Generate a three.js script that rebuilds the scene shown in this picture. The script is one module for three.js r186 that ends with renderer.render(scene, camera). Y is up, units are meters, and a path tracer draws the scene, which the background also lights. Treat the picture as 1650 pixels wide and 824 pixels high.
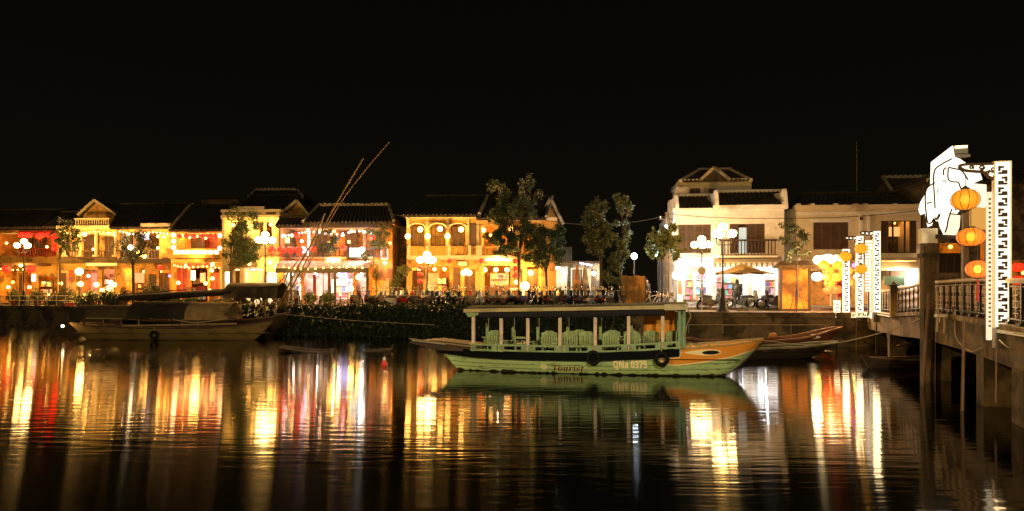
import * as THREE from 'three';
import { mergeGeometries, mergeVertices } from 'three/addons/utils/BufferGeometryUtils.js';
import { MarchingCubes } from 'three/addons/objects/MarchingCubes.js';

// ---------------------------------------------------------------- camera, sky, moon, exposure
const F = 1100, CX = 825, HY = 475, EYE = 2.28, QY = 1.45;   // focal length and horizon in photo pixels; eye and quay height over the water
const scene = new THREE.Scene();
const camera = new THREE.PerspectiveCamera(2 * Math.atan(412 / F) * 180 / Math.PI, 1650 / 824, 0.1, 600);
camera.position.set(0, EYE, 0);
camera.lookAt(0, EYE, -10);
camera.setViewOffset(1650, 824, 0, 412 - HY, 1650, 824);
const renderer = new THREE.WebGLRenderer({ antialias: true });
renderer.toneMapping = THREE.LinearToneMapping;
renderer.toneMappingExposure = 1.15;
renderer.shadowMap.enabled = true;
{ // night sky: black with a trace of town glow
  const W = 64, H = 32, a = new Float32Array(W * H * 4);
  for (let j = 0; j < H; j++) for (let i = 0; i < W; i++) {
    const up = Math.max(0, (j + 0.5) / H * 2 - 1), k = 0.0011 + 0.0042 * Math.exp(-up * 6), o = (j * W + i) * 4;
    a[o] = k; a[o + 1] = k * 0.8; a[o + 2] = k * 0.42; a[o + 3] = 1;
  }
  const t = new THREE.DataTexture(a, W, H, THREE.RGBAFormat, THREE.FloatType);
  t.mapping = THREE.EquirectangularReflectionMapping; t.magFilter = THREE.LinearFilter; t.needsUpdate = true;
  scene.background = t; scene.environment = t;
}
const moon = new THREE.DirectionalLight(new THREE.Color(1, 0.86, 0.62), 0.14);
moon.name = 'moonlight'; moon.position.set(-30, 60, 40); moon.castShadow = true;
Object.assign(moon.shadow.camera, { left: -70, right: 70, top: 60, bottom: -60, near: 1, far: 200 });
scene.add(moon);

// ---------------------------------------------------------------- helpers
const V = (x, y, z) => new THREE.Vector3(x, y, z);
const P = (px, py, d) => V((px - CX) / F * d, EYE - (py - HY) / F * d, -d);
function rng(seed) { let s = seed >>> 0; return () => { s = (s + 0x6D2B79F5) | 0; let t = Math.imul(s ^ (s >>> 15), 1 | s); t = (t + Math.imul(t ^ (t >>> 7), 61 | t)) ^ t; return ((t ^ (t >>> 14)) >>> 0) / 4294967296; }; }
const used = {};
function numbered(n) { const k = used[n] = (used[n] ?? -1) + 1; return k ? n + '_' + String(k).padStart(3, '0') : n; }
function thing(name, label, category, pos = [0, 0, 0], yaw = 0, group) {
  const o = new THREE.Group(); o.name = numbered(name); o.position.set(...(pos.isVector3 ? pos.toArray() : pos)); o.rotation.y = yaw;
  o.userData = { label, category }; if (group) o.userData.group = group;
  scene.add(o); return o;
}
function copy(o, pos, yaw, label, group) {
  const c = o.clone(); c.name = numbered(o.name.replace(/_\d{3}$/, '')); c.position.set(...(pos.isVector3 ? pos.toArray() : pos)); c.rotation.set(0, yaw, 0);
  c.userData = { ...o.userData }; if (label) c.userData.label = label; if (group) c.userData.group = group;
  scene.add(c); return c;
}
function uvMetres(g) { // uv in metres, by the way each face points
  const p = g.attributes.position, n = g.attributes.normal, uv = new Float32Array(p.count * 2);
  for (let i = 0; i < p.count; i++) {
    const ax = Math.abs(n.getX(i)), ay = Math.abs(n.getY(i)), az = Math.abs(n.getZ(i));
    if (ay > ax && ay > az) { uv[2 * i] = p.getX(i); uv[2 * i + 1] = p.getZ(i); }
    else if (ax > az) { uv[2 * i] = p.getZ(i); uv[2 * i + 1] = p.getY(i); }
    else { uv[2 * i] = p.getX(i); uv[2 * i + 1] = p.getY(i); }
  }
  g.setAttribute('uv', new THREE.BufferAttribute(uv, 2)); return g;
}
function M(list) { // merge any geometries
  const l = list.flat(9).map((g) => { g = g.index ? g.toNonIndexed() : g; for (const k of Object.keys(g.attributes)) if (!['position', 'normal', 'uv'].includes(k)) g.deleteAttribute(k); if (!g.attributes.uv) uvMetres(g); return g; });
  return l.length > 1 ? mergeGeometries(l) : l[0];
}
function part(parent, name, geo, mat, keepUV) {
  if (Array.isArray(geo)) geo = M(geo);
  if (mat.userData.tex && !keepUV && !geo.userData.uvm) { if (geo.index && geo.type === 'BoxGeometry') geo = geo.toNonIndexed(); uvMetres(geo); geo.userData.uvm = true; }
  const m = new THREE.Mesh(geo, mat); m.name = name; m.castShadow = m.receiveShadow = true; parent.add(m); return m;
}
function struct(name, geo, mat, keepUV) { const m = part(scene, name, geo, mat, keepUV); m.userData.kind = 'structure'; return m; }
const single = (m, label, category, group) => { m.name = numbered(m.name); m.userData.label = label; m.userData.category = category; if (group) m.userData.group = group; return m; };
const box = (x0, y0, z0, x1, y1, z1) => { const g = new THREE.BoxGeometry(Math.abs(x1 - x0), Math.abs(y1 - y0), Math.abs(z1 - z0)); g.translate((x0 + x1) / 2, (y0 + y1) / 2, (z0 + z1) / 2); return g; };
const cyl = (x, y0, y1, z, r0, r1 = r0, n = 10) => { const g = new THREE.CylinderGeometry(r1, r0, y1 - y0, n); g.translate(x, (y0 + y1) / 2, z); return g; };
function bar(a, b, r, r1 = r, n = 7) { // round bar from a to b
  a = a.isVector3 ? a : V(...a); b = b.isVector3 ? b : V(...b);
  const d = b.clone().sub(a), g = new THREE.CylinderGeometry(r1, r, d.length(), n);
  g.applyQuaternion(new THREE.Quaternion().setFromUnitVectors(V(0, 1, 0), d.clone().normalize())); g.translate(...a.clone().add(b).multiplyScalar(0.5).toArray()); return g;
}
function beam(a, b, w, h) { // squared bar
  a = a.isVector3 ? a : V(...a); b = b.isVector3 ? b : V(...b);
  const d = b.clone().sub(a), len = d.length(), g = new THREE.BoxGeometry(w, h, len), o = new THREE.Object3D(); o.lookAt(d); o.updateMatrix();
  g.applyMatrix4(o.matrix); g.translate(...a.clone().add(b).multiplyScalar(0.5).toArray()); return g;
}
const tube = (pts, r, n = 24, k = 6) => new THREE.TubeGeometry(new THREE.CatmullRomCurve3(pts.map((p) => p.isVector3 ? p : V(...p))), n, r, k);
const lathe = (pts, n = 14) => new THREE.LatheGeometry(pts.map(([x, y]) => new THREE.Vector2(x, y)), n);
const at = (g, x, y, z, ry = 0) => { if (ry) g.rotateY(ry); g.translate(x, y, z); return g; };
function poly(pts, depth, z = 0, bevel = 0) { // extruded outline in x,y
  const s = new THREE.Shape(pts.map(([x, y]) => new THREE.Vector2(x, y)));
  const g = new THREE.ExtrudeGeometry(s, { depth, bevelEnabled: bevel > 0, bevelSize: bevel, bevelThickness: bevel, bevelSegments: 2, curveSegments: 10 }); g.translate(0, 0, z); return g;
}
// a vertical plane through pixel px at depth d: L(px, py, z) gives the local x, y of that pixel on the plane's local z
function frame(px, d, yaw = 0, base = QY) {
  const o = P(px, HY, d); o.y = base;
  const c = Math.cos(yaw), s = Math.sin(yaw);
  return { o, yaw, L(qx, qy, z = 0) {
    const dx = (qx - CX) / F, dy = -(qy - HY) / F, t = (z + s * o.x + c * o.z) / (s * dx - c);
    const X = t * dx - o.x, Z = -t - o.z;
    return [c * X - s * Z, EYE + t * dy - base];
  } };
}
// ---------------------------------------------------------------- textures
function noiseTile(n, cells, seed) { // tileable value noise
  const r = rng(seed), g = new Float32Array(cells * cells).map(() => r()), out = new Float32Array(n * n);
  for (let j = 0; j < n; j++) for (let i = 0; i < n; i++) {
    const x = i / n * cells, y = j / n * cells, x0 = Math.floor(x), y0 = Math.floor(y), fx = x - x0, fy = y - y0, sx = fx * fx * (3 - 2 * fx), sy = fy * fy * (3 - 2 * fy);
    const a = g[(y0 % cells) * cells + x0 % cells], b = g[(y0 % cells) * cells + (x0 + 1) % cells], c = g[((y0 + 1) % cells) * cells + x0 % cells], d = g[((y0 + 1) % cells) * cells + (x0 + 1) % cells];
    out[j * n + i] = (a + (b - a) * sx) * (1 - sy) + (c + (d - c) * sx) * sy;
  }
  return out;
}
function fbm(n, c0, oct, seed, gain = 0.55) {
  const out = new Float32Array(n * n); let a = 1, s = 0;
  for (let o = 0; o < oct; o++) { const t = noiseTile(n, Math.min(n, c0 << o), seed + o * 7); for (let i = 0; i < out.length; i++) out[i] += a * t[i]; s += a; a *= gain; }
  for (let i = 0; i < out.length; i++) out[i] /= s; return out;
}
function grey(n, f, metres, srgb = true) { // f(i) 0..1
  const d = new Uint8Array(n * n * 4);
  for (let i = 0; i < n * n; i++) { const v = f(i); const c = Array.isArray(v) ? v : [v, v, v]; for (let k = 0; k < 3; k++) d[i * 4 + k] = Math.max(0, Math.min(255, Math.round(c[k] * 255))); d[i * 4 + 3] = 255; }
  const t = new THREE.DataTexture(d, n, n); t.wrapS = t.wrapT = THREE.RepeatWrapping; t.magFilter = THREE.LinearFilter; t.minFilter = THREE.LinearMipmapLinearFilter; t.generateMipmaps = true;
  if (srgb) t.colorSpace = THREE.SRGBColorSpace; t.repeat.set(1 / metres, 1 / metres); t.needsUpdate = true; return t;
}
const nA = fbm(512, 4, 6, 11), nB = fbm(512, 16, 5, 23), nC = fbm(512, 3, 4, 37);
const clamp = (x, a = 0, b = 1) => Math.max(a, Math.min(b, x)), sm = (a, b, x) => { x = clamp((x - a) / (b - a)); return x * x * (3 - 2 * x); };
const texPlaster = grey(512, (i) => { const st = sm(0.5, 0.66, nA[i]) * 0.3 + sm(0.55, 0.62, nC[i]) * 0.1, g = 0.97 - 0.26 * nB[i] - st; return [g, g * (1 - st * 0.15), g * (1 - st * 0.3)]; }, 4.3);
const texClean = grey(512, (i) => { const st = sm(0.56, 0.7, nA[i]) * 0.16, g = 0.98 - 0.14 * nB[i] - st; return [g, g * (1 - st * 0.15), g * (1 - st * 0.3)]; }, 5.1);
const texConcrete = grey(512, (i) => { const st = sm(0.46, 0.62, nA[i]) * 0.4, g = 0.95 - 0.3 * nB[i] - st * 0.75; return [g, g * (0.98 - st * 0.05), g * (0.95 - st * 0.2)]; }, 3.1);
const texWood = (() => { const s = fbm(512, 2, 5, 51); return grey(512, (i) => { const y = i / 512 | 0, x = i % 512, k = s[((x * 16) % 512) + ((y >> 1) % 512) * 512]; return 0.72 + 0.3 * k - 0.14 * sm(0.5, 0.7, nA[i]); }, 1.4); })();
const texGround = grey(512, (i) => { const g = 0.72 + 0.35 * nB[i] - 0.25 * sm(0.5, 0.64, nC[i]); return [g, g, g * 0.97]; }, 5.7);
const bumpFine = grey(512, (i) => 0.6 * nB[i] + 0.4 * nA[i], 1.9, false);
// ---------------------------------------------------------------- materials (linear base colours)
const mats = new Map();
function mat(r, g, b, rough = 0.8, o = {}) {
  const key = JSON.stringify([r, g, b, rough, o.k, o.metal, o.cc, o.em, o.spec]);
  if (mats.has(key)) return mats.get(key);
  const m = new THREE.MeshPhysicalMaterial({ roughness: rough, metalness: o.metal ?? 0, side: THREE.DoubleSide }); m.color.setRGB(r, g, b);
  const tex = { plaster: texPlaster, clean: texClean, concrete: texConcrete, wood: texWood, ground: texGround }[o.k];
  if (tex) { m.map = tex; m.userData.tex = true; m.bumpMap = bumpFine; m.bumpScale = o.k === 'concrete' ? 0.02 : 0.006; }
  if (o.spec !== undefined) m.specularIntensity = o.spec;
  if (o.cc) { m.clearcoat = o.cc; m.clearcoatRoughness = 0.15; }
  if (o.em) { m.emissive.setRGB(...o.em); m.emissiveIntensity = 1; }
  mats.set(key, m); return m;
}
const glow = (r, g, b, s) => mat(0.2 * r + 0.02, 0.18 * g + 0.01, 0.16 * b, 0.6, { em: [r * s, g * s, b * s] });
const WARM = [1, 0.5, 0.1], AMBER = [1, 0.4, 0.06], WHITE = [1, 0.9, 0.76], COOL = [0.85, 0.95, 1], RED = [1, 0.012, 0.006];
function light(parent, pos, c, cd, radius = 0.1) { // the light of a lamp, in candela, the size of its bulb
  const l = new THREE.PointLight(new THREE.Color(...c), cd, 0, 2); l.name = 'lamp_glow'; l.position.set(...(pos.isVector3 ? pos.toArray() : pos));
  l.castShadow = true; l.shadow.radius = radius / 0.02; parent.add(l); return l;
}
const m = {
  iron: mat(0.012, 0.012, 0.011, 0.5, { metal: 0.4 }), dark: mat(0.02, 0.016, 0.012, 0.7), black: mat(0.006, 0.006, 0.006, 0.6), tyre: mat(0.006, 0.006, 0.006, 0.8, { spec: 0.3 }),
  tile: mat(0.09, 0.06, 0.035, 0.85, { k: 'concrete' }), tileDark: mat(0.06, 0.045, 0.03, 0.9, { k: 'concrete' }), verge: mat(0.55, 0.46, 0.3, 0.85, { k: 'plaster' }),
  yellow: mat(0.66, 0.4, 0.1, 0.9, { k: 'plaster' }), cream: mat(0.68, 0.57, 0.37, 0.9, { k: 'clean' }), ochre: mat(0.5, 0.27, 0.06, 0.9, { k: 'plaster' }), white: mat(0.78, 0.72, 0.62, 0.9, { k: 'clean' }), orange: mat(0.6, 0.24, 0.05, 0.9, { k: 'plaster' }),
  grime: mat(0.2, 0.14, 0.07, 0.95, { k: 'concrete' }), stone: mat(0.27, 0.2, 0.12, 0.92, { k: 'concrete' }), stoneDark: mat(0.1, 0.08, 0.05, 0.95, { k: 'concrete' }),
  wood: mat(0.16, 0.075, 0.028, 0.7, { k: 'wood' }), woodDark: mat(0.05, 0.026, 0.012, 0.7, { k: 'wood' }), woodPale: mat(0.4, 0.28, 0.13, 0.75, { k: 'wood' }), shutter: mat(0.11, 0.06, 0.03, 0.7, { k: 'wood' }), redWood: mat(0.3, 0.03, 0.018, 0.6, { k: 'wood' }),
  leaf: mat(0.055, 0.085, 0.02, 0.7), bamboo: mat(0.2, 0.125, 0.05, 0.7), chrome: mat(0.7, 0.68, 0.64, 0.2, { metal: 1 }), steel: mat(0.3, 0.28, 0.25, 0.4, { metal: 0.8 }), rope: mat(0.42, 0.34, 0.22, 0.9), cable: mat(0.03, 0.025, 0.02, 0.7),
  paper: mat(0.8, 0.72, 0.55, 0.8), terracotta: mat(0.3, 0.12, 0.05, 0.85, { k: 'concrete' }),
};

const WATER_ROUGH = 0.056, WATER_SLOPE = 0.0092;
// ---------------------------------------------------------------- river, quay, street
const bankPx = [[-420, 66], [38, 49.5], [425, 39], [688, 36.2], [900, 33.9], [1165, 31.3], [1345, 30.2], [1700, 29.6], [2200, 29.6]];
const bank = bankPx.map(([px, d]) => { const p = P(px, HY, d); return [p.x, p.z]; });
const bankD = (px) => { for (let i = 1; i < bankPx.length; i++) if (px <= bankPx[i][0]) { const [a, b] = [bankPx[i - 1], bankPx[i]], k = (px - a[0]) / (b[0] - a[0]); return a[1] + (b[1] - a[1]) * k; } return 29.6; };
{ // water: long-crested wavelets rolling towards the bank and finer ripples
  const n = 1024, S = 9, h = new Float32Array(n * n), r = rng(5), ws = [];
  for (let k = 0; k < 70; k++) { const wl = 0.085 * Math.pow(8, r()), a = (r() + r() + r() - 1.5) * 0.36, kx = Math.round(Math.sin(a) * S / wl), ky = Math.round(Math.cos(a) * S / wl); ws.push([kx, ky, r() * 6.28, Math.pow(Math.min(wl, 0.3), 0.95)]); }
  const gust = fbm(n, 2, 3, 91), sin = Float32Array.from({ length: n }, (_, i) => Math.sin(i / n * 6.28318530718));
  let mx = 0; for (let j = 0; j < n; j++) for (let i = 0; i < n; i++) { let v = 0; for (const [kx, ky, ph, am] of ws) v += am * sin[(((kx * i + ky * j + ph * 163) | 0) % n + n) % n]; v *= 0.45 + 1.1 * gust[j * n + i]; h[j * n + i] = v; mx = Math.max(mx, Math.abs(v)); }
  let s2 = 0; for (let j = 0; j < n - 1; j++) for (let i = 0; i < n; i++) s2 += (h[(j + 1) * n + i] - h[j * n + i]) ** 2; const slope = Math.sqrt(s2 / (n * n)) / mx / 2 * n / S;
  const d = new Float32Array(n * n * 4); for (let i = 0; i < n * n; i++) { d[i * 4] = d[i * 4 + 1] = d[i * 4 + 2] = 0.5 + h[i] / mx / 2; d[i * 4 + 3] = 1; }
  const t = new THREE.DataTexture(d, n, n, THREE.RGBAFormat, THREE.FloatType); t.wrapS = t.wrapT = THREE.RepeatWrapping; t.magFilter = THREE.LinearFilter; t.repeat.set(1 / S, 1 / S); t.needsUpdate = true;
  const w = new THREE.MeshPhysicalMaterial({ roughness: WATER_ROUGH, anisotropy: 0.93, anisotropyRotation: Math.PI / 2, ior: 1.333, side: THREE.DoubleSide }); w.color.setRGB(0.0014, 0.0012, 0.0006); w.bumpMap = t; w.bumpScale = WATER_SLOPE / slope; w.userData.tex = true;
  const g = new THREE.PlaneGeometry(260, 120); g.rotateX(-Math.PI / 2); g.translate(0, 0, -20); struct('river', g, w);
}
{
  const s = new THREE.Shape(bank.map(([x, z]) => new THREE.Vector2(x, -z)).concat([[180, 190], [-180, 190]].map(([x, y]) => new THREE.Vector2(x, y))));
  const g = new THREE.ExtrudeGeometry(s, { depth: 3, bevelEnabled: false }); g.rotateX(-Math.PI / 2); g.translate(0, QY - 3, 0); struct('quay_ground', g, mat(0.2, 0.17, 0.12, 0.9, { k: 'ground' }));
  // quay wall with coping stones
  for (let i = 1; i < bank.length; i++) {
    const a = V(bank[i - 1][0], 0, bank[i - 1][1]), b = V(bank[i][0], 0, bank[i][1]), d = b.clone().sub(a), len = d.length(), yaw = Math.atan2(-d.z, d.x);
    const w = new THREE.Group(); w.name = numbered('quay_wall'); w.position.copy(a); w.rotation.y = yaw; w.userData.kind = 'structure'; scene.add(w);
    part(w, 'wall_face', box(0, -1.5, 0.004, len, QY - 0.2, 0.16), m.grime);
    part(w, 'footing', box(0, -1.5, 0.16, len, 0.34, 0.3), m.grime);
    const nst = Math.round(len / 1.5), r = rng(60 + i);
    for (let k = 0; k < nst; k++) part(w, 'coping_stone', box(len * k / nst + 0.008, QY - 0.2, -0.35, len * (k + 1) / nst - 0.008, QY + 0.025 + r() * 0.012, 0.24 + r() * 0.015), m.grime);
  }
  // pavement strip before the houses, a kerb above the street
  const off = (px, k) => { const p = P(px, HY, bankD(px) + k); return new THREE.Vector2(p.x, -p.z); };
  const xs = [-100, 38, 230, 425, 560, 688, 800, 900, 1020, 1165, 1345, 1560, 1750];
  const ps = new THREE.Shape(xs.map((x) => off(x, 5.4 - (x > 1000 ? 0 : 0))).concat(xs.slice().reverse().map((x) => off(x, 14))));
  const pg = new THREE.ExtrudeGeometry(ps, { depth: 0.13, bevelEnabled: false }); pg.rotateX(-Math.PI / 2); pg.translate(0, QY + 0.004, 0); struct('pavement', pg, mat(0.3, 0.25, 0.18, 0.9, { k: 'concrete' }));
  // near bank, behind the camera
  struct('near_quay', box(-60, -1.5, 2.2, 60, 0.75, 40), m.stone);
}
// ---------------------------------------------------------------- foliage
function leafCloud(list, count, size, seed, aspect = 0.45) { // many single leaves spread through clumps [x,y,z,r,ry]
  const r = rng(seed), pos = [], nor = [], uv = [], q = new THREE.Quaternion(), e = new THREE.Euler(), tot = list.reduce((s, c) => s + c[3] ** 2, 0);
  const shape = [[0, 0], [0.5, aspect / 2], [1, 0], [0.5, -aspect / 2]];
  for (const [x, y, z, R, RY = R] of list) {
    const n = Math.max(8, Math.round(count * R * R / tot));
    for (let k = 0; k < n; k++) {
      let a, b, c, l; do { a = r() * 2 - 1; b = r() * 2 - 1; c = r() * 2 - 1; l = a * a + b * b + c * c; } while (l > 1);
      const push = 0.55 + 0.45 * Math.sqrt(l), o = V(x + a * R * push, y + b * RY * push, z + c * R * push), s = size * (0.6 + 0.8 * r());
      e.set((r() - 0.5) * 2.4, r() * 6.283, (r() - 0.7) * 1.6); q.setFromEuler(e);
      const v = shape.map(([u, w], i) => V(u * s, i % 2 ? s * 0.05 : -u * u * s * 0.25, w * s).applyQuaternion(q).add(o)), nn = V(0, 1, 0).applyQuaternion(q);
      for (const i of [0, 1, 2, 0, 2, 3]) { pos.push(v[i].x, v[i].y, v[i].z); nor.push(nn.x, nn.y, nn.z); uv.push(shape[i][0], shape[i][1]); }
    }
  }
  const g = new THREE.BufferGeometry(); g.setAttribute('position', new THREE.Float32BufferAttribute(pos, 3)); g.setAttribute('normal', new THREE.Float32BufferAttribute(nor, 3)); g.setAttribute('uv', new THREE.Float32BufferAttribute(uv, 2)); return g;
}
const leafMats = [[0.045, 0.075, 0.018], [0.07, 0.085, 0.02], [0.025, 0.038, 0.012], [0.1, 0.115, 0.03]].map(([r, g, b]) => { const q = new THREE.MeshPhysicalMaterial({ roughness: 0.6, transmission: 0.3, side: THREE.DoubleSide }); q.color.setRGB(r, g, b); return q; });
const barkM = mat(0.12, 0.075, 0.04, 0.95, { k: 'concrete' });
// a tree whose clumps are given in photo pixels: trunk foot [px, depth], clumps [px, py, radius px, radius-y px]
function tree(name, label, px, d, clumps, o) {
  const f = frame(px, d), t = thing(name, label, o.cat ?? 'tree', f.o, 0, o.group), r = rng(o.seed), s = d / F;
  const cl = clumps.map(([x, y, R, RY]) => { const [a, b] = f.L(x, y); return [a, b, (r() - 0.5) * R * s * 1.2, R * s, (RY ?? R) * s]; });
  const top = cl.reduce((a, c) => Math.max(a, c[1]), 0), low = cl.reduce((a, c) => Math.min(a, c[1] - c[4]), 99);
  const fork = o.fork ?? Math.max(0.8, low * 0.95), lean = o.lean ?? 0, tr = o.r ?? 0.09;
  const mid = [lean, fork, 0];
  part(t, 'trunk', tube([[0, -0.1, 0], [lean * 0.2 + 0.03, fork * 0.5, 0.02], mid, [lean * 1.1, fork + 0.5, 0]], tr, 14, 7), o.bark ?? barkM);
  for (const c of cl) part(t, 'limb', tube([mid, [(mid[0] + c[0]) / 2 + (r() - 0.5) * 0.2, (mid[1] + c[1]) / 2, c[2] * 0.5], [c[0], c[1] + c[4] * 0.3, c[2]]], tr * 0.38, 8, 5), o.bark ?? barkM);
  const sub = cl.flatMap(([x, y, z, R, RY]) => Array.from({ length: 6 }, () => { const k = 0.32 + r() * 0.34; return [x + (r() - 0.5) * 2.1 * R, y + (r() - 0.5) * 2.2 * RY, z + (r() - 0.5) * 1.8 * R, R * k, RY * k * (0.8 + r() * 0.6)]; })); // ragged sprays round each clump
  for (const c of sub) if (r() < 0.5) part(t, 'twig', bar([c[0] * 0.7 + mid[0] * 0.3, c[1] - c[4] - 0.25, c[2] * 0.7], [c[0], c[1] + c[4] * 0.6, c[2]], tr * 0.16, tr * 0.06, 4), o.bark ?? barkM);
  part(t, 'crown', leafCloud(sub, (o.n ?? 3500) * 1.7, (o.leaf ?? 0.2) * 0.78, o.seed + 1, o.aspect ?? 0.45), leafMats[o.m ?? 0]);
  return t;
}
{ // dark creeper over the quay wall, from the left boats to behind the tour boat
  const leaf = new THREE.BufferGeometry(), sh = leafCloud([[0, 0, 0, 0.22, 0.16]], 16, 0.17, 4); leaf.copy(sh);
  const n = 5200, im = new THREE.InstancedMesh(leaf, leafMats[2], n), r = rng(8), o = new THREE.Object3D(), c = new THREE.Color();
  for (let i = 0; i < n; i++) {
    const px = 372 + r() * 640, d = bankD(px), v = Math.pow(r(), 0.8), p = P(px, HY, d - 0.25 - (1 - v) * 0.75 - r() * 0.12);
    o.position.set(p.x, 0.05 + v * (QY + 0.08), p.z); o.rotation.set(r() * 0.6 - 0.3, r() * 6.28, r() * 0.6 - 0.3); o.scale.setScalar(0.7 + r() * 0.8); o.updateMatrix(); im.setMatrixAt(i, o.matrix);
    const k = 0.5 + r() * 0.8; im.setColorAt(i, c.setRGB(k * 0.9, k, k * 0.8));
  }
  im.name = 'bank_creeper'; im.userData = { kind: 'stuff', label: 'dark green creeper covering the river wall behind the boats', category: 'creeper' }; scene.add(im);
}
// grass verge along the quay top
{
  const g = leafCloud([[0, 0.06, 0, 0.13, 0.08]], 14, 0.12, 41, 0.16), n = 1500, im = new THREE.InstancedMesh(g, leafMats[1], n), r = rng(18), o = new THREE.Object3D();
  for (let i = 0; i < n; i++) { const px = 372 + r() * 720, p = P(px, HY, bankD(px) + 0.4 + r() * 1.1); o.position.set(p.x, QY + 0.03, p.z); o.rotation.set(0, r() * 6.28, 0); o.scale.setScalar(0.7 + r() * 0.7); o.updateMatrix(); im.setMatrixAt(i, o.matrix); }
  im.name = 'grass_verge'; im.userData = { kind: 'stuff', label: 'strip of short grass along the quay edge', category: 'grass' }; scene.add(im);
}
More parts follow.
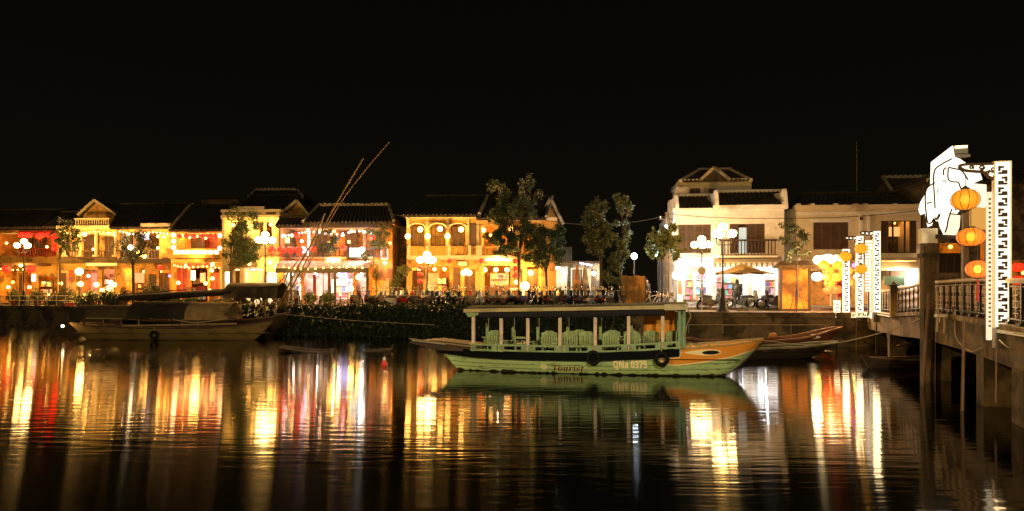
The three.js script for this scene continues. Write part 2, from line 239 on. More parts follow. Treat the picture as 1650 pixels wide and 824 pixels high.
// ---------------------------------------------------------------- house kit
function house(name, label, px0, px1, d, yaw = 0) {
  const pc = (px0 + px1) / 2, f = frame(pc, d, yaw), g = thing(name, label, 'house', f.o, yaw), L = f.L;
  const b = { g, L, f, d,
    bx(n, x0, y0, x1, y1, z0, z1, mt, parent = g) { const [a, t] = L(x0, y0, z1), [c, u] = L(x1, y1, z1); return part(parent, n, box(a, u, z0, c, t, z1), mt); },
    geo(x0, y0, x1, y1, z0, z1) { const [a, t] = L(x0, y0, z1), [c, u] = L(x1, y1, z1); return box(a, u, z0, c, t, z1); },
    wall(n, x0, y0, x1, y1, holes, mt, z = 0, th = 0.24, parent = g) { // wall with openings [x0,y0,x1,y1,arched]
      const [a, t] = L(x0, y0, z), [c, u0] = L(x1, y1, z), u = y1 >= 486 ? -0.05 : u0, s = new THREE.Shape([[a, u], [c, u], [c, t], [a, t]].map(([x, y]) => new THREE.Vector2(x, y)));
      for (const [hx0, hy0, hx1, hy1, arch] of holes) {
        let [p, q] = L(hx0, hy0, z), [r, w] = L(hx1, hy1, z); if (hy1 >= 486) w = Math.max(u + 0.02, 0.15); const h = new THREE.Path(); h.moveTo(p, w); h.lineTo(r, w);
        if (arch) { const rad = (r - p) / 2, ys = q - rad * arch; h.lineTo(r, ys); h.absellipse((p + r) / 2, ys, rad, rad * arch, 0, Math.PI, false); } else { h.lineTo(r, q); h.lineTo(p, q); }
        h.closePath(); s.holes.push(h);
      }
      const ge = new THREE.ExtrudeGeometry(s, { depth: th, bevelEnabled: false, curveSegments: 8 }); ge.translate(0, 0, z - th); return part(parent, n, ge, mt);
    },
    room(x0, y0, x1, y1, dep, mb, ms = mb, mc = m.cream, zf = -0.26) { // a room behind an opening: back, sides, ceiling, floor
      let [a, t] = L(x0, y0, 0), [c, u] = L(x1, y1, 0); if (y1 >= 486) u = 0.14;
      part(g, 'room_back', box(a, u, zf - dep - 0.1, c, t, zf - dep), mb);
      part(g, 'room_side', box(a - 0.1, u, zf - dep, a, t, zf), ms); part(g, 'room_side', box(c, u, zf - dep, c + 0.1, t, zf), ms);
      part(g, 'ceiling', box(a, t, zf - dep, c, t + 0.1, zf), mc); part(g, 'room_floor', box(a, u - 0.1, zf - dep, c, u, zf), m.wood);
      return { a, c, t, u, zf, dep };
    },
    body(x0, y0, x1, y1, z0, z1, mt) { let [a, t] = L(x0, y0, 0), [c, u] = L(x1, y1, 0); if (y1 >= 486) u = -0.05; // side and back walls
      part(g, 'side_wall', box(a, u, z0, a + 0.18, t, z1), mt); part(g, 'side_wall', box(c - 0.18, u, z0, c, t, z1), mt); part(g, 'back_wall', box(a, u, z0 - 0.18, c, t, z0), mt); },
    bulb(x, y, z, r, c, s, cd, n = 'bulb') { const [a, t] = L(x, y, z), q = part(g, n, at(new THREE.SphereGeometry(r, 10, 8), a, t, z), glow(...c, s)); if (cd) light(g, [a, t, z], c, cd, r); return q; },
    strip(x0, x1, y, z, h, c, s, cd, n = 'tube_light') { const [a, t] = L(x0, y, z), [e] = L(x1, y, z); const q = part(g, n, box(a, t - h / 2, z - 0.05, e, t + h / 2, z), glow(...c, s)); if (cd) for (const k of e - a > 2 ? [0.25, 0.75] : [0.5]) light(g, [a + (e - a) * k, t - h / 2 - 0.06, z + 0.08], c, cd / (e - a > 2 ? 2 : 1), 0.04); return q; },
    // roof, ridge along the front: eave [x0,x1,y] at ze, ridge [x0,x1,y] at zr
    roof(e, r, ze, zr, mt, o = {}) {
      const [ea, ey] = L(e[0], e[2], ze), [ec] = L(e[1], e[2], ze), [ra, ry] = L(r[0], r[2], zr), [rc] = L(r[1], r[2], zr), zb = 2 * zr - ze;
      const slab = (a, b2, c2, d2) => { const t = 0.14, pos = [a, b2, c2, d2], v = []; for (const p of pos) v.push(p); for (const p of pos) v.push([p[0], p[1] - t, p[2]]);
        const ix = [0, 1, 2, 0, 2, 3, 4, 6, 5, 4, 7, 6, 0, 4, 5, 0, 5, 1, 1, 5, 6, 1, 6, 2, 2, 6, 7, 2, 7, 3, 3, 7, 4, 3, 4, 0], gg = new THREE.BufferGeometry();
        gg.setAttribute('position', new THREE.Float32BufferAttribute(v.flat(), 3)); gg.setIndex(ix); const q = gg.toNonIndexed(); q.computeVertexNormals(); return q; };
      const rf = part(g, 'roof', slab([ea, ey, ze], [ec, ey, ze], [rc, ry, zr], [ra, ry, zr]), mt);
      part(rf, 'rear_slope', slab([rc, ry, zr], [ec, ey, zb], [ea, ey, zb], [ra, ry, zr]), mt);
      const ribs = [], w = ec - ea, nr = Math.max(6, Math.round(w / 0.27)); // rounded tile rows down the front slope
      for (let k = 0; k <= nr; k++) { const u = k / nr; ribs.push(bar([ea + w * u, ey + 0.02, ze + 0.02], [ra + (rc - ra) * u, ry + 0.02, zr], 0.062, 0.062, 6)); }
      const rb = part(rf, 'tile_rows', ribs, mt); rb.userData.kind = 'stuff';
      part(rf, 'ridge', [bar([ra - 0.1, ry + 0.09, zr], [rc + 0.1, ry + 0.09, zr], 0.11), ...(o.comb ? Array.from({ length: Math.round((rc - ra) / 0.35) }, (_, k) => box(ra + k * 0.35, ry + 0.12, zr - 0.05, ra + k * 0.35 + 0.2, ry + 0.24, zr + 0.05)) : [])], o.ridge ?? mt);
      for (const s of [0, 1]) if (!o.verge || o.verge[s]) part(rf, 'verge', beam([s ? ec : ea, ey + 0.06, ze], [s ? rc : ra, ry + 0.08, zr], 0.16, 0.2), o.vm ?? m.verge);
      if (o.gable !== 0) for (const s of [0, 1]) { const x = s ? ec - 0.25 : ea + 0.12, xt = s ? rc - 0.25 : ra + 0.12, gg = new THREE.BufferGeometry(); // gable triangles under the slopes
        const v = [[x, ey - 0.1, ze - 0.4], [x, ey - 0.1, zb + 0.4], [xt, ry - 0.12, zr]].flatMap(([a, b2, c2]) => [[a, b2, c2], [a + 0.12, b2, c2]]);
        gg.setAttribute('position', new THREE.Float32BufferAttribute(v.flat(), 3)); gg.setIndex([0, 2, 4, 1, 5, 3, 0, 1, 3, 0, 3, 2, 2, 3, 5, 2, 5, 4, 4, 5, 1, 4, 1, 0]); const q = gg.toNonIndexed(); q.computeVertexNormals(); part(g, 'gable', q, o.gm ?? m.ochre); }
      return rf;
    },
    balusters(x0, y0, x1, y1, z, mt, step = 0.2, r = 0.05, solid = 0) { // hand rail, foot rail and turned balusters
      const [a, t] = L(x0, y0, z), [c, u] = L(x1, y1, z), n = Math.round((c - a) / step), h = t - u, prof = [[r * 0.6, 0], [r, h * 0.15], [r * 1.1, h * 0.3], [r * 0.55, h * 0.6], [r * 0.8, h * 0.85], [r * 0.8, h]];
      const bl = part(g, 'balustrade', [box(a, t, z - 0.1, c, t + 0.1, z + 0.1), box(a, u - 0.08, z - 0.1, c, u, z + 0.1)], mt);
      const l = []; for (let k = 0; k < n; k++) l.push(at(solid ? new THREE.BoxGeometry(r * 1.2, h, r * 1.2).translate(0, h / 2, 0) : lathe(prof, 6), a + (k + 0.5) * (c - a) / n, u, z));
      part(bl, 'balusters', l, mt).userData.kind = 'stuff'; return bl;
    },
    shutters(x0, y0, x1, y1, z, n, mt) { // pairs of louvred leaves
      const [a, t] = L(x0, y0, z), [c, u0] = L(x1, y1, z), u = y1 >= 486 ? 0.15 : u0, w = (c - a) / n;
      for (let k = 0; k < n; k++) { const x = a + k * w, sl = [], ns = Math.max(4, Math.round((t - u) / 0.11)); for (let j = 0; j < ns; j++) { const s = box(-w / 2 + 0.06, -0.035, -0.01, w / 2 - 0.06, 0.035, 0.01); s.rotateX(-0.6); sl.push(at(s, x + w / 2, u + (j + 0.5) * (t - u) / ns, z - 0.02)); }
        const leaf = part(g, 'shutter', [box(x + 0.01, u, z - 0.04, x + 0.07, t, z + 0.01), box(x + w - 0.07, u, z - 0.04, x + w - 0.01, t, z + 0.01), box(x + 0.07, t - 0.07, z - 0.04, x + w - 0.07, t, z + 0.01), box(x + 0.07, u, z - 0.04, x + w - 0.07, u + 0.09, z + 0.01), box(x + 0.05, u + 0.05, z - 0.045, x + w - 0.05, t - 0.05, z - 0.038)], mt);
        part(leaf, 'louvres', sl, mt).userData.kind = 'stuff'; }
    },
    door(x0, y0, x1, y1, z, mt, glass) { let [a, t] = L(x0, y0, z), [c, u] = L(x1, y1, z); if (y1 >= 486) u = 0.15; const w = c - a; const q = part(g, 'door', [box(a, u, z - 0.05, c, t, z), box(a + w * 0.15, u + 0.15, z, c - w * 0.15, u + (t - u) * 0.42, z + 0.015), box(a + w * 0.15, u + (t - u) * 0.5, z, c - w * 0.15, t - 0.12, z + 0.015)], mt); part(q, 'handle', box(c - 0.12, u + (t - u) * 0.45, z, c - 0.08, u + (t - u) * 0.52, z + 0.05), m.chrome); return q; },
    frameIn(x0, y0, x1, y1, z, mt, nx = 2, ny = 2, th = 0.05) { const [a, t] = L(x0, y0, z), [c, u] = L(x1, y1, z), l = []; for (let k = 0; k <= nx; k++) { const x = a + (c - a) * k / nx; l.push(box(x - th / 2, u, z - 0.05, x + th / 2, t, z)); } for (let k = 0; k <= ny; k++) { const y = u + (t - u) * k / ny; l.push(box(a, y - th / 2, z - 0.045, c, y + th / 2, z - 0.004)); } return part(g, 'window_frame', l, mt); },
  };
  return b;
}
// ---------------------------------------------------------------- houses along the far bank, left to right
function slabGeo(a, b, c, d, t = 0.14) { const v = [a, b, c, d, ...[a, b, c, d].map((p) => [p[0], p[1] - t, p[2]])], g = new THREE.BufferGeometry(); g.setAttribute('position', new THREE.Float32BufferAttribute(v.flat(), 3));
  g.setIndex([0, 1, 2, 0, 2, 3, 4, 6, 5, 4, 7, 6, 0, 4, 5, 0, 5, 1, 1, 5, 6, 1, 6, 2, 2, 6, 7, 2, 7, 3, 3, 7, 4, 3, 4, 0]); const q = g.toNonIndexed(); q.computeVertexNormals(); return q; }
function pediment(b, x0, x1, yb, ax, ay, z, dep, wm = m.ochre, rm = m.tile) { // gable facing the river with its two slopes
  const [a, u] = b.L(x0, yb, z), [c] = b.L(x1, yb, z), [p, t] = b.L(ax, ay, z);
  part(b.g, 'gable', poly([[a + 0.15, u], [c - 0.15, u], [p, t - 0.12]], 0.2, z - 0.2), wm);
  for (const s of [0, 1]) { const e = s ? c + 0.15 : a - 0.15; const r = part(b.g, 'roof', slabGeo([e, u - 0.05, z + 0.25], [p, t, z + 0.25], [p, t, z - dep], [e, u - 0.05, z - dep]), rm); part(r, 'verge', beam([e, u - 0.02, z + 0.27], [p, t + 0.04, z + 0.27], 0.12, 0.2), m.verge); }
}
const shelfGoods = (g, a, c, y, z, cols, seed, h = 0.3) => { const r = rng(seed); let x = a; while (x < c - 0.1) { const w = 0.12 + r() * 0.2, col = cols[Math.floor(r() * cols.length)]; part(g, 'goods', box(x, y, z - 0.16, Math.min(c, x + w), y + h * (0.6 + 0.4 * r()), z + r() * 0.03), mat(...col, 0.7)); x += w + 0.03; } };
const BRIGHT = [[0.75, 0.2, 0.3], [0.2, 0.4, 0.7], [0.7, 0.65, 0.6], [0.8, 0.45, 0.15], [0.5, 0.1, 0.12], [0.15, 0.5, 0.45], [0.75, 0.4, 0.55], [0.1, 0.1, 0.25]];
function shelves(b, x0, y0, x1, y1, z, rows, seed, cols = BRIGHT, wm = m.white) { const [a, t] = b.L(x0, y0, z); let [c, u] = b.L(x1, y1, z); const l = [box(a, u, z - 0.4, a + 0.05, t, z), box(c - 0.05, u, z - 0.4, c, t, z), box(a + 0.05, u, z - 0.4, c - 0.05, t, z - 0.36)]; for (let k = 0; k < rows; k++) l.push(box(a + 0.05, u + (t - u) * k / rows, z - 0.36, c - 0.05, u + (t - u) * k / rows + 0.04, z));
  const s = part(b.g, 'display_shelf', l, wm); for (let k = 0; k < rows; k++) shelfGoods(s, a + 0.08, c - 0.08, u + (t - u) * k / rows + 0.042, z - 0.1, cols, seed + k, (t - u) / rows * 0.85); }
const cols3 = (b, list, y0, y1, z, r, mt) => { for (const x of list) { const [a, t] = b.L(x, y0, z); let [, u] = b.L(x, y1, z); if (y1 >= 486) u = 0.1; part(b.g, 'column', [cyl(a, u, t, z, r, r * 0.88, 10), box(a - r * 1.3, t - 0.1, z - r * 1.3, a + r * 1.3, t, z + r * 1.3), box(a - r * 1.4, u, z - r * 1.4, a + r * 1.4, u + 0.14, z + r * 1.4)], mt); } };

{ // far left: low house with a gallery of red lanterns
  const b = house('gallery_house', 'far left house with an upstairs gallery hung with red lanterns', -60, 92, 57.5, -0.1);
  b.wall('wall', -60, 372, 92, 487, [[-30, 376, 28, 412], [34, 376, 86, 412], [-20, 436, 26, 487], [30, 440, 50, 487], [62, 446, 86, 487]], m.ochre);
  b.body(-60, 372, 92, 487, -7, -0.26, m.grime);
  b.room(-30, 374, 88, 412, 3, m.orange); b.room(-22, 434, 88, 487, 3.5, m.orange, m.ochre);
  b.roof([-66, 112, 368], [-40, 128, 341], 0.7, -3.5, m.tileDark, { gm: m.grime, verge: [0, 1] });
  b.balusters(34, 402, 86, 412, -0.06, m.redWood, 0.22, 0.05, 1);
  b.bx('gallery_beam', 30, 372, 90, 376, -0.02, 0.2, m.redWood); b.bx('gallery_post', 31, 376, 34, 412, -0.05, 0.12, m.redWood); b.bx('gallery_post', 85, 376, 88, 412, -0.05, 0.12, m.redWood);
  b.bx('canopy', -40, 424, 60, 428, 0, 1.4, m.wood);
  b.bulb(75, 398, -0.9, 0.1, WARM, 14, 9); b.bulb(10, 392, -1, 0.1, WARM, 10, 6); b.bulb(33, 428, 1.55, 0.13, WARM, 18, 22); b.bulb(20, 455, -1.5, 0.12, AMBER, 10, 14); b.bulb(70, 456, -1.5, 0.1, AMBER, 10, 12);
  shelves(b, -14, 448, 18, 482, -2.6, 3, 61, BRIGHT, m.wood); shelves(b, 62, 452, 84, 484, -2.2, 3, 62, BRIGHT, m.wood); b.shutters(30, 442, 36, 487, -0.05, 1, m.wood); b.shutters(-20, 438, -8, 487, -0.05, 2, m.wood); b.bx('back_door', 40, 384, 52, 412, -3.2, -3.14, m.woodDark); b.shutters(56, 380, 70, 412, -2.9, 2, m.shutter);
  b.bx('lit_sign', 50, 442, 56, 454, 0.02, 0.1, glow(1, 0.85, 0.6, 2.2));
}
{ // house with the pediment and roof balcony
  const b = house('pediment_house', 'house with a small gable over a roof balcony, beside the red lantern gallery', 92, 188, 56, -0.08);
  b.wall('wall', 92, 368, 188, 487, [[104, 376, 126, 414], [131, 376, 152, 414], [157, 376, 184, 414], [98, 436, 122, 487], [128, 434, 158, 487], [164, 434, 184, 487]], m.yellow);
  b.body(92, 366, 188, 487, -7, -0.26, m.grime);
  b.room(100, 374, 186, 414, 2.6, m.yellow); b.room(96, 432, 186, 487, 3.5, mat(0.6, 0.3, 0.24, 0.9, { k: 'plaster' }), m.orange);
  b.bx('cornice', 90, 364, 190, 369, -0.3, 0.3, m.cream); b.bx('floor_band', 92, 416, 188, 423, 0, 0.34, m.grime); b.bx('awning', 138, 424, 190, 428, 0, 1.3, m.paper);
  b.balusters(120, 354, 176, 363, 0.1, m.cream, 0.2, 0.05);
  pediment(b, 131, 187, 347, 155, 324, -1.2, 5, m.ochre); b.bx('attic_wall', 134, 346, 184, 365, -1.5, -1.2, m.ochre);
  b.roof([70, 128, 366], [100, 150, 343], 0.2, -2.8, m.tileDark, { gable: 0, verge: [0, 1] });
  b.balusters(104, 406, 184, 414, -0.06, m.wood, 0.26, 0.05, 1); cols3(b, [102, 128.5, 154.5, 186], 371, 414, 0.12, 0.14, m.cream);
  for (const [x, y] of [[126, 379], [136, 378], [174, 377], [184, 378]]) b.bulb(x, y, 0.34, 0.15, WARM, 16, 15); b.bulb(150, 402, -1, 0.1, WARM, 14, 10); b.bulb(128, 401, -1, 0.1, [1, 0.6, 0.4], 10, 6);
  for (const [x, y] of [[155, 459], [178, 459], [142, 445]]) b.bulb(x, y, -1.2, 0.12, [1, 0.6, 0.28], 14, 16);
  b.shutters(104, 378, 112, 414, -0.5, 1, m.shutter); b.shutters(134, 380, 150, 414, -2.4, 2, m.shutter); b.shutters(168, 380, 182, 414, -2.4, 2, m.shutter); shelves(b, 100, 448, 120, 484, -2.2, 3, 63, BRIGHT, m.wood); shelves(b, 166, 446, 183, 484, -2.6, 3, 64, BRIGHT, m.wood); b.door(98, 440, 106, 487, -0.05, m.wood); b.bx('hanging_cloth', 110, 434, 120, 446, -0.3, -0.26, mat(0.5, 0.12, 0.05, 0.9));
  b.bx('mural', 132, 440, 156, 466, -3.7, -3.66, mat(0.55, 0.26, 0.4, 0.8));
  b.bx('sunshade', 160, 376, 184, 379, -0.1, 0.9, m.paper);
}
{ // wide tiled roof
  const b = house('broad_roof_house', 'house under a broad dark tiled roof with many hanging gallery lamps', 188, 276, 54, -0.07);
  b.wall('wall', 188, 368, 276, 487, [[192, 374, 256, 416], [196, 432, 232, 487], [238, 438, 252, 487], [256, 436, 272, 487]], m.ochre);
  b.body(188, 366, 276, 487, -7.4, -0.26, m.grime); b.room(190, 372, 258, 416, 2.8, m.orange); b.room(192, 430, 274, 487, 3.6, m.orange, m.ochre);
  b.roof([176, 276, 367], [196, 312, 331], 0.9, -3.6, m.tileDark, { verge: [0, 1], gm: m.grime });
  b.bx('fascia', 226, 360, 274, 365, 0.9, 1.0, m.verge); b.bx('panel', 259, 388, 275, 416, -0.05, 0.08, m.yellow); b.bx('floor_band', 188, 418, 276, 424, 0, 0.4, m.woodDark);
  b.balusters(192, 405, 256, 416, -0.06, m.woodDark, 0.24, 0.05, 1); b.shutters(258, 440, 271, 487, -0.08, 2, m.wood);
  b.shutters(194, 380, 206, 416, -2.6, 2, m.shutter); b.shutters(240, 380, 254, 416, -2.6, 2, m.shutter); b.shutters(214, 380, 222, 416, -0.1, 1, m.wood); shelves(b, 198, 446, 214, 484, -2.4, 3, 65, BRIGHT, m.wood); shelves(b, 220, 446, 231, 484, -1.6, 4, 66, BRIGHT, m.wood); b.door(240, 442, 250, 487, -0.08, m.woodDark);
  b.bx('hanging_cloth', 216, 440, 240, 456, -0.2, -0.16, mat(0.55, 0.4, 0.5, 0.9)); b.bx('violet_sign', 271, 443, 281, 447, 0.05, 0.12, glow(0.55, 0.4, 1, 1.6));
  for (const [x, y] of [[222, 379], [254, 381], [264, 382], [210, 399], [254, 400], [226, 412], [233, 413], [206, 378]]) b.bulb(x, y, 0.3, 0.11, x === 210 ? WHITE : WARM, 15, 8);
  b.bx('lit_box_sign', 228, 377, 238, 386, 0.3, 0.45, glow(0.85, 0.8, 1, 4)); for (const [x, y] of [[232, 438], [258, 438], [214, 446], [206, 463], [244, 452], [268, 453]]) b.bulb(x, y, -1.3, 0.11, WARM, 13, 10);
}
{ // red shutter house with lit balcony panels
  const b = house('balcony_house', 'house with glowing balcony panels above red shutters, left of the cream parapet house', 275, 358, 51.5, -0.06);
  b.wall('wall', 275, 372, 358, 487, [[285, 376, 350, 400], [284, 432, 302, 487], [306, 432, 334, 487], [338, 432, 354, 487]], m.orange);
  b.body(275, 372, 358, 487, -6, -0.26, m.grime); b.room(283, 374, 352, 400, 2.4, m.redWood, m.orange); b.room(280, 430, 356, 487, 3.4, m.orange, m.redWood);
  b.roof([272, 360, 371], [306, 374, 333], 0.7, -3.2, m.tileDark, { verge: [1, 0], gm: m.grime });
  b.bx('balcony_front', 278, 401, 356, 416, 0, 0.3, m.yellow);
  for (let k = 0; k < 8; k++) b.bx('glowing_panel', 280 + k * 9.2, 403.5, 287 + k * 9.2, 409.5, 0.3, 0.34, glow(1, 0.7, 0.3, 5));
  { const [a, t] = b.L(317, 410, 0.3); light(b.g, [a, t, 0.7], WARM, 14, 0.3); }
  b.bx('floor_band', 275, 418, 358, 423, 0, 0.5, m.yellow);
  for (let k = 0; k < 3; k++) b.bx('lintel', 284 + k * 25, 428, 303 + k * 25, 431, 0, 0.12, m.yellow);
  b.shutters(284, 432, 302, 487, -0.06, 2, m.redWood); b.shutters(339, 440, 354, 487, -0.06, 2, m.redWood); shelves(b, 308, 446, 332, 484, -2.6, 3, 67, BRIGHT, m.wood); b.bx('back_screen', 298, 378, 330, 400, -2.2, -2.14, m.woodDark);
  b.bx('lit_menu', 307, 436, 314, 452, -0.1, -0.04, glow(1, 0.75, 0.5, 2.2)); b.bx('pink_banner', 322, 440, 331, 455, -0.3, -0.26, mat(0.65, 0.3, 0.35, 0.9));
  for (const [x, y] of [[279, 379], [279, 389], [279, 399], [354, 380], [354, 400]]) b.bulb(x, y, 0.3, 0.15, [1, 0.5, 0.2], 14, 8);
  for (const [x, y] of [[293, 380], [317, 381], [345, 380], [305, 383], [331, 384]]) b.bulb(x, y, -0.6, 0.1, WARM, 10, 8);
  for (const [x, y] of [[300, 428], [342, 426], [341, 436], [342, 449], [287, 456], [331, 457]]) b.bulb(x, y, 0.35, 0.13, WARM, 14, 8);
}
{ // cream parapet house
  const b = house('parapet_house', 'cream two storey house with a stepped parapet behind the dense round tree', 357, 450, 49.5, -0.06);
  b.wall('wall', 357, 341, 450, 487, [[372, 358, 392, 394], [418, 358, 438, 394], [362, 438, 372, 487], [378, 434, 386, 478], [393, 432, 422, 487], [428, 438, 446, 487]], m.cream);
  b.body(357, 341, 450, 487, -7, -0.26, m.cream); b.room(370, 356, 440, 394, 2.4, m.ochre); b.room(360, 430, 448, 487, 3.6, m.white, m.cream);
  b.bx('cornice', 355, 347, 452, 351, 0, 0.22, m.cream); b.bx('parapet_cap', 355, 338, 452, 341, -0.3, 0.14, m.cream); b.bx('parapet_step', 382, 333, 424, 338, -0.26, 0.04, m.cream); b.bx('parapet_panel', 388, 340.5, 418, 346, 0, 0.06, m.verge);
  for (const x of [358, 380, 424, 446]) b.bx('pilaster', x, 351, x + 4, 414, 0, 0.1, m.cream);
  b.bx('parapet_grille', 362, 342, 378, 346, 0, 0.05, m.grime); b.bx('parapet_grille', 428, 342, 444, 346, 0, 0.05, m.grime);
  b.shutters(372, 358, 392, 394, -0.08, 2, m.shutter); b.frameIn(418, 358, 438, 394, -0.1, m.shutter, 2, 3);
  b.bx('string_course', 357, 414, 450, 420, 0, 0.2, m.cream); b.bx('shop_sign', 384, 423, 412, 430, 0, 0.12, m.woodDark); b.door(378, 436, 386, 487, -0.1, m.wood); b.bx('hanging_sheet', 396, 436, 420, 462, -0.5, -0.46, m.paper);
  for (const [x, y] of [[376, 363], [407, 364], [436, 362]]) b.bulb(x, y, 0.3, 0.12, WARM, 13, 12); b.strip(388, 396, 442, -1, 0.12, WHITE, 9, 16); for (const [x, y] of [[401, 425], [435, 423]]) b.bulb(x, y, 0.4, 0.14, WARM, 15, 10); b.bulb(408, 436, -1.6, 0.12, WHITE, 8, 22);
  b.roof([372, 470, 345], [404, 480, 317], -2.6, -6.5, m.tileDark, { gable: 0, verge: [0, 0] }); b.roof([400, 488, 320], [412, 478, 308], -6.5, -9, m.tileDark, { gable: 0, ridge: m.verge, comb: 1 });
  pediment(b, 448, 500, 352, 480, 325, -2.4, 6, m.ochre); b.bx('rear_wall', 452, 351, 496, 420, -2.7, -2.4, m.ochre);
  b.bx('side_wing', 324, 322, 384, 360, -12, -9, m.grime);
}
{ // restaurant with the long awning
  const b = house('awning_restaurant', 'restaurant with plant filled upper gallery and long awning over its terrace', 449, 632, 46.8, -0.05);
  b.wall('wall', 449, 364, 632, 487, [[456, 368, 500, 412], [504, 368, 586, 412], [590, 368, 618, 412], [456, 440, 486, 487], [490, 440, 528, 487], [532, 440, 570, 487], [574, 440, 590, 487]], m.orange);
  b.body(449, 362, 632, 487, -7, -0.26, m.grime); b.room(452, 366, 622, 412, 2.6, m.orange, m.ochre); b.room(452, 438, 594, 487, 3.8, mat(0.7, 0.45, 0.42, 0.9, { k: 'plaster' }), m.cream);
  b.roof([488, 634, 359], [514, 626, 333], 0.9, -3.4, m.tileDark, { ridge: m.verge, comb: 1, gm: m.yellow }); b.roof([444, 500, 364], [452, 508, 352], 0.9, -1.2, m.tileDark, { gable: 0, verge: [0, 0] });
  b.bx('eave_boards', 450, 362, 630, 366, -0.1, 0.7, m.woodDark);
  { const L = b.L, [a, t] = L(450, 421, 0.1), [c] = L(596, 421, 0.1), [a2, t2] = L(444, 432, 2.6), [c2] = L(594, 432, 2.6); const aw = part(b.g, 'awning', slabGeo([a2, t2, 2.6], [c2, t2, 2.6], [c, t, 0.1], [a, t, 0.1], 0.06), mat(0.42, 0.3, 0.22, 0.8)); part(aw, 'awning_edge', box(a2, t2 - 0.32, 2.6, c2, t2 - 0.02, 2.66), m.dark);
    const rb = []; for (let k = 0; k < 40; k++) { const u = k / 39; rb.push(bar([a2 + (c2 - a2) * u, t2 + 0.02, 2.6], [a + (c - a) * u, t + 0.02, 0.1], 0.035, 0.035, 5)); } part(aw, 'corrugations', rb, mat(0.42, 0.3, 0.22, 0.8)).userData.kind = 'stuff'; }
  for (const x of [469, 540, 592]) { const [a, t] = b.L(x, 437, 2.5); part(b.g, 'awning_post', box(a - 0.07, 0, 2.45, a + 0.07, t, 2.59), m.dark); }
  b.strip(526, 548, 418.5, 0.5, 0.2, WARM, 26, 26, 'sign_light'); b.bx('fascia_board', 450, 414, 600, 417, 0, 0.16, m.verge);
  b.bx('green_lit_sign', 459, 383, 466, 392, 0.05, 0.12, glow(0.35, 0.8, 0.3, 1.3)); b.bx('banner', 495, 376, 504, 412, 0.05, 0.08, mat(0.7, 0.55, 0.5, 0.8)); shelves(b, 534, 450, 566, 482, -3, 3, 68); shelves(b, 458, 448, 482, 484, -2.6, 3, 69); b.shutters(510, 374, 530, 412, -2.3, 2, m.shutter); b.shutters(556, 374, 576, 412, -2.3, 2, m.shutter); b.shutters(462, 374, 476, 412, -2.3, 2, m.shutter); b.bx('red_curtain', 504, 442, 509, 484, -0.06, 0.0, m.redWood);
  b.balusters(452, 402, 622, 412, 0.1, m.woodDark, 0.3, 0.05, 1); cols3(b, [452, 502, 588, 620], 366, 414, 0.2, 0.12, m.wood);
  for (const [x, y] of [[456, 380], [470, 380], [486, 389], [530, 391], [562, 390], [496, 371], [515, 372], [538, 373], [566, 373], [586, 374], [552, 379]]) b.bulb(x, y, 0.3, 0.1, x % 3 ? WARM : [1, 0.55, 0.5], 13, 7);
  b.bulb(488, 403, 0.4, 0.2, [1, 0.75, 0.85], 14, 14); b.bulb(583, 404, 0.9, 0.2, COOL, 40, 40, 'flood_lamp'); b.bx('lit_white_sign', 563, 400, 580, 414, 0.5, 0.6, glow(0.9, 1, 0.95, 2.4));
  b.bulb(446, 431, 1.0, 0.16, WARM, 22, 24); b.bulb(577, 447, 1.6, 0.16, WARM, 16, 20); b.bulb(628, 392, 0.35, 0.1, WARM, 12, 8); b.bulb(620, 424, 0.4, 0.13, WARM, 14, 12);
  for (const [x, c] of [[470, WHITE], [508, WHITE], [546, [1, 0.75, 0.7]], [582, WHITE]]) b.bulb(x, 443, -1.6, 0.13, c, 10, 22);
  { const [a, t] = b.L(554, 448, -0.1); const g = new THREE.TorusGeometry(0.36, 0.05, 8, 28); g.scale(0.75, 1.2, 1); part(b.g, 'blue_neon_ring', at(g, a, t, -0.02), glow(0.25, 0.3, 1, 4)); const d = new THREE.CylinderGeometry(0.3, 0.3, 0.05, 24); d.rotateX(Math.PI / 2); d.scale(0.75, 1.2, 1); part(b.g, 'oval_sign', at(d, a, t, -0.06), glow(0.8, 0.8, 1, 1.6)); }
  b.bx('red_framed_sign', 614, 399, 624, 417, 0.02, 0.1, glow(1, 0.12, 0.05, 1.2)); { const [a, t] = b.L(614, 398, 0.1), [c, u] = b.L(625, 418, 0.1); part(b.g, 'neon_frame', [box(a, t - 0.05, 0.1, c, t, 0.15), box(a, u, 0.1, c, u + 0.05, 0.15), box(c - 0.05, u + 0.05, 0.1, c, t - 0.05, 0.15), box(a, u + 0.05, 0.1, a + 0.05, t - 0.05, 0.15)], glow(1, 0.5, 0.4, 4)); }
  for (let k = 0; k < 7; k++) b.bx('stair_step', 598 + k * 4, 482 - k * 5.5, 602.5 + k * 4, 487, 0.1, 0.9 - k * 0.01, m.cream); b.bx('stair_wall', 600, 452, 632, 487, 0.0, 0.09, m.yellow);
}
{ // dark alley wall between the restaurant and the arcade house
  const b = house('alley_wall_house', 'dim brick house wall in the gap left of the arcaded yellow house', 628, 660, 49, -0.04);
  b.bx('wall', 628, 366, 660, 470, -6, 0, m.grime); const r = rng(3); // bricks that show in the lamp light
  const [a, t] = b.L(632, 372, 0), [c, u] = b.L(656, 482, 0); for (let j = 0; j * 0.24 < t - 0.3; j++) for (let i = 0; i * 0.5 < c - a; i++) part(b.g, 'brick', box(a + i * 0.5 + (j % 2) * 0.12, 0.02 + j * 0.24, 0.002, a + i * 0.5 + (j % 2) * 0.12 + 0.46, 0.22 + j * 0.24, 0.03 + r() * 0.02), r() > 0.5 ? m.grime : m.terracotta);
}
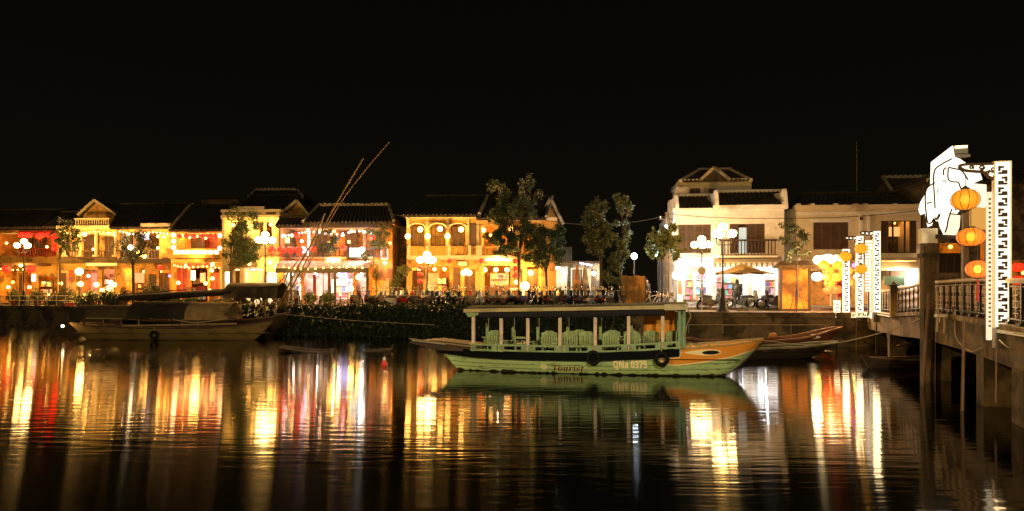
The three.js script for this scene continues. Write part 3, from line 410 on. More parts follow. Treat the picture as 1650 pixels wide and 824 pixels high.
{ // yellow arcade house
  const b = house('arcade_house', 'yellow house with three arches and balustrade upstairs, lit by round globe lamps', 655, 772, 44.5, -0.03), mw = m.yellow;
  b.wall('wall', 655, 348, 772, 487, [[660, 361, 684, 397, 0.45], [692, 361, 718, 397, 0.45], [725, 361, 750, 397, 0.45], [664, 432, 682, 487], [686, 428, 724, 487], [730, 430, 742, 487], [748, 434, 766, 487]], mw);
  b.body(655, 347, 772, 487, -7, -0.26, m.ochre); b.room(657, 356, 768, 414, 2.4, m.yellow); b.room(660, 426, 770, 487, 3.6, m.orange, m.ochre);
  b.bx('cornice', 653, 346, 774, 350, -0.1, 0.28, m.cream); b.bx('cornice', 654, 350, 773, 353, 0, 0.12, m.verge);
  for (const x of [655, 686, 719.5, 752, 768]) b.bx('pilaster', x, 353, x + 4, 397, 0, 0.12, m.verge);
  for (const [x0, x1] of [[660, 684], [692, 718], [725, 750]]) { const [a, t] = b.L(x0, 361, 0.02), [c] = b.L(x1, 361, 0.02), r = (c - a) / 2, g = new THREE.TorusGeometry(r + 0.05, 0.07, 6, 16, Math.PI); g.scale(1, 0.5, 1); part(b.g, 'arch_moulding', at(g, (a + c) / 2, t - r * 0.45, 0.03), m.cream); }
  b.roof([650, 772, 347], [690, 786, 318], 0.5, -3.6, m.tileDark, { verge: [0, 1], gm: m.yellow });
  b.bx('balcony_slab', 655, 412, 772, 418, 0, 0.7, m.cream); b.balusters(658, 400, 768, 411, 0.55, m.yellow, 0.19, 0.06); for (const x of [656, 686, 721, 754, 767]) b.bx('balustrade_pier', x, 396, x + 4.5, 412, 0.42, 0.66, m.cream);
  b.shutters(663, 366, 682, 411, -0.5, 2, m.shutter); b.frameIn(695, 366, 716, 411, -0.5, m.shutter, 3, 3); b.shutters(728, 366, 748, 411, -0.5, 2, m.shutter); b.bx('shutter', 756, 360, 767, 397, 0, 0.05, m.shutter);
  for (const [x, y] of [[677, 370], [709, 369], [743, 370], [689, 381], [721, 381]]) b.bulb(x, y, 0.25, 0.17, WARM, 22, 10, 'globe_lamp');
  b.bulb(657, 381, 0.5, 0.17, WARM, 30, 14, 'globe_lamp'); for (const [x, y, s] of [[747, 440, 20], [756, 440, 20], [752, 437, 14]]) b.bulb(x, y, 0.6, 0.18, WARM, s, 10, 'globe_lamp');
  b.door(730, 432, 742, 487, -0.1, m.wood); b.shutters(748, 436, 766, 487, -0.08, 2, m.wood); b.bx('white_panel', 690, 440, 706, 470, -1.4, -1.36, m.white); b.bx('pale_awning', 738, 422, 750, 428, 0, 0.8, m.paper); b.shutters(664, 436, 682, 487, -0.4, 2, m.wood);
  for (const x of [675, 700, 716]) b.bulb(x, 434, -1.5, 0.13, WARM, 9, 20); shelves(b, 692, 446, 720, 484, -2.8, 3, 70, BRIGHT, m.wood); b.bx('white_board', 688, 454, 699, 480, 0.5, 0.55, m.white);
}
{ // second yellow house, half behind the trees
  const b = house('tree_screened_house', 'yellow house with balcony and lit shop, half hidden by the large dark tree', 771, 900, 44.3, -0.03);
  b.wall('wall', 772, 353, 872, 487, [[776, 362, 796, 398], [804, 362, 826, 398], [836, 362, 858, 398], [780, 428, 822, 487], [828, 434, 842, 487], [848, 430, 868, 487]], m.yellow);
  b.body(772, 352, 896, 487, -8, -0.26, m.yellow); b.room(774, 358, 868, 398, 2.4, m.orange); b.room(776, 426, 870, 487, 3.4, m.orange, m.cream); b.bx('wall', 872, 353, 896, 487, -0.24, 0, m.ochre);
  b.bx('cornice', 770, 351, 898, 355, -0.1, 0.3, m.cream); b.roof([768, 880, 352], [800, 890, 319], 0.5, -3.8, m.tileDark, { verge: [0, 1], gm: m.yellow }); pediment(b, 868, 904, 362, 887, 322, -2, 6, m.ochre);
  b.bx('balcony_slab', 772, 412, 872, 416, 0, 0.8, m.cream); b.balusters(774, 400, 800, 411, 0.6, m.yellow, 0.19, 0.06); b.balusters(806, 400, 868, 411, 0.6, m.yellow, 0.19, 0.06); for (const x of [772, 801, 868]) b.bx('balustrade_pier', x, 396, x + 4.5, 412, 0.48, 0.72, m.cream);
  b.strip(782, 822, 419, 0.8, 0.14, [1, 0.6, 0.25], 10, 16); for (const x of [781, 799, 817]) b.bulb(x, 435, -0.5, 0.15, WARM, 18, 15, 'globe_lamp'); for (const [x, y] of [[779, 371], [824, 369], [790, 381], [846, 372]]) b.bulb(x, y, -0.3, 0.15, WARM, 12, 13);
  b.bx('counter', 786, 462, 822, 487, -0.6, 0.1, m.wood); shelves(b, 790, 440, 820, 470, -2.2, 3, 31); b.bx('pale_tray', 822, 464, 834, 468, 0.2, 0.6, m.paper); b.shutters(848, 434, 868, 487, -0.06, 2, m.wood); b.door(828, 436, 842, 487, -0.1, m.wood);
  b.bulb(855, 440, 0.5, 0.16, WARM, 28, 26, 'globe_lamp'); b.bulb(832, 455, 0.6, 0.14, WARM, 12, 12, 'globe_lamp');
}
{ // low shop with corrugated front
  const b = house('low_shop', 'low dim shop with corrugated upper front right of the large dark tree', 872, 968, 45.5, 0);
  b.wall('wall', 884, 424, 966, 487, [[888, 430, 914, 487], [920, 432, 940, 487], [946, 434, 962, 487]], m.grime); b.body(872, 424, 966, 487, -5, -0.26, m.grime); b.room(886, 428, 964, 487, 3, m.cream, m.grime);
  const [a, t] = b.L(896, 398, 0.1), [c, u] = b.L(922, 424, 0.1), r = []; for (let x = a; x < c; x += 0.14) r.push(cyl(x, u, t, 0.05, 0.05, 0.05, 6)); part(b.g, 'corrugated_sheet', [box(a, u, -0.1, c, t, 0.04), ...r], mat(0.13, 0.13, 0.11, 0.6, { k: 'concrete' }));
  b.bx('flat_roof', 880, 421, 968, 425, -5, 0.6, m.grime); b.strip(890, 902, 432, -0.6, 0.16, WHITE, 14, 24); b.bulb(908, 438, -1, 0.16, [1, 0.9, 0.85], 22, 22); b.bulb(957, 441, 0.6, 0.14, COOL, 34, 20, 'flood_lamp');
  { const p = b.L(934, 424, 0.7), q = b.L(954, 428, 0.7); part(b.g, 'violet_neon', bar([p[0], p[1], 0.7], [q[0], q[1], 0.7], 0.05), glow(0.6, 0.5, 1, 5)); } b.bx('wood_doors', 922, 434, 938, 487, -0.2, -0.14, m.wood);
}
{ // white house with the bright shops
  const b = house('white_shop_house', 'white two storey house with brightly lit open shops and dark balcony window', 1087, 1267, 42, -0.1);
  b.wall('wall', 1087, 340, 1152, 487, [[1093, 362, 1146, 408], [1090, 430, 1148, 487]], m.white, -0.3); b.wall('wall', 1152, 335, 1264, 487, [[1176, 361, 1233, 408], [1154, 430, 1206, 487], [1212, 430, 1261, 487]], m.white);
  b.body(1087, 340, 1264, 487, -8, -0.56, m.white); b.room(1089, 426, 1150, 487, 3.6, m.white, m.white, m.white, -0.56); b.room(1153, 426, 1262, 487, 3.8, m.white, m.white, m.white); b.room(1170, 356, 1240, 410, 2, m.ochre); 
  b.bx('cornice', 1085, 336, 1152, 340, -0.4, -0.1, m.white); b.bx('cornice', 1150, 331, 1267, 336, -0.1, 0.22, m.white);
  b.roof([1090, 1152, 336], [1092, 1150, 317], -0.3, -3, m.tile, { ridge: m.white, verge: [1, 0], vm: m.white, gm: m.white }); b.roof([1154, 1262, 332], [1156, 1260, 311], 0.1, -3, m.tile, { ridge: m.white, vm: m.white, gm: m.white });
  for (const [x, y] of [[1087, 316], [1151, 308], [1261, 306]]) { const [a, t] = b.L(x, y, -0.2), [, u] = b.L(x, 338, -0.2); part(b.g, 'fire_wall', poly([[-3.6, u], [0.3, u], [0.3, u + 0.25], [0.05, t - 0.1], [-0.05, t + 0.05], [-0.25, t], [-0.6, t - 0.12], [-2.8, t + 0.1], [-3.6, t]].map(([p, q]) => [-p, q]), 0.2).rotateY(Math.PI / 2).translate(a, 0, 0), m.white); }
  b.bx('attic_storey', 1097, 291, 1211, 336, -9, -4.6, m.cream); b.bx('attic_cap', 1095, 289, 1213, 293, -9, -4.4, m.cream); b.shutters(1112, 304, 1129, 312, -4.5, 2, m.shutter); b.shutters(1142, 304, 1156, 312, -4.5, 2, m.shutter);
  b.roof([1100, 1206, 291], [1128, 1176, 275], -4.4, -6.4, m.tile, { ridge: m.verge, gable: 0 }); { const [a, u] = b.L(1128, 291, -4.3), [c] = b.L(1176, 291, -4.3), [p, t] = b.L(1151, 271, -4.3); part(b.g, 'gable', poly([[a, u], [c, u], [p, t]], 0.2, -4.5), m.tile); for (const x of [a, c]) part(b.g, 'verge', beam([x, u, -4.25], [p, t + 0.05, -4.25], 0.14, 0.2), m.verge); }
  b.bx('rear_block', 1090, 302, 1110, 336, -5, -3.6, m.white);
  b.shutters(1093, 362, 1146, 408, -0.4, 4, m.shutter); b.shutters(1176, 361, 1190, 408, -0.08, 1, m.shutter); b.shutters(1204, 361, 1233, 408, -0.08, 2, m.shutter); b.bx('lit_gap', 1191, 367, 1203, 408, -0.2, -0.16, glow(0.75, 0.9, 0.85, 0.55));
  b.bx('balcony_slab', 1158, 411, 1254, 415, 0, 0.9, m.white); b.balusters(1160, 389, 1252, 410, 0.8, m.woodDark, 0.2, 0.045, 1);
  { const L = b.L, [a, t] = L(1152, 415, 0.05), [c] = L(1260, 415, 0.05), [a2, t2] = L(1150, 423, 1.5), [c2] = L(1260, 423, 1.5), n = 26; const aw = part(b.g, 'awning', slabGeo([a2, t2, 1.5], [c2, t2, 1.5], [c, t, 0.05], [a, t, 0.05], 0.04), mat(0.5, 0.42, 0.3, 0.9)); for (let k = 0; k < n; k++) part(aw, 'valance_strip', box(a2 + (c2 - a2) * k / n + 0.004, t2 - 0.28, 1.5, a2 + (c2 - a2) * (k + 1) / n - 0.004, t2 - 0.03, 1.52), k % 2 ? mat(0.62, 0.55, 0.42, 0.9) : mat(0.2, 0.16, 0.1, 0.9)); }
  b.bx('shop_sign', 1090, 416, 1150, 426, -0.3, -0.16, glow(1, 0.95, 0.88, 1.5)); b.strip(1094, 1146, 427, 0.2, 0.12, [0.97, 0.98, 1], 9, 12); b.strip(1156, 1204, 428, 0.4, 0.1, [0.97, 0.98, 1], 9, 9); b.strip(1212, 1258, 428, 0.4, 0.1, [0.97, 0.98, 1], 9, 9);
  for (const x of [1104, 1134, 1170, 1194, 1226, 1248]) b.bulb(x, 436, -2, 0.14, [0.97, 0.98, 1], 8, 11);
  shelves(b, 1103, 440, 1118, 486, -1.6, 4, 5); shelves(b, 1120, 440, 1144, 486, -2.4, 4, 15); shelves(b, 1166, 446, 1190, 486, -1.8, 4, 25); shelves(b, 1232, 440, 1256, 486, -1.4, 4, 35); shelves(b, 1154, 444, 1164, 486, -0.6, 4, 45);
  b.bx('white_cabinet', 1090, 440, 1101, 487, 0.2, 0.9, m.white); b.bx('red_drink_panel', 1092, 452, 1099, 474, 0.9, 0.92, mat(0.55, 0.1, 0.05, 0.5)); b.bx('step', 1088, 483, 1262, 487, 0, 0.7, m.stone); b.bx('pillar', 1207, 426, 1211, 487, -0.1, 0.1, m.white);
}
{ // long cream house at the bridge head
  const b = house('bridge_head_house', 'long cream house with dark shutters behind the bridge end lanterns', 1283, 1484, 42, -0.08);
  b.wall('wall', 1283, 334, 1484, 487, [[1311, 358, 1368, 402], [1420, 356, 1478, 408], [1290, 436, 1340, 487], [1350, 436, 1410, 487], [1418, 436, 1480, 487]], m.cream); b.body(1283, 334, 1484, 487, -8, -0.26, m.cream); b.room(1286, 432, 1482, 487, 3.4, m.ochre, m.cream); b.room(1414, 352, 1482, 408, 2.2, m.grime);
  b.bx('cornice', 1281, 331, 1486, 336, -0.2, 0.2, m.cream); b.bx('cornice', 1283, 342, 1484, 345, 0, 0.1, m.white); for (const x of [1284, 1306, 1344, 1376, 1392, 1440, 1476]) b.bx('parapet_pier', x, 328, x + 7, 336, -0.3, 0.14, m.cream); for (const x of [1386, 1398]) b.bx('pilaster', x, 345, x + 5, 414, 0, 0.14, m.white); b.bx('dark_roundel', 1386, 350, 1391, 355, 0.14, 0.17, m.dark);
  b.roof([1286, 1484, 332], [1292, 1480, 314], -0.3, -3.2, m.tileDark, { gable: 0, verge: [0, 0] }); b.roof([1438, 1500, 311], [1424, 1512, 288], -4, -7, m.tile, { ridge: m.verge, comb: 1, gm: m.grime, verge: [1, 1] }); 
  b.shutters(1311, 358, 1368, 402, -0.08, 4, m.shutter); b.bx('lintel', 1308, 354, 1371, 358, 0, 0.1, m.white); b.frameIn(1420, 356, 1478, 408, -0.1, m.woodDark, 3, 1, 0.1); b.shutters(1420, 356, 1432, 408, -0.07, 1, m.shutter); b.shutters(1466, 356, 1478, 408, -0.07, 1, m.shutter); b.bx('lit_picture', 1433, 366, 1451, 381, -2.3, -2.26, glow(1, 0.5, 0.15, 0.9)); b.bulb(1442, 360, -1.5, 0.07, AMBER, 4, 2);
  b.bx('lean_to_roof', 1290, 416, 1484, 420, 0, 1.6, mat(0.3, 0.24, 0.16, 0.8)); b.strip(1420, 1476, 420.5, 1.5, 0.07, WARM, 2.4, 7); b.strip(1430, 1480, 434, 0.4, 0.1, [1, 0.75, 0.5], 3, 9);
  b.bx('teal_awning', 1426, 445, 1458, 460, 0.3, 0.4, mat(0.1, 0.22, 0.2, 0.8)); for (const [x, y, c] of [[1464, 444, WHITE], [1470, 460, WHITE], [1446, 459, [0.4, 0.5, 1]], [1380, 446, WARM], [1320, 446, WARM]]) b.bulb(x, y, -0.6, 0.14, c, 14, 14);
  b.bx('clothes_rail', 1336, 450, 1372, 478, -0.8, -0.6, m.redWood);
}
{ // dim house beyond the bridge
  const b = house('dim_house', 'dim brown house behind the bridge railing at the right', 1500, 1760, 41, 0.01);
  b.wall('wall', 1500, 292, 1760, 487, [[1514, 392, 1552, 440], [1580, 380, 1610, 440], [1630, 420, 1680, 487]], m.grime); b.body(1500, 292, 1760, 487, -6, -0.26, m.stoneDark); b.room(1504, 384, 1700, 487, 2.6, m.ochre, m.grime);
  b.roof([1496, 1766, 292], [1510, 1760, 276], 0.5, -3, m.tileDark, { gm: m.grime }); b.shutters(1514, 408, 1552, 440, -0.06, 3, m.woodDark); b.bulb(1532, 398, -0.9, 0.12, AMBER, 6, 9); b.bulb(1590, 430, -0.9, 0.12, AMBER, 6, 10); b.bulb(1650, 440, -0.9, 0.12, AMBER, 6, 10); b.bx('cornice', 1498, 366, 1762, 371, 0, 0.3, m.grime);
}
{ // yellow kiosk
  const b = house('yellow_kiosk', 'plain yellow kiosk with a shaggy dark roof at the quay edge', 1256, 1306, 34.3, -0.16); b.g.userData.category = 'kiosk'; const y = mat(0.72, 0.36, 0.035, 0.85, { k: 'plaster' });
  b.bx('wall', 1259, 431, 1304, 498, -0.7, -0.02, y); { const [a] = b.L(1259, 431, 0), [c, t] = b.L(1304, 431, 0); part(b.g, 'corner_post', box(a - 0.06, 0, -0.06, a + 0.05, t, 0.05), m.woodDark); part(b.g, 'corner_post', box(c - 0.05, 0, -0.06, c + 0.06, t, 0.05), m.woodDark); part(b.g, 'sill', box(a + 0.05, 0.0, -0.06, c - 0.05, 0.1, 0.03), m.woodDark);
    part(b.g, 'thatched_roof', M([new THREE.CylinderGeometry(0.8, 1.36, 0.34, 4, 3).rotateY(Math.PI / 4).scale(1, 1, 0.6).translate((a + c) / 2, t + 0.17, -0.36)]), mat(0.1, 0.06, 0.025, 0.95, { k: 'concrete' })); const r = rng(9), th = []; for (let k = 0; k < 260; k++) { const x = a - 0.3 + r() * (c - a + 0.6), l = 0.12 + r() * 0.16; th.push(bar([x, t + 0.1, 0.12 + r() * 0.08], [x + (r() - 0.5) * 0.05, t + 0.1 - l, 0.2 + r() * 0.06], 0.012, 0.004, 4)); } part(b.g, 'thatch_fringe', th, mat(0.12, 0.075, 0.03, 0.95)).userData.kind = 'stuff'; }
}
// ---------------------------------------------------------------- street lamps
function streetLamp(label, px, d, top, o = {}) { // top: pixel row of the highest globe
  const f = frame(px, d), t = thing('street_lamp', label, 'street lamp', f.o, o.yaw ?? 0, 'cast iron street lamps on the quay'), h = f.L(px, top)[1] - 0.15;
  part(t, 'base', lathe([[0.3, 0], [0.3, 0.12], [0.2, 0.2], [0.17, 0.55], [0.21, 0.6], [0.13, 0.7], [0.1, 1.0], [0.12, 1.05], [0.06, 1.15]], 10), m.iron);
  part(t, 'post', lathe([[0.055, 1.1], [0.045, h * 0.6], [0.06, h * 0.62], [0.04, h * 0.66], [0.035, h - 0.1], [0.05, h]], 8), m.iron);
  const globe = lathe([[0.05, -0.17], [0.16, -0.12], [0.215, 0], [0.2, 0.1], [0.12, 0.17], [0, 0.2]], 12), gm = glow(1, 0.6, 0.19, o.s ?? 42), one = (x, y, z) => { const g = part(t, 'globe', globe.clone().translate(x, y, z), gm); part(g, 'collar', cyl(x, y - 0.24, y - 0.16, z, 0.05, 0.08, 8), m.iron); light(t, [x, y, z], WARM, o.cd ?? 26, 0.2); };
  one(0, h + 0.22, 0);
  for (let k = 0; k < 3; k++) { const a = k * 2.094 + (o.turn ?? 0.35), x = Math.cos(a) * 0.42, z = Math.sin(a) * 0.42, y = h - 0.1; part(t, 'arm', tube([[0, h - 0.55, 0], [x * 0.5, h - 0.62, z * 0.5], [x, h - 0.5, z], [x, y - 0.2, z]], 0.022, 12, 5), m.iron); one(x, y, z); }
  return t;
}
streetLamp('four globe street lamp at the far left of the quay', 38, 51, 391);
streetLamp('four globe street lamp beside the bamboo poles, right of the dense round tree', 427, 40.2, 381, { turn: 0.1 });
streetLamp('four globe street lamp before the arcaded yellow house, behind parked motorbikes', 688, 40, 413, { turn: 0.6 });
streetLamp('smaller looking four globe street lamp standing before the white shop', 1131, 38.4, 388, { turn: 0.9, cd: 14 });
streetLamp('tallest four globe street lamp at the quay edge before the white shop', 1165, 32.1, 369, { turn: 2.6, cd: 18 });
function bollardLamp(label, px, py, d, r, s, cd, c = WARM) { // single globe on a thin post
  const f = frame(px, d), t = thing('globe_lamp_post', label, 'lamp post', f.o, 0, 'single globe lamps along the promenade'), h = f.L(px, py)[1];
  part(t, 'post', [cyl(0, 0, h - r, 0, 0.04, 0.03, 7), cyl(0, 0, 0.12, 0, 0.1, 0.08, 8)], m.iron); const g = part(t, 'globe', new THREE.SphereGeometry(r, 12, 10).translate(0, h, 0), glow(...c, s)); part(g, 'collar', cyl(0, h - r - 0.04, h - r * 0.9, 0, 0.07, 0.08, 8), m.iron); light(t, [0, h, 0], c, cd, r); return t;
}
bollardLamp('bright single globe lamp before the gabled house on the left', 127, 438, 48, 0.24, 60, 60);
bollardLamp('short globe lamp behind the canopy of the left boats', 338, 470, 42.4, 0.15, 30, 20);
bollardLamp('short globe lamp on the terrace below the awning', 565, 465, 40, 0.17, 34, 26);
bollardLamp('broad low globe lamp near the trunk of the large dark tree', 846, 461, 38.2, 0.24, 34, 30);
bollardLamp('cold white globe lamp left of the leafy tree beside the white house', 1022, 413, 38, 0.17, 22, 24, COOL);
bollardLamp('cold white globe lamp against the leafy tree beside the white house', 1061, 411, 38, 0.17, 22, 24, COOL);
bollardLamp('warm globe lamp left of the white shop front', 1090, 444, 40.3, 0.23, 16, 14, WHITE);
// ---------------------------------------------------------------- silk lanterns
function lanternGeo(r, squash) { const pts = []; for (let k = 0; k <= 10; k++) { const a = -1.25 + 2.5 * k / 10; pts.push([Math.cos(a) * r, Math.sin(a) * r * squash]); } const g = lathe(pts, 20), p = g.attributes.position; for (let i = 0; i < p.count; i++) { const a = Math.atan2(p.getZ(i), p.getX(i)), k = 1 - 0.045 * Math.abs(Math.sin(a * 5)); p.setX(i, p.getX(i) * k); p.setZ(i, p.getZ(i) * k); } g.computeVertexNormals(); return g; }
function lantern(label, group, px, py, d, r, c, s, cd, o = {}) {
  const pos = P(px, py, d), t = thing('silk_lantern', label, 'lantern', pos, 0, group), q = o.squash ?? 0.82, em = glow(...c, s);
  let sm2 = em; if (o.core) { sm2 = new THREE.MeshPhysicalMaterial({ roughness: 0.72, transmission: 0.8, side: THREE.DoubleSide }); sm2.color.setRGB(...o.silk); sm2.emissive.setRGB(c[0] * s, c[1] * s, c[2] * s); }
  const sh = part(t, 'shade', lanternGeo(r, q), sm2); if (o.core) part(t, 'bulb', new THREE.SphereGeometry(r * 0.36, 14, 10).translate(0, o.lift ?? 0, 0), glow(1, 0.6, 0.22, o.core)); part(t, 'top_cap', cyl(0, r * q * 0.93, r * q * 1.1, 0, r * 0.34, r * 0.3, 10), m.woodDark); part(t, 'bottom_cap', cyl(0, -r * q * 1.08, -r * q * 0.93, 0, r * 0.28, r * 0.32, 10), m.woodDark);
  if (o.detail) { const rib = []; for (let k = 0; k < 10; k++) { const a = k * Math.PI / 5, pts = []; for (let j = 0; j <= 8; j++) { const e = -1.25 + 2.5 * j / 8; pts.push([Math.cos(e) * r * Math.cos(a) * 1.004, Math.sin(e) * r * q, Math.cos(e) * r * Math.sin(a) * 1.004]); } rib.push(tube(pts, r * 0.024, 12, 4)); } part(sh, 'ribs', rib, mat(0.16, 0.05, 0.008, 0.7)); }
  if (o.tassel !== 0) part(t, 'tassel', [cyl(0, -r * q - r * (o.tassel ?? 0.9), -r * q * 1.05, 0, r * 0.13, r * 0.07, 7)], mat(0.4, 0.03, 0.02, 0.8));
  part(t, 'cord', cyl(0, r * q * 1.05, r * q * 1.05 + (o.cord ?? 0.2), 0, 0.008, 0.008, 4), m.cable);
  if (cd) light(t, [0, 0, 0], c, cd, r * 0.5); return t;
}
const ORD = ['first', 'second', 'third', 'fourth', 'fifth', 'sixth', 'seventh', 'eighth', 'ninth', 'tenth', 'eleventh', 'twelfth', 'thirteenth', 'fourteenth', 'fifteenth', 'sixteenth'];
const rl = 'red lantern along the far left gallery', gl = 'red lanterns on the left gallery house';
for (const [i, [x, y]] of [[35, 379], [45, 379], [62, 381], [66, 379], [79, 379], [84, 378]].entries()) lantern(rl + ', ' + ORD[i] + ' from the left', gl, x, y, 57, 0.28, RED, 3.2, x === 35 ? 5 : 2, { cord: 0.25 });
for (const [i, y] of [385, 393, 401].entries()) lantern(['top', 'middle', 'bottom'][i] + ' red lantern in the string down the corner of the far left gallery', gl, 88, y, 57, 0.24, RED, 3.2, 1.6);
for (const x of [10, 49]) lantern(x < 20 ? 'red lantern under the street canopy at the left edge' : 'red lantern under the street canopy beside the far left lamp post', 'red lanterns under the street canopy', x, 434, 55.4, 0.33, RED, 3.2, 2);
for (const [i, x] of [289, 300, 312, 326, 338, 347].entries()) lantern('small red lantern above the glowing balcony panels, ' + ORD[i] + ' from the left', 'red lanterns of the balcony house', x, 381, 51, 0.2, RED, 3.2, 1);
for (const [i, x] of [305, 318, 333].entries()) lantern(['left', 'middle', 'right'][i] + ' small red lantern hung over the red shutters', 'red lanterns over the red shutters', x, 427, 51, 0.2, RED, 3.2, 1);
for (const [i, [x, k]] of [[438, 0], [453, 0], [468, 0], [482, 1]].entries()) lantern('red lantern in the low row across the restaurant gallery, ' + ORD[i] + ' from the left', 'red lanterns on the restaurant gallery', x, 403, 46, 0.29, RED, 3.2, 2);
for (const [x, y] of [[478, 379], [553, 400], [600, 384], [505, 402]]) lantern({ 478: 'small red lantern high up behind the bamboo poles', 553: 'red lantern hanging amid the gallery plants of the restaurant', 600: 'small red lantern beside the creeper on the restaurant', 505: 'red lantern just right of the crossing bamboo poles' }[x], 'red lanterns on the restaurant gallery', x, y, 46, 0.22, RED, 3.2, 1.4);
for (const [i, y] of [431, 442, 453].entries()) lantern(['top', 'middle', 'bottom'][i] + ' red lantern in the string of three left of the arcaded house lamp', 'red lantern strings before the arcaded house', 677, y, 40.5, 0.17, RED, 3.2, 2, { squash: 0.7, tassel: 0.3, cord: 0.1 });
for (const [i, y] of [421, 433, 444].entries()) lantern(['top', 'middle', 'bottom'][i] + ' red lantern in the string right of the lit shop sign', 'red lantern strings before the arcaded house', 830, y, 43, 0.2, RED, 3.2, 2, { squash: 0.75, tassel: 0.3, cord: 0.1 });
lantern('red lantern under the balcony of the arcaded house, left one', 'red lanterns under the yellow balcony', 724, 421, 43.4, 0.17, RED, 3.2, 1); lantern('red lantern under the balcony beside the lit shop sign', 'red lanterns under the yellow balcony', 775, 421, 43.4, 0.18, RED, 3.2, 1);
lantern('small red lantern amid the plants below the broad tiled roof', 'red lanterns among the left plants', 258, 431, 53, 0.22, RED, 3.2, 1);
// the bridge head cluster
const bh = 'lanterns massed at the far end of the bridge';
for (const [i, [x, y, r, c, s]] of [[1320, 419, 0.27, WARM, 16], [1334, 418, 0.3, WARM, 18], [1348, 418, 0.25, WARM, 18]].entries()) lantern(['left', 'middle', 'right'][i] + ' dazzling round lantern in the top row at the bridge end', bh, x, y, 33.4, r, [1, 0.68, 0.3], s, 16, { tassel: 0 });
for (const [i, [x, y, r]] of [[1328, 427, 0.26], [1335, 437, 0.26], [1334, 447, 0.24], [1337, 457, 0.24], [1350, 428, 0.26], [1363, 437, 0.3], [1349, 447, 0.26], [1366, 456, 0.24]].entries()) lantern('orange lantern in the bridge end cluster, ' + ['upper left', 'second down of the left string', 'third down of the left string', 'fourth down of the left string', 'upper middle', 'upper right beside the lit post', 'lower middle', 'lower right beside the lit post'][i], bh, x, y, 32.6 - (x % 5) * 0.2, r, [1, 0.13, 0.008], 5, 8);
for (const [x, y] of [[1335, 468], [1349, 467]]) lantern((x < 1340 ? 'left' : 'right') + ' of the two lowest red lanterns hanging in the cluster at the bridge end', bh, x, y, 32.2, 0.24, [1, 0.06, 0.01], 5, 8);
for (const [x, y] of [[1317, 446]]) lantern('brightest white lantern left of the orange cluster at the bridge end', bh, x, y, 31.6, 0.24, [1, 0.7, 0.32], 34, 55, { tassel: 0 });
lantern('violet lantern between the lit posts of the bridge end', bh, 1378, 428, 31.5, 0.13, [0.7, 0.15, 0.8], 2.4, 1);
lantern('yellow lantern on the farthest bridge bracket', bh, 1362, 414, 30.5, 0.28, [1, 0.4, 0.02], 1.0, 6, { detail: 1 });
lantern('yellow lantern on the second lit bridge post, upper', bh, 1388, 401, 26.6, 0.24, [1, 0.4, 0.02], 1.0, 6, { detail: 1, cord: 0.35 }); lantern('yellow lantern on the second lit bridge post, lower', bh, 1388, 434, 26.6, 0.22, [1, 0.4, 0.02], 1.0, 6, { detail: 1, cord: 0.5 });
// the three near lanterns
lantern('large yellow lantern, topmost of three on the near bridge post', 'three large lanterns on the near bridge post', 1556, 322, 13.2, 0.245, [1, 0.4, 0.01], 0.36, 0.36, { core: 2.4, silk: [0.85, 0.5, 0.06], detail: 1, squash: 0.86, tassel: 0, cord: 0.28 });
lantern('large orange lantern, middle of three on the near bridge post', 'three large lanterns on the near bridge post', 1565, 382, 13.2, 0.245, [1, 0.3, 0.014], 0.36, 0.45, { core: 4.5, silk: [0.85, 0.4, 0.05], detail: 1, squash: 0.74, tassel: 0, cord: 0.5 });
lantern('large glowing red lantern with tassel, lowest of three on the near bridge post', 'three large lanterns on the near bridge post', 1576, 434, 13.2, 0.21, [1, 0.11, 0.012], 0.5, 0.8, { core: 14, silk: [0.85, 0.26, 0.06], detail: 1, squash: 0.82, tassel: 2.1, cord: 0.45 });
for (const [y, k] of [[431, 0], [452, 1]]) lantern(k ? 'lower red lantern at the right edge beyond the bridge' : 'upper red lantern at the right edge beyond the bridge', 'red lanterns beyond the bridge', 1641, y, 17.5, 0.15, [1, 0.03, 0.006], 1.2, 2, { detail: 1 });
// ---------------------------------------------------------------- trees
tree('street_tree', 'slender tree before the gallery of the far left house', 96, 50, [[98, 375, 13], [112, 368, 13], [118, 388, 14], [104, 396, 10], [124, 376, 9]], { seed: 101, n: 900, leaf: 0.22, m: 0, r: 0.07 });
tree('street_tree', 'open leafy tree before the broad tiled roof house', 214, 48.5, [[198, 392, 13], [216, 384, 14], [232, 398, 13], [208, 408, 12], [224, 414, 11], [240, 388, 8]], { seed: 111, n: 900, leaf: 0.2, m: 2, r: 0.1 });
tree('dense_tree', 'dense dark round tree before the cream parapet house', 372, 44.5, [[372, 376, 16], [388, 362, 18], [402, 376, 17], [380, 396, 18], [400, 402, 18], [390, 420, 14], [368, 412, 12], [410, 392, 12]], { seed: 121, n: 5200, leaf: 0.17, m: 0, r: 0.1 });
tree('large_tree', 'largest dark tree rising above the roofs beside the yellow house', 836, 38.5, [[803, 310, 11, 16], [818, 322, 13, 15], [806, 336, 13], [848, 312, 10, 20], [862, 316, 9, 16], [838, 332, 15, 12], [822, 348, 15, 10], [852, 342, 14, 10], [798, 350, 10, 8], [812, 372, 16, 8], [842, 376, 14, 9], [796, 386, 12, 7], [822, 394, 18, 8], [808, 404, 12, 6]], { seed: 131, n: 9000, leaf: 0.17, m: 0, r: 0.11, aspect: 0.32 });
tree('street_tree', 'rounded green tree right of the largest dark tree', 880, 38, [[858, 384, 15], [878, 372, 15], [894, 388, 14], [868, 402, 16], [888, 408, 16], [878, 424, 13], [856, 412, 12], [902, 372, 8], [852, 366, 12]], { seed: 141, n: 6000, leaf: 0.16, m: 0, r: 0.07 });
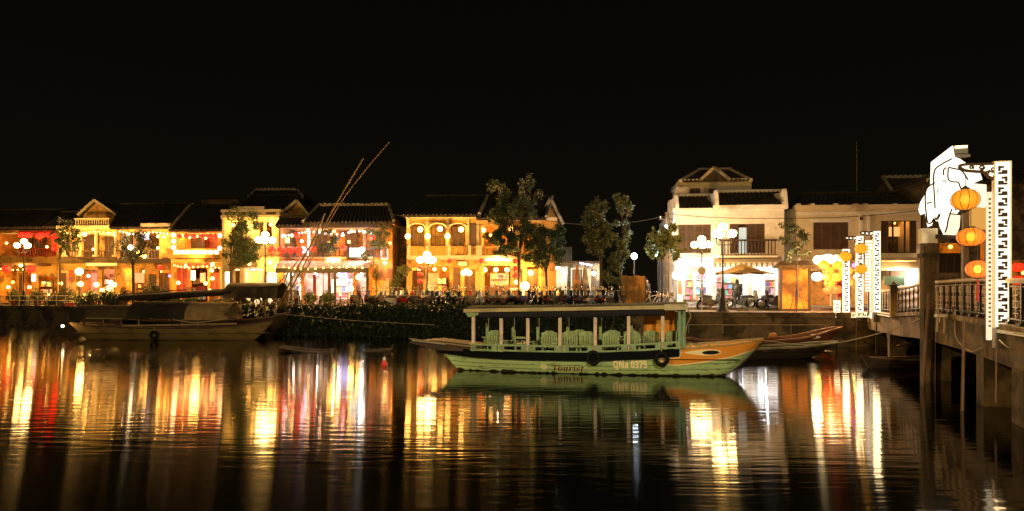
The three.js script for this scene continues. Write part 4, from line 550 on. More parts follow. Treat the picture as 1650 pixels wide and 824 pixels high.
tree('slender_tree', 'tall pale leaved tree left of the mustard screen', 968, 37, [[956, 334, 8, 12], [968, 340, 8, 18], [950, 356, 9, 12], [960, 372, 13, 12], [972, 378, 8, 18], [948, 392, 9], [968, 400, 10], [980, 372, 6, 8]], { seed: 151, n: 1500, leaf: 0.27, m: 1, r: 0.08, aspect: 0.4 });
tree('slender_tree', 'tallest thin tree just left of the cold white lamps', 1000, 37.4, [[1002, 324, 8, 11], [1012, 334, 6, 7], [1002, 348, 9, 12], [1010, 372, 7, 12], [998, 392, 9, 12], [1008, 400, 8, 11], [996, 424, 12, 12], [984, 448, 10, 10]], { seed: 161, n: 1300, leaf: 0.26, m: 1, r: 0.09, aspect: 0.4 });
tree('street_tree', 'broad leaved pale green tree left of the white house', 1066, 37.4, [[1054, 382, 9, 8], [1066, 390, 11, 8], [1080, 372, 9, 8], [1088, 392, 9, 9], [1074, 404, 10, 8], [1092, 408, 6], [1050, 400, 7]], { seed: 171, n: 620, leaf: 0.32, m: 3, r: 0.05, aspect: 0.6 });
tree('sapling', 'thin sapling staked with crossed poles before the yellow kiosk', 1284, 32.6, [[1266, 362, 8, 7], [1280, 372, 11, 9], [1294, 384, 10, 9], [1272, 392, 11, 9], [1290, 402, 10, 8], [1276, 412, 10, 6]], { seed: 181, n: 950, leaf: 0.15, m: 1, r: 0.035 });
{ const t = scene.children[scene.children.length - 1]; for (const [a, b] of [[-0.38, 0.1], [0.38, 0.1], [0.05, -0.35]]) part(t, 'stake', bar([a, 0, b], [-a * 0.12, 1.35, -b * 0.1], 0.02), m.woodDark); }
tree('creeper', 'green creeper hanging down the right end of the restaurant', 606, 45.4, [[606, 370, 14, 10], [616, 384, 10], [600, 398, 9, 12], [592, 416, 8, 12], [600, 434, 7, 11], [590, 448, 5, 8], [620, 400, 6, 9]], { seed: 191, n: 1700, leaf: 0.15, m: 3, r: 0.03, cat: 'creeper' });
tree('potted_shrub', 'leafy shrub in the middle of the restaurant gallery', 520, 46, [[518, 384, 11], [534, 378, 9], [526, 398, 12], [544, 392, 10], [512, 400, 8]], { seed: 201, n: 1300, leaf: 0.15, m: 2, r: 0.03, cat: 'shrub', fork: 3.3 });
tree('potted_shrub', 'tall shrub at the foot of the dim alley wall', 644, 42, [[640, 452, 9, 12], [650, 440, 9, 12], [644, 470, 10, 9]], { seed: 211, n: 900, leaf: 0.18, m: 1, r: 0.03, cat: 'shrub' });
for (const [px, d, h, sd, lb] of [[60, 50.5, 13, 1, 'bushy plant right of the far left lamp post'], [108, 49, 15, 2, 'leafy plant below the slender left tree'], [150, 48, 13, 3, 'low plant beside the bright left globe lamp'], [172, 47.5, 13, 4, 'low plant right of the bright left globe lamp'], [238, 46.5, 20, 5, 'tall plant right of the open leafy tree'], [268, 46, 13, 6, 'low plant before the red shutter house'], [724, 42, 15, 7, 'palm like plant before the white panel of the arcade house'], [900, 41, 16, 8, 'pale fan shaped plant in the low shop light'], [925, 41, 13, 9, 'round plant beside the folded parasols'], [990, 37.6, 12, 10, 'low plant left of the mustard screen'], [500, 42, 12, 11, 'round plant on the awning terrace'], [528, 42, 12, 12, 'second round plant on the awning terrace'], [22, 51, 12, 13, 'low plant left of the far left lamp post'], [200, 47, 13, 14, 'low plant at the open leafy tree']]) {
  const f = frame(px, d), t = thing('potted_plant', lb, 'plant', f.o, 0, 'potted plants along the promenade'), s = d / F; part(t, 'pot', lathe([[0, 0], [0.18, 0], [0.25, 0.34], [0.27, 0.36], [0.22, 0.37], [0, 0.33]], 10), m.terracotta); part(t, 'foliage', leafCloud([[0, 0.36 + h * s * 0.8, 0, h * s * 0.8, h * s * 0.8], [h * s * 0.4, 0.4 + h * s * 0.4, 0.1, h * s * 0.5], [-h * s * 0.4, 0.4 + h * s * 0.4, 0.1, h * s * 0.5]], 520, 0.2, 300 + sd, 0.3), leafMats[sd % 4]);
}
// ---------------------------------------------------------------- motorbikes and bicycles
function motorbike(body) {
  const t = new THREE.Group(); t.name = 'motorbike';
  for (const x of [-0.62, 0.62]) { const w = part(t, 'wheel', new THREE.TorusGeometry(0.24, 0.055, 8, 20).translate(x, 0.295, 0), m.tyre); part(w, 'rim', [new THREE.TorusGeometry(0.19, 0.018, 5, 18).translate(x, 0.295, 0), bar([x - 0.18, 0.295, 0], [x + 0.18, 0.295, 0], 0.012), bar([x, 0.11, 0], [x, 0.48, 0], 0.012), cyl(0, -0.05, 0.05, 0, 0.05).rotateX(Math.PI / 2).translate(x, 0.295, 0)], m.chrome); }
  part(t, 'body', [poly([[-0.75, 0.62], [-0.6, 0.76], [-0.1, 0.68], [0.02, 0.5], [0.22, 0.36], [0.2, 0.3], [-0.25, 0.3], [-0.45, 0.45]], 0.2, -0.1, 0.03)], body);
  part(t, 'front_shield', M([poly([[0.24, 0.34], [0.36, 0.4], [0.42, 0.68], [0.32, 0.72]], 0.3, -0.15, 0.025), poly([[0.33, 0.7], [0.43, 0.68], [0.47, 0.92], [0.38, 0.99]], 0.16, -0.08, 0.03)]), body);
  part(t, 'front_mudguard', poly([[0.36, 0.5], [0.5, 0.6], [0.72, 0.56], [0.84, 0.44], [0.66, 0.53], [0.48, 0.52]], 0.1, -0.05, 0.015), body);
  part(t, 'seat', poly([[-0.72, 0.76], [-0.5, 0.83], [-0.1, 0.77], [0.0, 0.7], [-0.12, 0.68], [-0.6, 0.74]], 0.2, -0.1, 0.035), m.black);
  part(t, 'engine', [box(-0.22, 0.16, -0.1, 0.12, 0.3, 0.1), bar([-0.1, 0.2, 0.13], [-0.8, 0.28, 0.15], 0.04, 0.05)], m.steel);
  part(t, 'fork', [bar([0.42, 0.78, 0.08], [0.62, 0.3, 0.08], 0.022), bar([0.42, 0.78, -0.08], [0.62, 0.3, -0.08], 0.022)], m.chrome);
  part(t, 'handlebar', [tube([[0.28, 1.0, 0.34], [0.36, 0.99, 0.15], [0.38, 0.98, 0], [0.36, 0.99, -0.15], [0.28, 1.0, -0.34]], 0.016, 14, 5)], m.black); part(t, 'headlight', at(new THREE.SphereGeometry(0.085, 10, 8), 0.46, 0.94, 0), m.chrome); part(t, 'tail_light', box(-0.82, 0.66, -0.06, -0.76, 0.73, 0.06), mat(0.4, 0.02, 0.01, 0.3));
  for (const z of [-0.28, 0.28]) part(t, 'mirror', [bar([0.33, 1.0, z], [0.33, 1.16, z * 1.15], 0.008), at(new THREE.SphereGeometry(0.055, 8, 6).scale(0.5, 0.8, 1), 0.33, 1.2, z * 1.18)], m.chrome);
  part(t, 'stand', bar([-0.1, 0.25, 0.1], [-0.02, 0, 0.24], 0.015), m.steel); return t;
}
const bikeProto = [[0.006, 0.006, 0.007], [0.25, 0.02, 0.015], [0.02, 0.03, 0.08], [0.45, 0.43, 0.4], [0.05, 0.045, 0.04]].map((c) => motorbike(mat(...c, 0.22, { cc: 1 })));
const bikeGroup = 'motorbikes parked in a long row along the quay';
{ const seg = {}, segOf = (x) => x < 660 ? 'before the dim alley wall' : x < 772 ? 'before the arcaded yellow house' : x < 850 ? 'before the lit shop' : x < 915 ? 'below the rounded green tree' : 'left of the mustard screen', r = rng(71), shades = ['black', 'dark red', 'dark blue', 'pale grey', 'charcoal'];
  for (let k = 0; k < 46; k++) { const px = 604 + k * 8.7 + r() * 3, v = Math.floor(r() * 5) % 5, d = bankD(px) + 2.3 + (k % 2) * 1.3 + r() * 0.5, o = bikeProto[r() > 0.6 ? v : (r() > 0.5 ? 0 : 4)], q = P(px, HY, d), n = shades[bikeProto.indexOf(o)];
    if (px > 1000) break; const c = o.clone(); c.name = numbered('motorbike'); c.position.set(q.x, QY, q.z); c.rotation.set(0, 0.95 + (r() - 0.5) * 0.6 + (r() > 0.85 ? Math.PI : 0), 0.12); c.userData = { label: n + ' motorbike, ' + ORD[seg[segOf(px)] = (seg[segOf(px)] ?? -1) + 1] + ' from left of those parked ' + segOf(px), category: 'motorbike', group: bikeGroup }; scene.add(c); }
  for (const [px, d, yaw, v, lb] of [[1149, 37.2, 0.1, 0, 'black motorbike side on, between the two street lamps'], [1192, 37, 2.9, 0, 'black motorbike behind the parasol pole'], [1226, 36.8, 3.3, 3, 'pale motorbike right of the parasol pole'], [1246, 36.4, 3.0, 2, 'dark blue motorbike next to the yellow kiosk'], [455, 41, 1.2, 4, 'charcoal motorbike at the foot of the bamboo poles'], [478, 41.4, 1.8, 0, 'black motorbike under the left end of the awning'], [575, 39.6, 1.4, 4, 'charcoal motorbike right of the terrace globe lamp'], [592, 39.3, 1.7, 0, 'black motorbike at the left end of the long parked row'], [375, 43, 0.3, 4, 'charcoal motorbike below the dense round tree'], [398, 43, 0.2, 0, 'black motorbike below the dense round tree, nearer the lamp']]) { const q = P(px, HY, d), c = bikeProto[v].clone(); c.name = numbered('motorbike'); c.position.set(q.x, QY, q.z); c.rotation.set(0, yaw, 0.1); c.userData = { label: lb, category: 'motorbike', group: 'motorbikes parked singly on the promenade' }; scene.add(c); } }
function bicycle(label, px, d, yaw) { const q = P(px, HY, d), t = thing('bicycle', label, 'bicycle', [q.x, QY, q.z], yaw, 'bicycles by the mustard screen'), pale = mat(0.55, 0.5, 0.42, 0.4);
  for (const x of [-0.52, 0.52]) { const sp = []; for (let k = 0; k < 8; k++) { const a = k * Math.PI / 8; sp.push(bar([x - Math.cos(a) * 0.31, 0.34 - Math.sin(a) * 0.31, 0], [x + Math.cos(a) * 0.31, 0.34 + Math.sin(a) * 0.31, 0], 0.003, 0.003, 3)); } const w = part(t, 'wheel', new THREE.TorusGeometry(0.325, 0.02, 6, 24).translate(x, 0.345, 0), m.tyre); part(w, 'spokes', sp, m.chrome); }
  part(t, 'frame', [bar([-0.52, 0.345, 0], [0, 0.3, 0], 0.015), bar([0, 0.3, 0], [-0.15, 0.85, 0], 0.017), bar([0, 0.3, 0], [0.36, 0.82, 0], 0.018), bar([-0.12, 0.72, 0], [0.36, 0.82, 0], 0.015), bar([-0.52, 0.345, 0], [-0.12, 0.72, 0], 0.012), bar([0.34, 0.95, 0], [0.52, 0.345, 0], 0.016)], pale); part(t, 'saddle', poly([[-0.28, 0.86], [-0.02, 0.88], [-0.02, 0.92], [-0.28, 0.94]], 0.12, -0.06, 0.02), m.black); part(t, 'handlebar', tube([[0.22, 1.0, 0.28], [0.34, 1.0, 0.1], [0.34, 1.0, -0.1], [0.22, 1.0, -0.28]], 0.013, 12, 5), m.chrome); part(t, 'pedals', [bar([0, 0.3, 0.09], [0.12, 0.18, 0.09], 0.012), bar([0, 0.3, -0.09], [-0.12, 0.42, -0.09], 0.012), new THREE.TorusGeometry(0.09, 0.008, 5, 16).translate(0, 0.3, 0.05)], m.steel); part(t, 'basket', [box(0.42, 0.72, -0.14, 0.68, 0.73, 0.14), box(0.42, 0.73, -0.14, 0.43, 0.95, 0.14), box(0.67, 0.73, -0.14, 0.68, 0.95, 0.14), box(0.43, 0.73, -0.14, 0.67, 0.95, -0.13), box(0.43, 0.73, 0.13, 0.67, 0.95, 0.14)], m.steel); }
bicycle('pale bicycle right of the mustard screen', 1050, 37.4, 0.25); bicycle('pale bicycle nearest the warm lamp left of the white shop', 1068, 37.9, 0.5); bicycle('bicycle parked between motorbikes left of the mustard screen', 975, 37.2, 0.9);
// ---------------------------------------------------------------- parasols, screens, tables, pole, wires
{ const f = frame(1196, 34.4), t = thing('market_parasol', 'open beige parasol before the white shop', 'parasol', f.o), L = f.L, [, top] = L(1196, 425), [ea, ey] = L(1143, 442), [ec] = L(1246, 441), R = (ec - ea) / 2, seg = 8, pos = [], mt = mat(0.33, 0.22, 0.1, 0.9, { k: 'plaster' });
  for (let k = 0; k < seg; k++) { const a = k / seg * 6.283 + 0.2, b = (k + 1) / seg * 6.283 + 0.2, A = [Math.cos(a) * R, ey, Math.sin(a) * R], B = [Math.cos(b) * R, ey, Math.sin(b) * R], C = [(A[0] + B[0]) / 2 * 0.92, ey + 0.06, (A[2] + B[2]) / 2 * 0.92]; const mA = A.map((v, i) => i === 1 ? (top * 0.42 + ey * 0.58) : v * 0.5), mB = B.map((v, i) => i === 1 ? (top * 0.42 + ey * 0.58) : v * 0.5); pos.push([0, top, 0], mA, mB, mA, A, C, mA, C, mB, mB, C, B); }
  const g = new THREE.BufferGeometry(); g.setAttribute('position', new THREE.Float32BufferAttribute(pos.flat(), 3)); g.computeVertexNormals(); part(t, 'canopy', g, mt); part(t, 'pole', cyl(0, 0.05, top, 0, 0.03, 0.025), m.woodDark); part(t, 'foot', cyl(0, 0, 0.08, 0, 0.3, 0.26, 14), m.stoneDark); for (let k = 0; k < seg; k++) { const a = k / seg * 6.283 + 0.2; part(t, 'rib', bar([0, top - 0.05, 0], [Math.cos(a) * R * 0.97, ey - 0.02, Math.sin(a) * R * 0.97], 0.012, 0.01, 4), m.woodDark); } }
for (const [px, c, lb] of [[930, [0.5, 0.2, 0.03], 'folded orange parasol beside the low shop'], [943, [0.5, 0.36, 0.16], 'folded beige parasol beside the low shop']]) { const f = frame(px, 41.5), t = thing('folded_parasol', lb, 'parasol', f.o, 0, 'folded parasols by the low shop'); part(t, 'canopy', lathe([[0.02, 2.75], [0.1, 2.4], [0.2, 1.6], [0.32, 0.9], [0.26, 0.86], [0.05, 1.2]], 9), mat(...c, 0.9, { k: 'plaster' })); part(t, 'pole', cyl(0, 0.02, 2.85, 0, 0.03), m.woodDark); part(t, 'foot', cyl(0, 0, 0.08, 0, 0.28, 0.25, 12), m.stoneDark); }
{ const f = frame(1020, 37.2, 0.05), t = thing('board_screen', 'mustard brown board screen standing between the motorbikes and bicycles', 'screen', f.o, 0.05), [a, h] = f.L(1003, 444), [c] = f.L(1039, 444), w = (c - a) / 4; for (let k = 0; k < 4; k++) part(t, 'board', box(a + k * w + 0.004, 0.04, -0.03 + (k % 2) * 0.012, a + (k + 1) * w - 0.004, h - (k % 2) * 0.04, 0.02 + (k % 2) * 0.012), mat(0.36 + k * 0.02, 0.19 + k * 0.01, 0.03, 0.85, { k: 'concrete' })); part(t, 'frame', [box(a - 0.06, 0, -0.05, a, h + 0.03, 0.05), box(c, 0, -0.05, c + 0.06, h - 0.06, 0.05), box(a, 0, -0.06, c, 0.04, 0.06)], m.woodDark); for (const x of [a + 0.1, c - 0.1]) part(t, 'prop', beam([x, h * 0.7, -0.04], [x, 0, -0.6], 0.05, 0.05), m.woodDark); }
{ const f = frame(967, 36.4), t = thing('notice_board', 'small pale notice board among the parked motorbikes', 'notice board', f.o), [a, h] = f.L(957, 465), [c, u] = f.L(977, 478); part(t, 'board', box(a, u, 0, c, h, 0.04), mat(0.4, 0.3, 0.2, 0.8)); part(t, 'dark_band', box(a + 0.05, h - 0.2, 0.04, c - 0.05, h - 0.06, 0.046), m.dark); for (const x of [a + 0.06, c - 0.06]) part(t, 'leg', box(x - 0.025, 0, -0.03, x + 0.025, u, 0.0), m.woodDark); }
{ const f = frame(1131, 36.6), t = thing('round_road_sign', 'round road sign seen from behind, on its pole before the white shop', 'road sign', f.o), [, h] = f.L(1131, 437); part(t, 'pole', cyl(0, 0, h + 0.5, 0, 0.03), m.steel); part(t, 'disc', new THREE.CylinderGeometry(0.21, 0.21, 0.02, 24).rotateX(Math.PI / 2).translate(0, h, 0.045), mat(0.2, 0.17, 0.12, 0.6)); part(t, 'bracket', box(-0.08, h - 0.03, 0.03, 0.08, h + 0.03, 0.035), m.steel); }
{ const f = frame(1075, 43), t = thing('utility_pole', 'concrete utility pole left of the white house', 'utility pole', f.o), [, h] = f.L(1075, 342); part(t, 'pole', [cyl(0, 0, h, 0, 0.16, 0.12, 10)], m.stone); part(t, 'cross_arm', box(-0.5, h - 0.5, -0.05, 0.5, h - 0.4, 0.05), m.woodDark); for (const x of [-0.42, 0, 0.42]) part(t, 'insulator', cyl(x, h - 0.4, h - 0.25, 0, 0.04), m.white); const lh = f.L(1075, 366)[1]; part(t, 'small_lamp', at(new THREE.SphereGeometry(0.09, 10, 8), -0.1, lh, 0.2), glow(...COOL, 24)); light(t, [-0.1, lh, 0.2], COOL, 5, 0.08); }
function wire(label, pts, r = 0.012) { single(part(scene, 'overhead_wire', tube(pts, r, 30, 4), m.cable), label, 'wire', 'overhead wires'); }
wire('overhead wire crossing the white house front', [P(1075, 345, 43), P(1160, 351, 40), P(1265, 352, 40), P(1380, 349, 40), P(1500, 338, 40)], 0.018); wire('overhead wire sagging left from the utility pole', [P(1075, 348, 43), P(1020, 358, 43), P(940, 362, 43), P(850, 352, 43), P(770, 352, 43.6)], 0.016); wire('thin overhead wire across the arcaded yellow house', [P(630, 345, 43.5), P(700, 358, 43.3), P(760, 362, 43.3), P(800, 360, 43.3)], 0.014);
single(part(scene, 'antenna_mast', cyl(0, 0, P(1381, 228, 46).y - P(1381, 318, 46).y, 0, 0.025, 0.015, 6).translate(...P(1381, 318, 46).toArray()), m.steel), 'thin antenna mast on the roof behind the bridge end', 'antenna');
// dining tables and chairs on the left terrace
function tableSet() { const t = new THREE.Group(); t.name = 'dining_table'; part(t, 'table_top', cyl(0, 0.72, 0.75, 0, 0.42, 0.42, 18), m.wood); part(t, 'leg', cyl(0, 0.03, 0.72, 0, 0.035), m.iron); part(t, 'foot', cyl(0, 0, 0.03, 0, 0.24, 0.22, 14), m.iron); return t; }
function chairSet() { const t = new THREE.Group(); t.name = 'dining_chair'; part(t, 'seat', box(-0.2, 0.43, -0.2, 0.2, 0.47, 0.2), m.woodPale); for (const [x, z] of [[-1, -1], [1, -1], [-1, 1], [1, 1]]) part(t, 'leg', box(x * 0.17 - 0.02, 0, z * 0.17 - 0.02, x * 0.17 + 0.02, 0.43, z * 0.17 + 0.02), m.wood); part(t, 'backrest', [box(-0.19, 0.47, -0.2, -0.15, 0.92, -0.17), box(0.15, 0.47, -0.2, 0.19, 0.92, -0.17), box(-0.15, 0.8, -0.195, 0.15, 0.9, -0.175), box(-0.15, 0.62, -0.195, 0.15, 0.7, -0.175)], m.wood); return t; }
const tb = tableSet(), ch = chairSet(), put = (o, px, d, yaw, label, cat, group) => { const c = o.clone(), q = P(px, HY, d); c.name = numbered(o.name); c.position.set(q.x, QY, q.z); c.rotation.y = yaw; c.userData = { label, category: cat, group }; scene.add(c); };
for (const [px, d, lb] of [[78, 50, 'below the slender left tree'], [136, 48.6, 'left of the bright single globe lamp'], [166, 48.4, 'before the pink lit shop'], [190, 48, 'left of the open leafy tree'], [246, 47.4, 'right of the open leafy tree'], [515, 42.6, 'under the awning'], [548, 42.2, 'beside the terrace globe lamp']]) { put(tb, px, d, 0, 'round café table ' + lb, 'table', 'café tables on the promenade'); for (const [a, z] of [[-7, 0.5], [7, -0.4]]) put(ch, px + a, d + z, a > 0 ? -1.5 : 1.5, (a > 0 ? 'right hand' : 'left hand') + ' wooden chair at the café table ' + lb, 'chair', 'café chairs on the promenade');
  const q = P(px, HY, d), cl = thing('table_candle', 'small lit candle lamp on the café table ' + lb, 'candle', [q.x, QY + 0.75, q.z], 0, 'candles on the café tables'); part(cl, 'jar', cyl(0, 0, 0.16, 0, 0.06, 0.075, 10), glow(1, 0.5, 0.12, 7)); light(cl, [0, 0.1, 0], WARM, 2, 0.05); }
// ---------------------------------------------------------------- strings of bulbs, quay railing and small things on the left promenade
function bulbString(label, pts, n, c, r = 0.06, s = 9, cd = 3) { // pts: [px, py, depth]
  const cv = new THREE.CatmullRomCurve3(pts.map(([x, y, d]) => P(x, y, d))), t = thing('string_lights', label, 'string lights', [0, 0, 0], 0, 'strings of bulbs on the house fronts');
  part(t, 'cord', new THREE.TubeGeometry(cv, 40, 0.012, 4), m.cable); const g = new THREE.SphereGeometry(r, 8, 6), gm = glow(...c, s);
  for (let k = 0; k < n; k++) { const p = cv.getPoint((k + 0.5) / n); p.y -= r + 0.01; const b = part(t, 'bulb', g, gm); b.position.copy(p); if (k % 3 === 1) light(t, p, c, cd, r); }
}
bulbString('sagging bulb string under the eaves of the gabled house', [[94, 371, 55], [120, 376, 55], [150, 372, 55], [186, 375, 54.6]], 14, WARM);
bulbString('bulb string under the eave of the broad tiled roof', [[190, 371, 52.4], [215, 376, 52.4], [245, 373, 52.2], [272, 376, 51.8]], 14, [1, 0.55, 0.2]);
bulbString('pink white bulb string across the restaurant gallery', [[452, 380, 46], [475, 376, 46], [500, 372, 46], [540, 376, 46], [580, 371, 46], [600, 374, 46]], 22, [1, 0.6, 0.5]);
bulbString('bulb string low over the terrace of the restaurant', [[452, 428, 44], [490, 432, 43.6], [540, 429, 43.6], [590, 430, 44]], 12, WARM);
bulbString('bulb string along the shop canopy of the far left house', [[-8, 431, 55.6], [20, 434, 55.6], [58, 431, 55.6]], 9, WARM);
bulbString('bulb string over the red shutter doors', [[278, 426, 50.8], [300, 430, 50.8], [330, 428, 50.8], [356, 431, 50.8]], 12, [1, 0.45, 0.12]);
for (const [x, y, d, k, lb] of [[129, 458, 50, 1.3, 'round paper lamp below the bright left globe lamp'], [155, 459, 50, 1.2, 'round paper lamp in the pink lit shop, left one'], [183, 459, 49.5, 1.2, 'round paper lamp in the pink lit shop, right one'], [164, 468, 48.2, 0.9, 'small low paper lamp between the left plants'], [174, 468, 48.2, 0.9, 'second small low paper lamp between the left plants'], [97, 457, 51, 0.9, 'paper lamp over the table below the slender left tree'], [13, 463, 51.4, 0.8, 'low paper lamp at the far left edge'], [47, 463, 51.4, 0.8, 'low paper lamp right of the far left lamp post'], [210, 399, 49, 1.2, 'bright white paper lamp in the crown of the open leafy tree'], [222, 407, 49, 1, 'paper lamp low in the crown of the open leafy tree'], [232, 413, 49, 1, 'paper lamp at the lower right of the open leafy tree']]) lantern(lb, 'round paper lamps on the left promenade', x, y, d, 0.15 * k, x === 210 ? [1, 0.75, 0.4] : WARM, 16, 8, { tassel: 0, squash: 0.95, cord: 0.35 });
{ const t = thing('quay_railing', 'low pale metal railing on the quay at the left edge', 'railing', [0, 0, 0]), A = [], n = 12; for (let k = 0; k <= n; k++) { const px = -60 + k * 15, p = P(px, HY, bankD(px) + 0.15).setY(QY); A.push(p); part(t, 'post', cyl(p.x, QY, QY + 0.75, p.z, 0.03, 0.03, 6), m.steel); } for (const h of [0.4, 0.74]) part(t, 'rail', tube(A.map((p) => p.clone().add(V(0, h, 0))), 0.024, 40, 6), mat(0.4, 0.3, 0.17, 0.6)); }
{ const q = P(100, HY, 48.6), t = thing('menu_board', 'dark folding menu board at the left railing end', 'menu board', [q.x, QY, q.z], 0.1); for (const s of [-1, 1]) { const g = box(-0.26, 0, -0.015, 0.26, 1.0, 0.015); g.rotateX(-s * 0.18); g.translate(0, 0, s * 0.2); part(t, 'board', g, m.dark); } part(t, 'hinge', bar([-0.2, 0.985, 0], [0.2, 0.985, 0], 0.015), m.steel); }
{ const q = P(113, 489, 47.6), t = thing('cool_box', 'small red and white box on the quay edge at the left', 'box', [q.x, QY, q.z], 0.2); part(t, 'box_body', box(-0.25, 0, -0.15, 0.25, 0.26, 0.15), mat(0.5, 0.04, 0.03, 0.5)); part(t, 'lid', box(-0.26, 0.262, -0.16, 0.26, 0.32, 0.16), m.white); }
for (const [px, d, h, sd, lb] of [[88, 49.6, 14, 21, 'shrub behind the dark menu board'], [122, 48.6, 14, 22, 'shrub at the foot of the bright left globe lamp'], [140, 48.2, 13, 23, 'shrub left of the low paper lamps'], [184, 47.6, 13, 24, 'shrub right of the low paper lamps'], [256, 46.6, 16, 25, 'shrub beside the person in dark shirt'], [284, 46, 13, 26, 'shrub at the left end of the red shutters'], [306, 45.6, 12, 27, 'shrub before the red shutters'], [352, 44, 12, 28, 'shrub at the foot of the dense round tree'], [660, 41.4, 13, 29, 'shrub left of the red lantern string'], [38, 51.6, 11, 30, 'shrub behind the far left lamp post'], [940, 40.6, 12, 31, 'shrub under the folded parasols'], [912, 41, 14, 32, 'shrub right of the low shop entrance']]) {
  const f = frame(px, d), t = thing('flowering_shrub', lb, 'plant', f.o, 0, 'shrubs along the promenade'), s = d / F; part(t, 'stem', bar([0, -0.03, 0], [0, h * s * 0.7, 0], 0.03), barkM); part(t, 'foliage', leafCloud([[0, h * s * 0.9, 0, h * s * 0.75, h * s * 0.85], [h * s * 0.6, h * s * 0.55, 0.1, h * s * 0.55], [-h * s * 0.6, h * s * 0.55, 0.1, h * s * 0.55]], 700, 0.16, 400 + sd, 0.4), leafMats[(sd + 1) % 4]);
}
// ---------------------------------------------------------------- boats
const interp = (pts, x) => { if (x <= pts[0][0]) return pts[0][1]; for (let i = 1; i < pts.length; i++) if (x <= pts[i][0]) { const [a, b] = [pts[i - 1], pts[i]], k = (x - a[0]) / (b[0] - a[0]), s = k * k * (3 - 2 * k); return a[1] + (b[1] - a[1]) * (0.5 * k + 0.5 * s); } return pts[pts.length - 1][1]; };
// hull: o.xs(v), o.xe(v) ends at height share v; o.sheer(x) top edge; o.beam(t) half width; bottom at o.keel
function hullGeo(o) {
  const NT = 56, NV = 12, pos = [], uv = [], idx = [];
  const pt = (t, v, s) => { const x = o.xs(v) + (o.xe(v) - o.xs(v)) * t, y0 = o.keel, y1 = o.sheer(x), y = y0 + (y1 - y0) * v, b = o.beam(t); const strake = Math.floor(v * 5.999) / 5.999, step = 0.012 * (strake - v) * 6; return [x, y, s * (b * (0.3 + 0.7 * Math.pow(v, 0.55)) * Math.min(1, v * 8 + 0.15) + (b > 0.05 ? step : 0))]; };
  for (const s of [1, -1]) { const base = pos.length / 3; for (let i = 0; i <= NT; i++) for (let j = 0; j <= NV; j++) { const p = pt(i / NT, j / NV, s); pos.push(...p); uv.push((p[0] - o.u0) / o.uw, (p[1] - o.v0) / o.vh); } for (let i = 0; i < NT; i++) for (let j = 0; j < NV; j++) { const a = base + i * (NV + 1) + j, b = a + NV + 1; s > 0 ? idx.push(a, b, b + 1, a, b + 1, a + 1) : idx.push(a, b + 1, b, a, a + 1, b + 1); } }
  const g = new THREE.BufferGeometry(); g.setAttribute('position', new THREE.Float32BufferAttribute(pos, 3)); g.setAttribute('uv', new THREE.Float32BufferAttribute(uv, 2)); g.setIndex(idx); g.computeVertexNormals(); g.userData.pt = pt; return g;
}
function strips(parent, name, o, x0, x1, lo, hi, out, mt) { for (const s of [1, -1]) part(parent, name, strip(o, x0, x1, lo, hi, out, 40, [s]), mt); }
function strip(o, x0, x1, lo, hi, out, n = 40, sides = [1, -1]) { // a band along the hull side, lo..hi below the sheer
  const pos = [], idx = [], tOf = (x) => (x - o.xs(1)) / (o.xe(1) - o.xs(1));
  for (const s of sides) { const base = pos.length / 3; for (let i = 0; i <= n; i++) { const x = x0 + (x1 - x0) * i / n, b = o.beam(clamp(tOf(x))), y = o.sheer(x); for (const [dy, dz] of [[lo, -0.05], [lo, out], [hi, out], [hi, -0.05]]) pos.push(x, y + dy, s * (b + dz)); } for (let i = 0; i < n; i++) for (let j = 0; j < 4; j++) { const a = base + i * 4 + j, b = base + i * 4 + (j + 1) % 4; idx.push(a, a + 4, b + 4, a, b + 4, b); } for (const e of [0, n]) idx.push(base + e * 4, base + e * 4 + 1, base + e * 4 + 2, base + e * 4, base + e * 4 + 2, base + e * 4 + 3); }
  const g = new THREE.BufferGeometry(); g.setAttribute('position', new THREE.Float32BufferAttribute(pos, 3)); g.setIndex(idx); const q = g.toNonIndexed(); q.computeVertexNormals(); return q;
}
function deckGeo(o, x0, x1, y, inset = 0.04, n = 30) { const pos = [], idx = [], tOf = (x) => (x - o.xs(1)) / (o.xe(1) - o.xs(1)); for (let i = 0; i <= n; i++) { const x = x0 + (x1 - x0) * i / n, b = Math.max(0.01, o.beam(clamp(tOf(x))) - inset), yy = typeof y === 'number' ? y : y(x); pos.push(x, yy, -b, x, yy, b); } for (let i = 0; i < n; i++) { const a = i * 2; idx.push(a, a + 1, a + 3, a, a + 3, a + 2); } const g = new THREE.BufferGeometry(); g.setAttribute('position', new THREE.Float32BufferAttribute(pos, 3)); g.setIndex(idx); g.computeVertexNormals(); return uvMetres(g); }
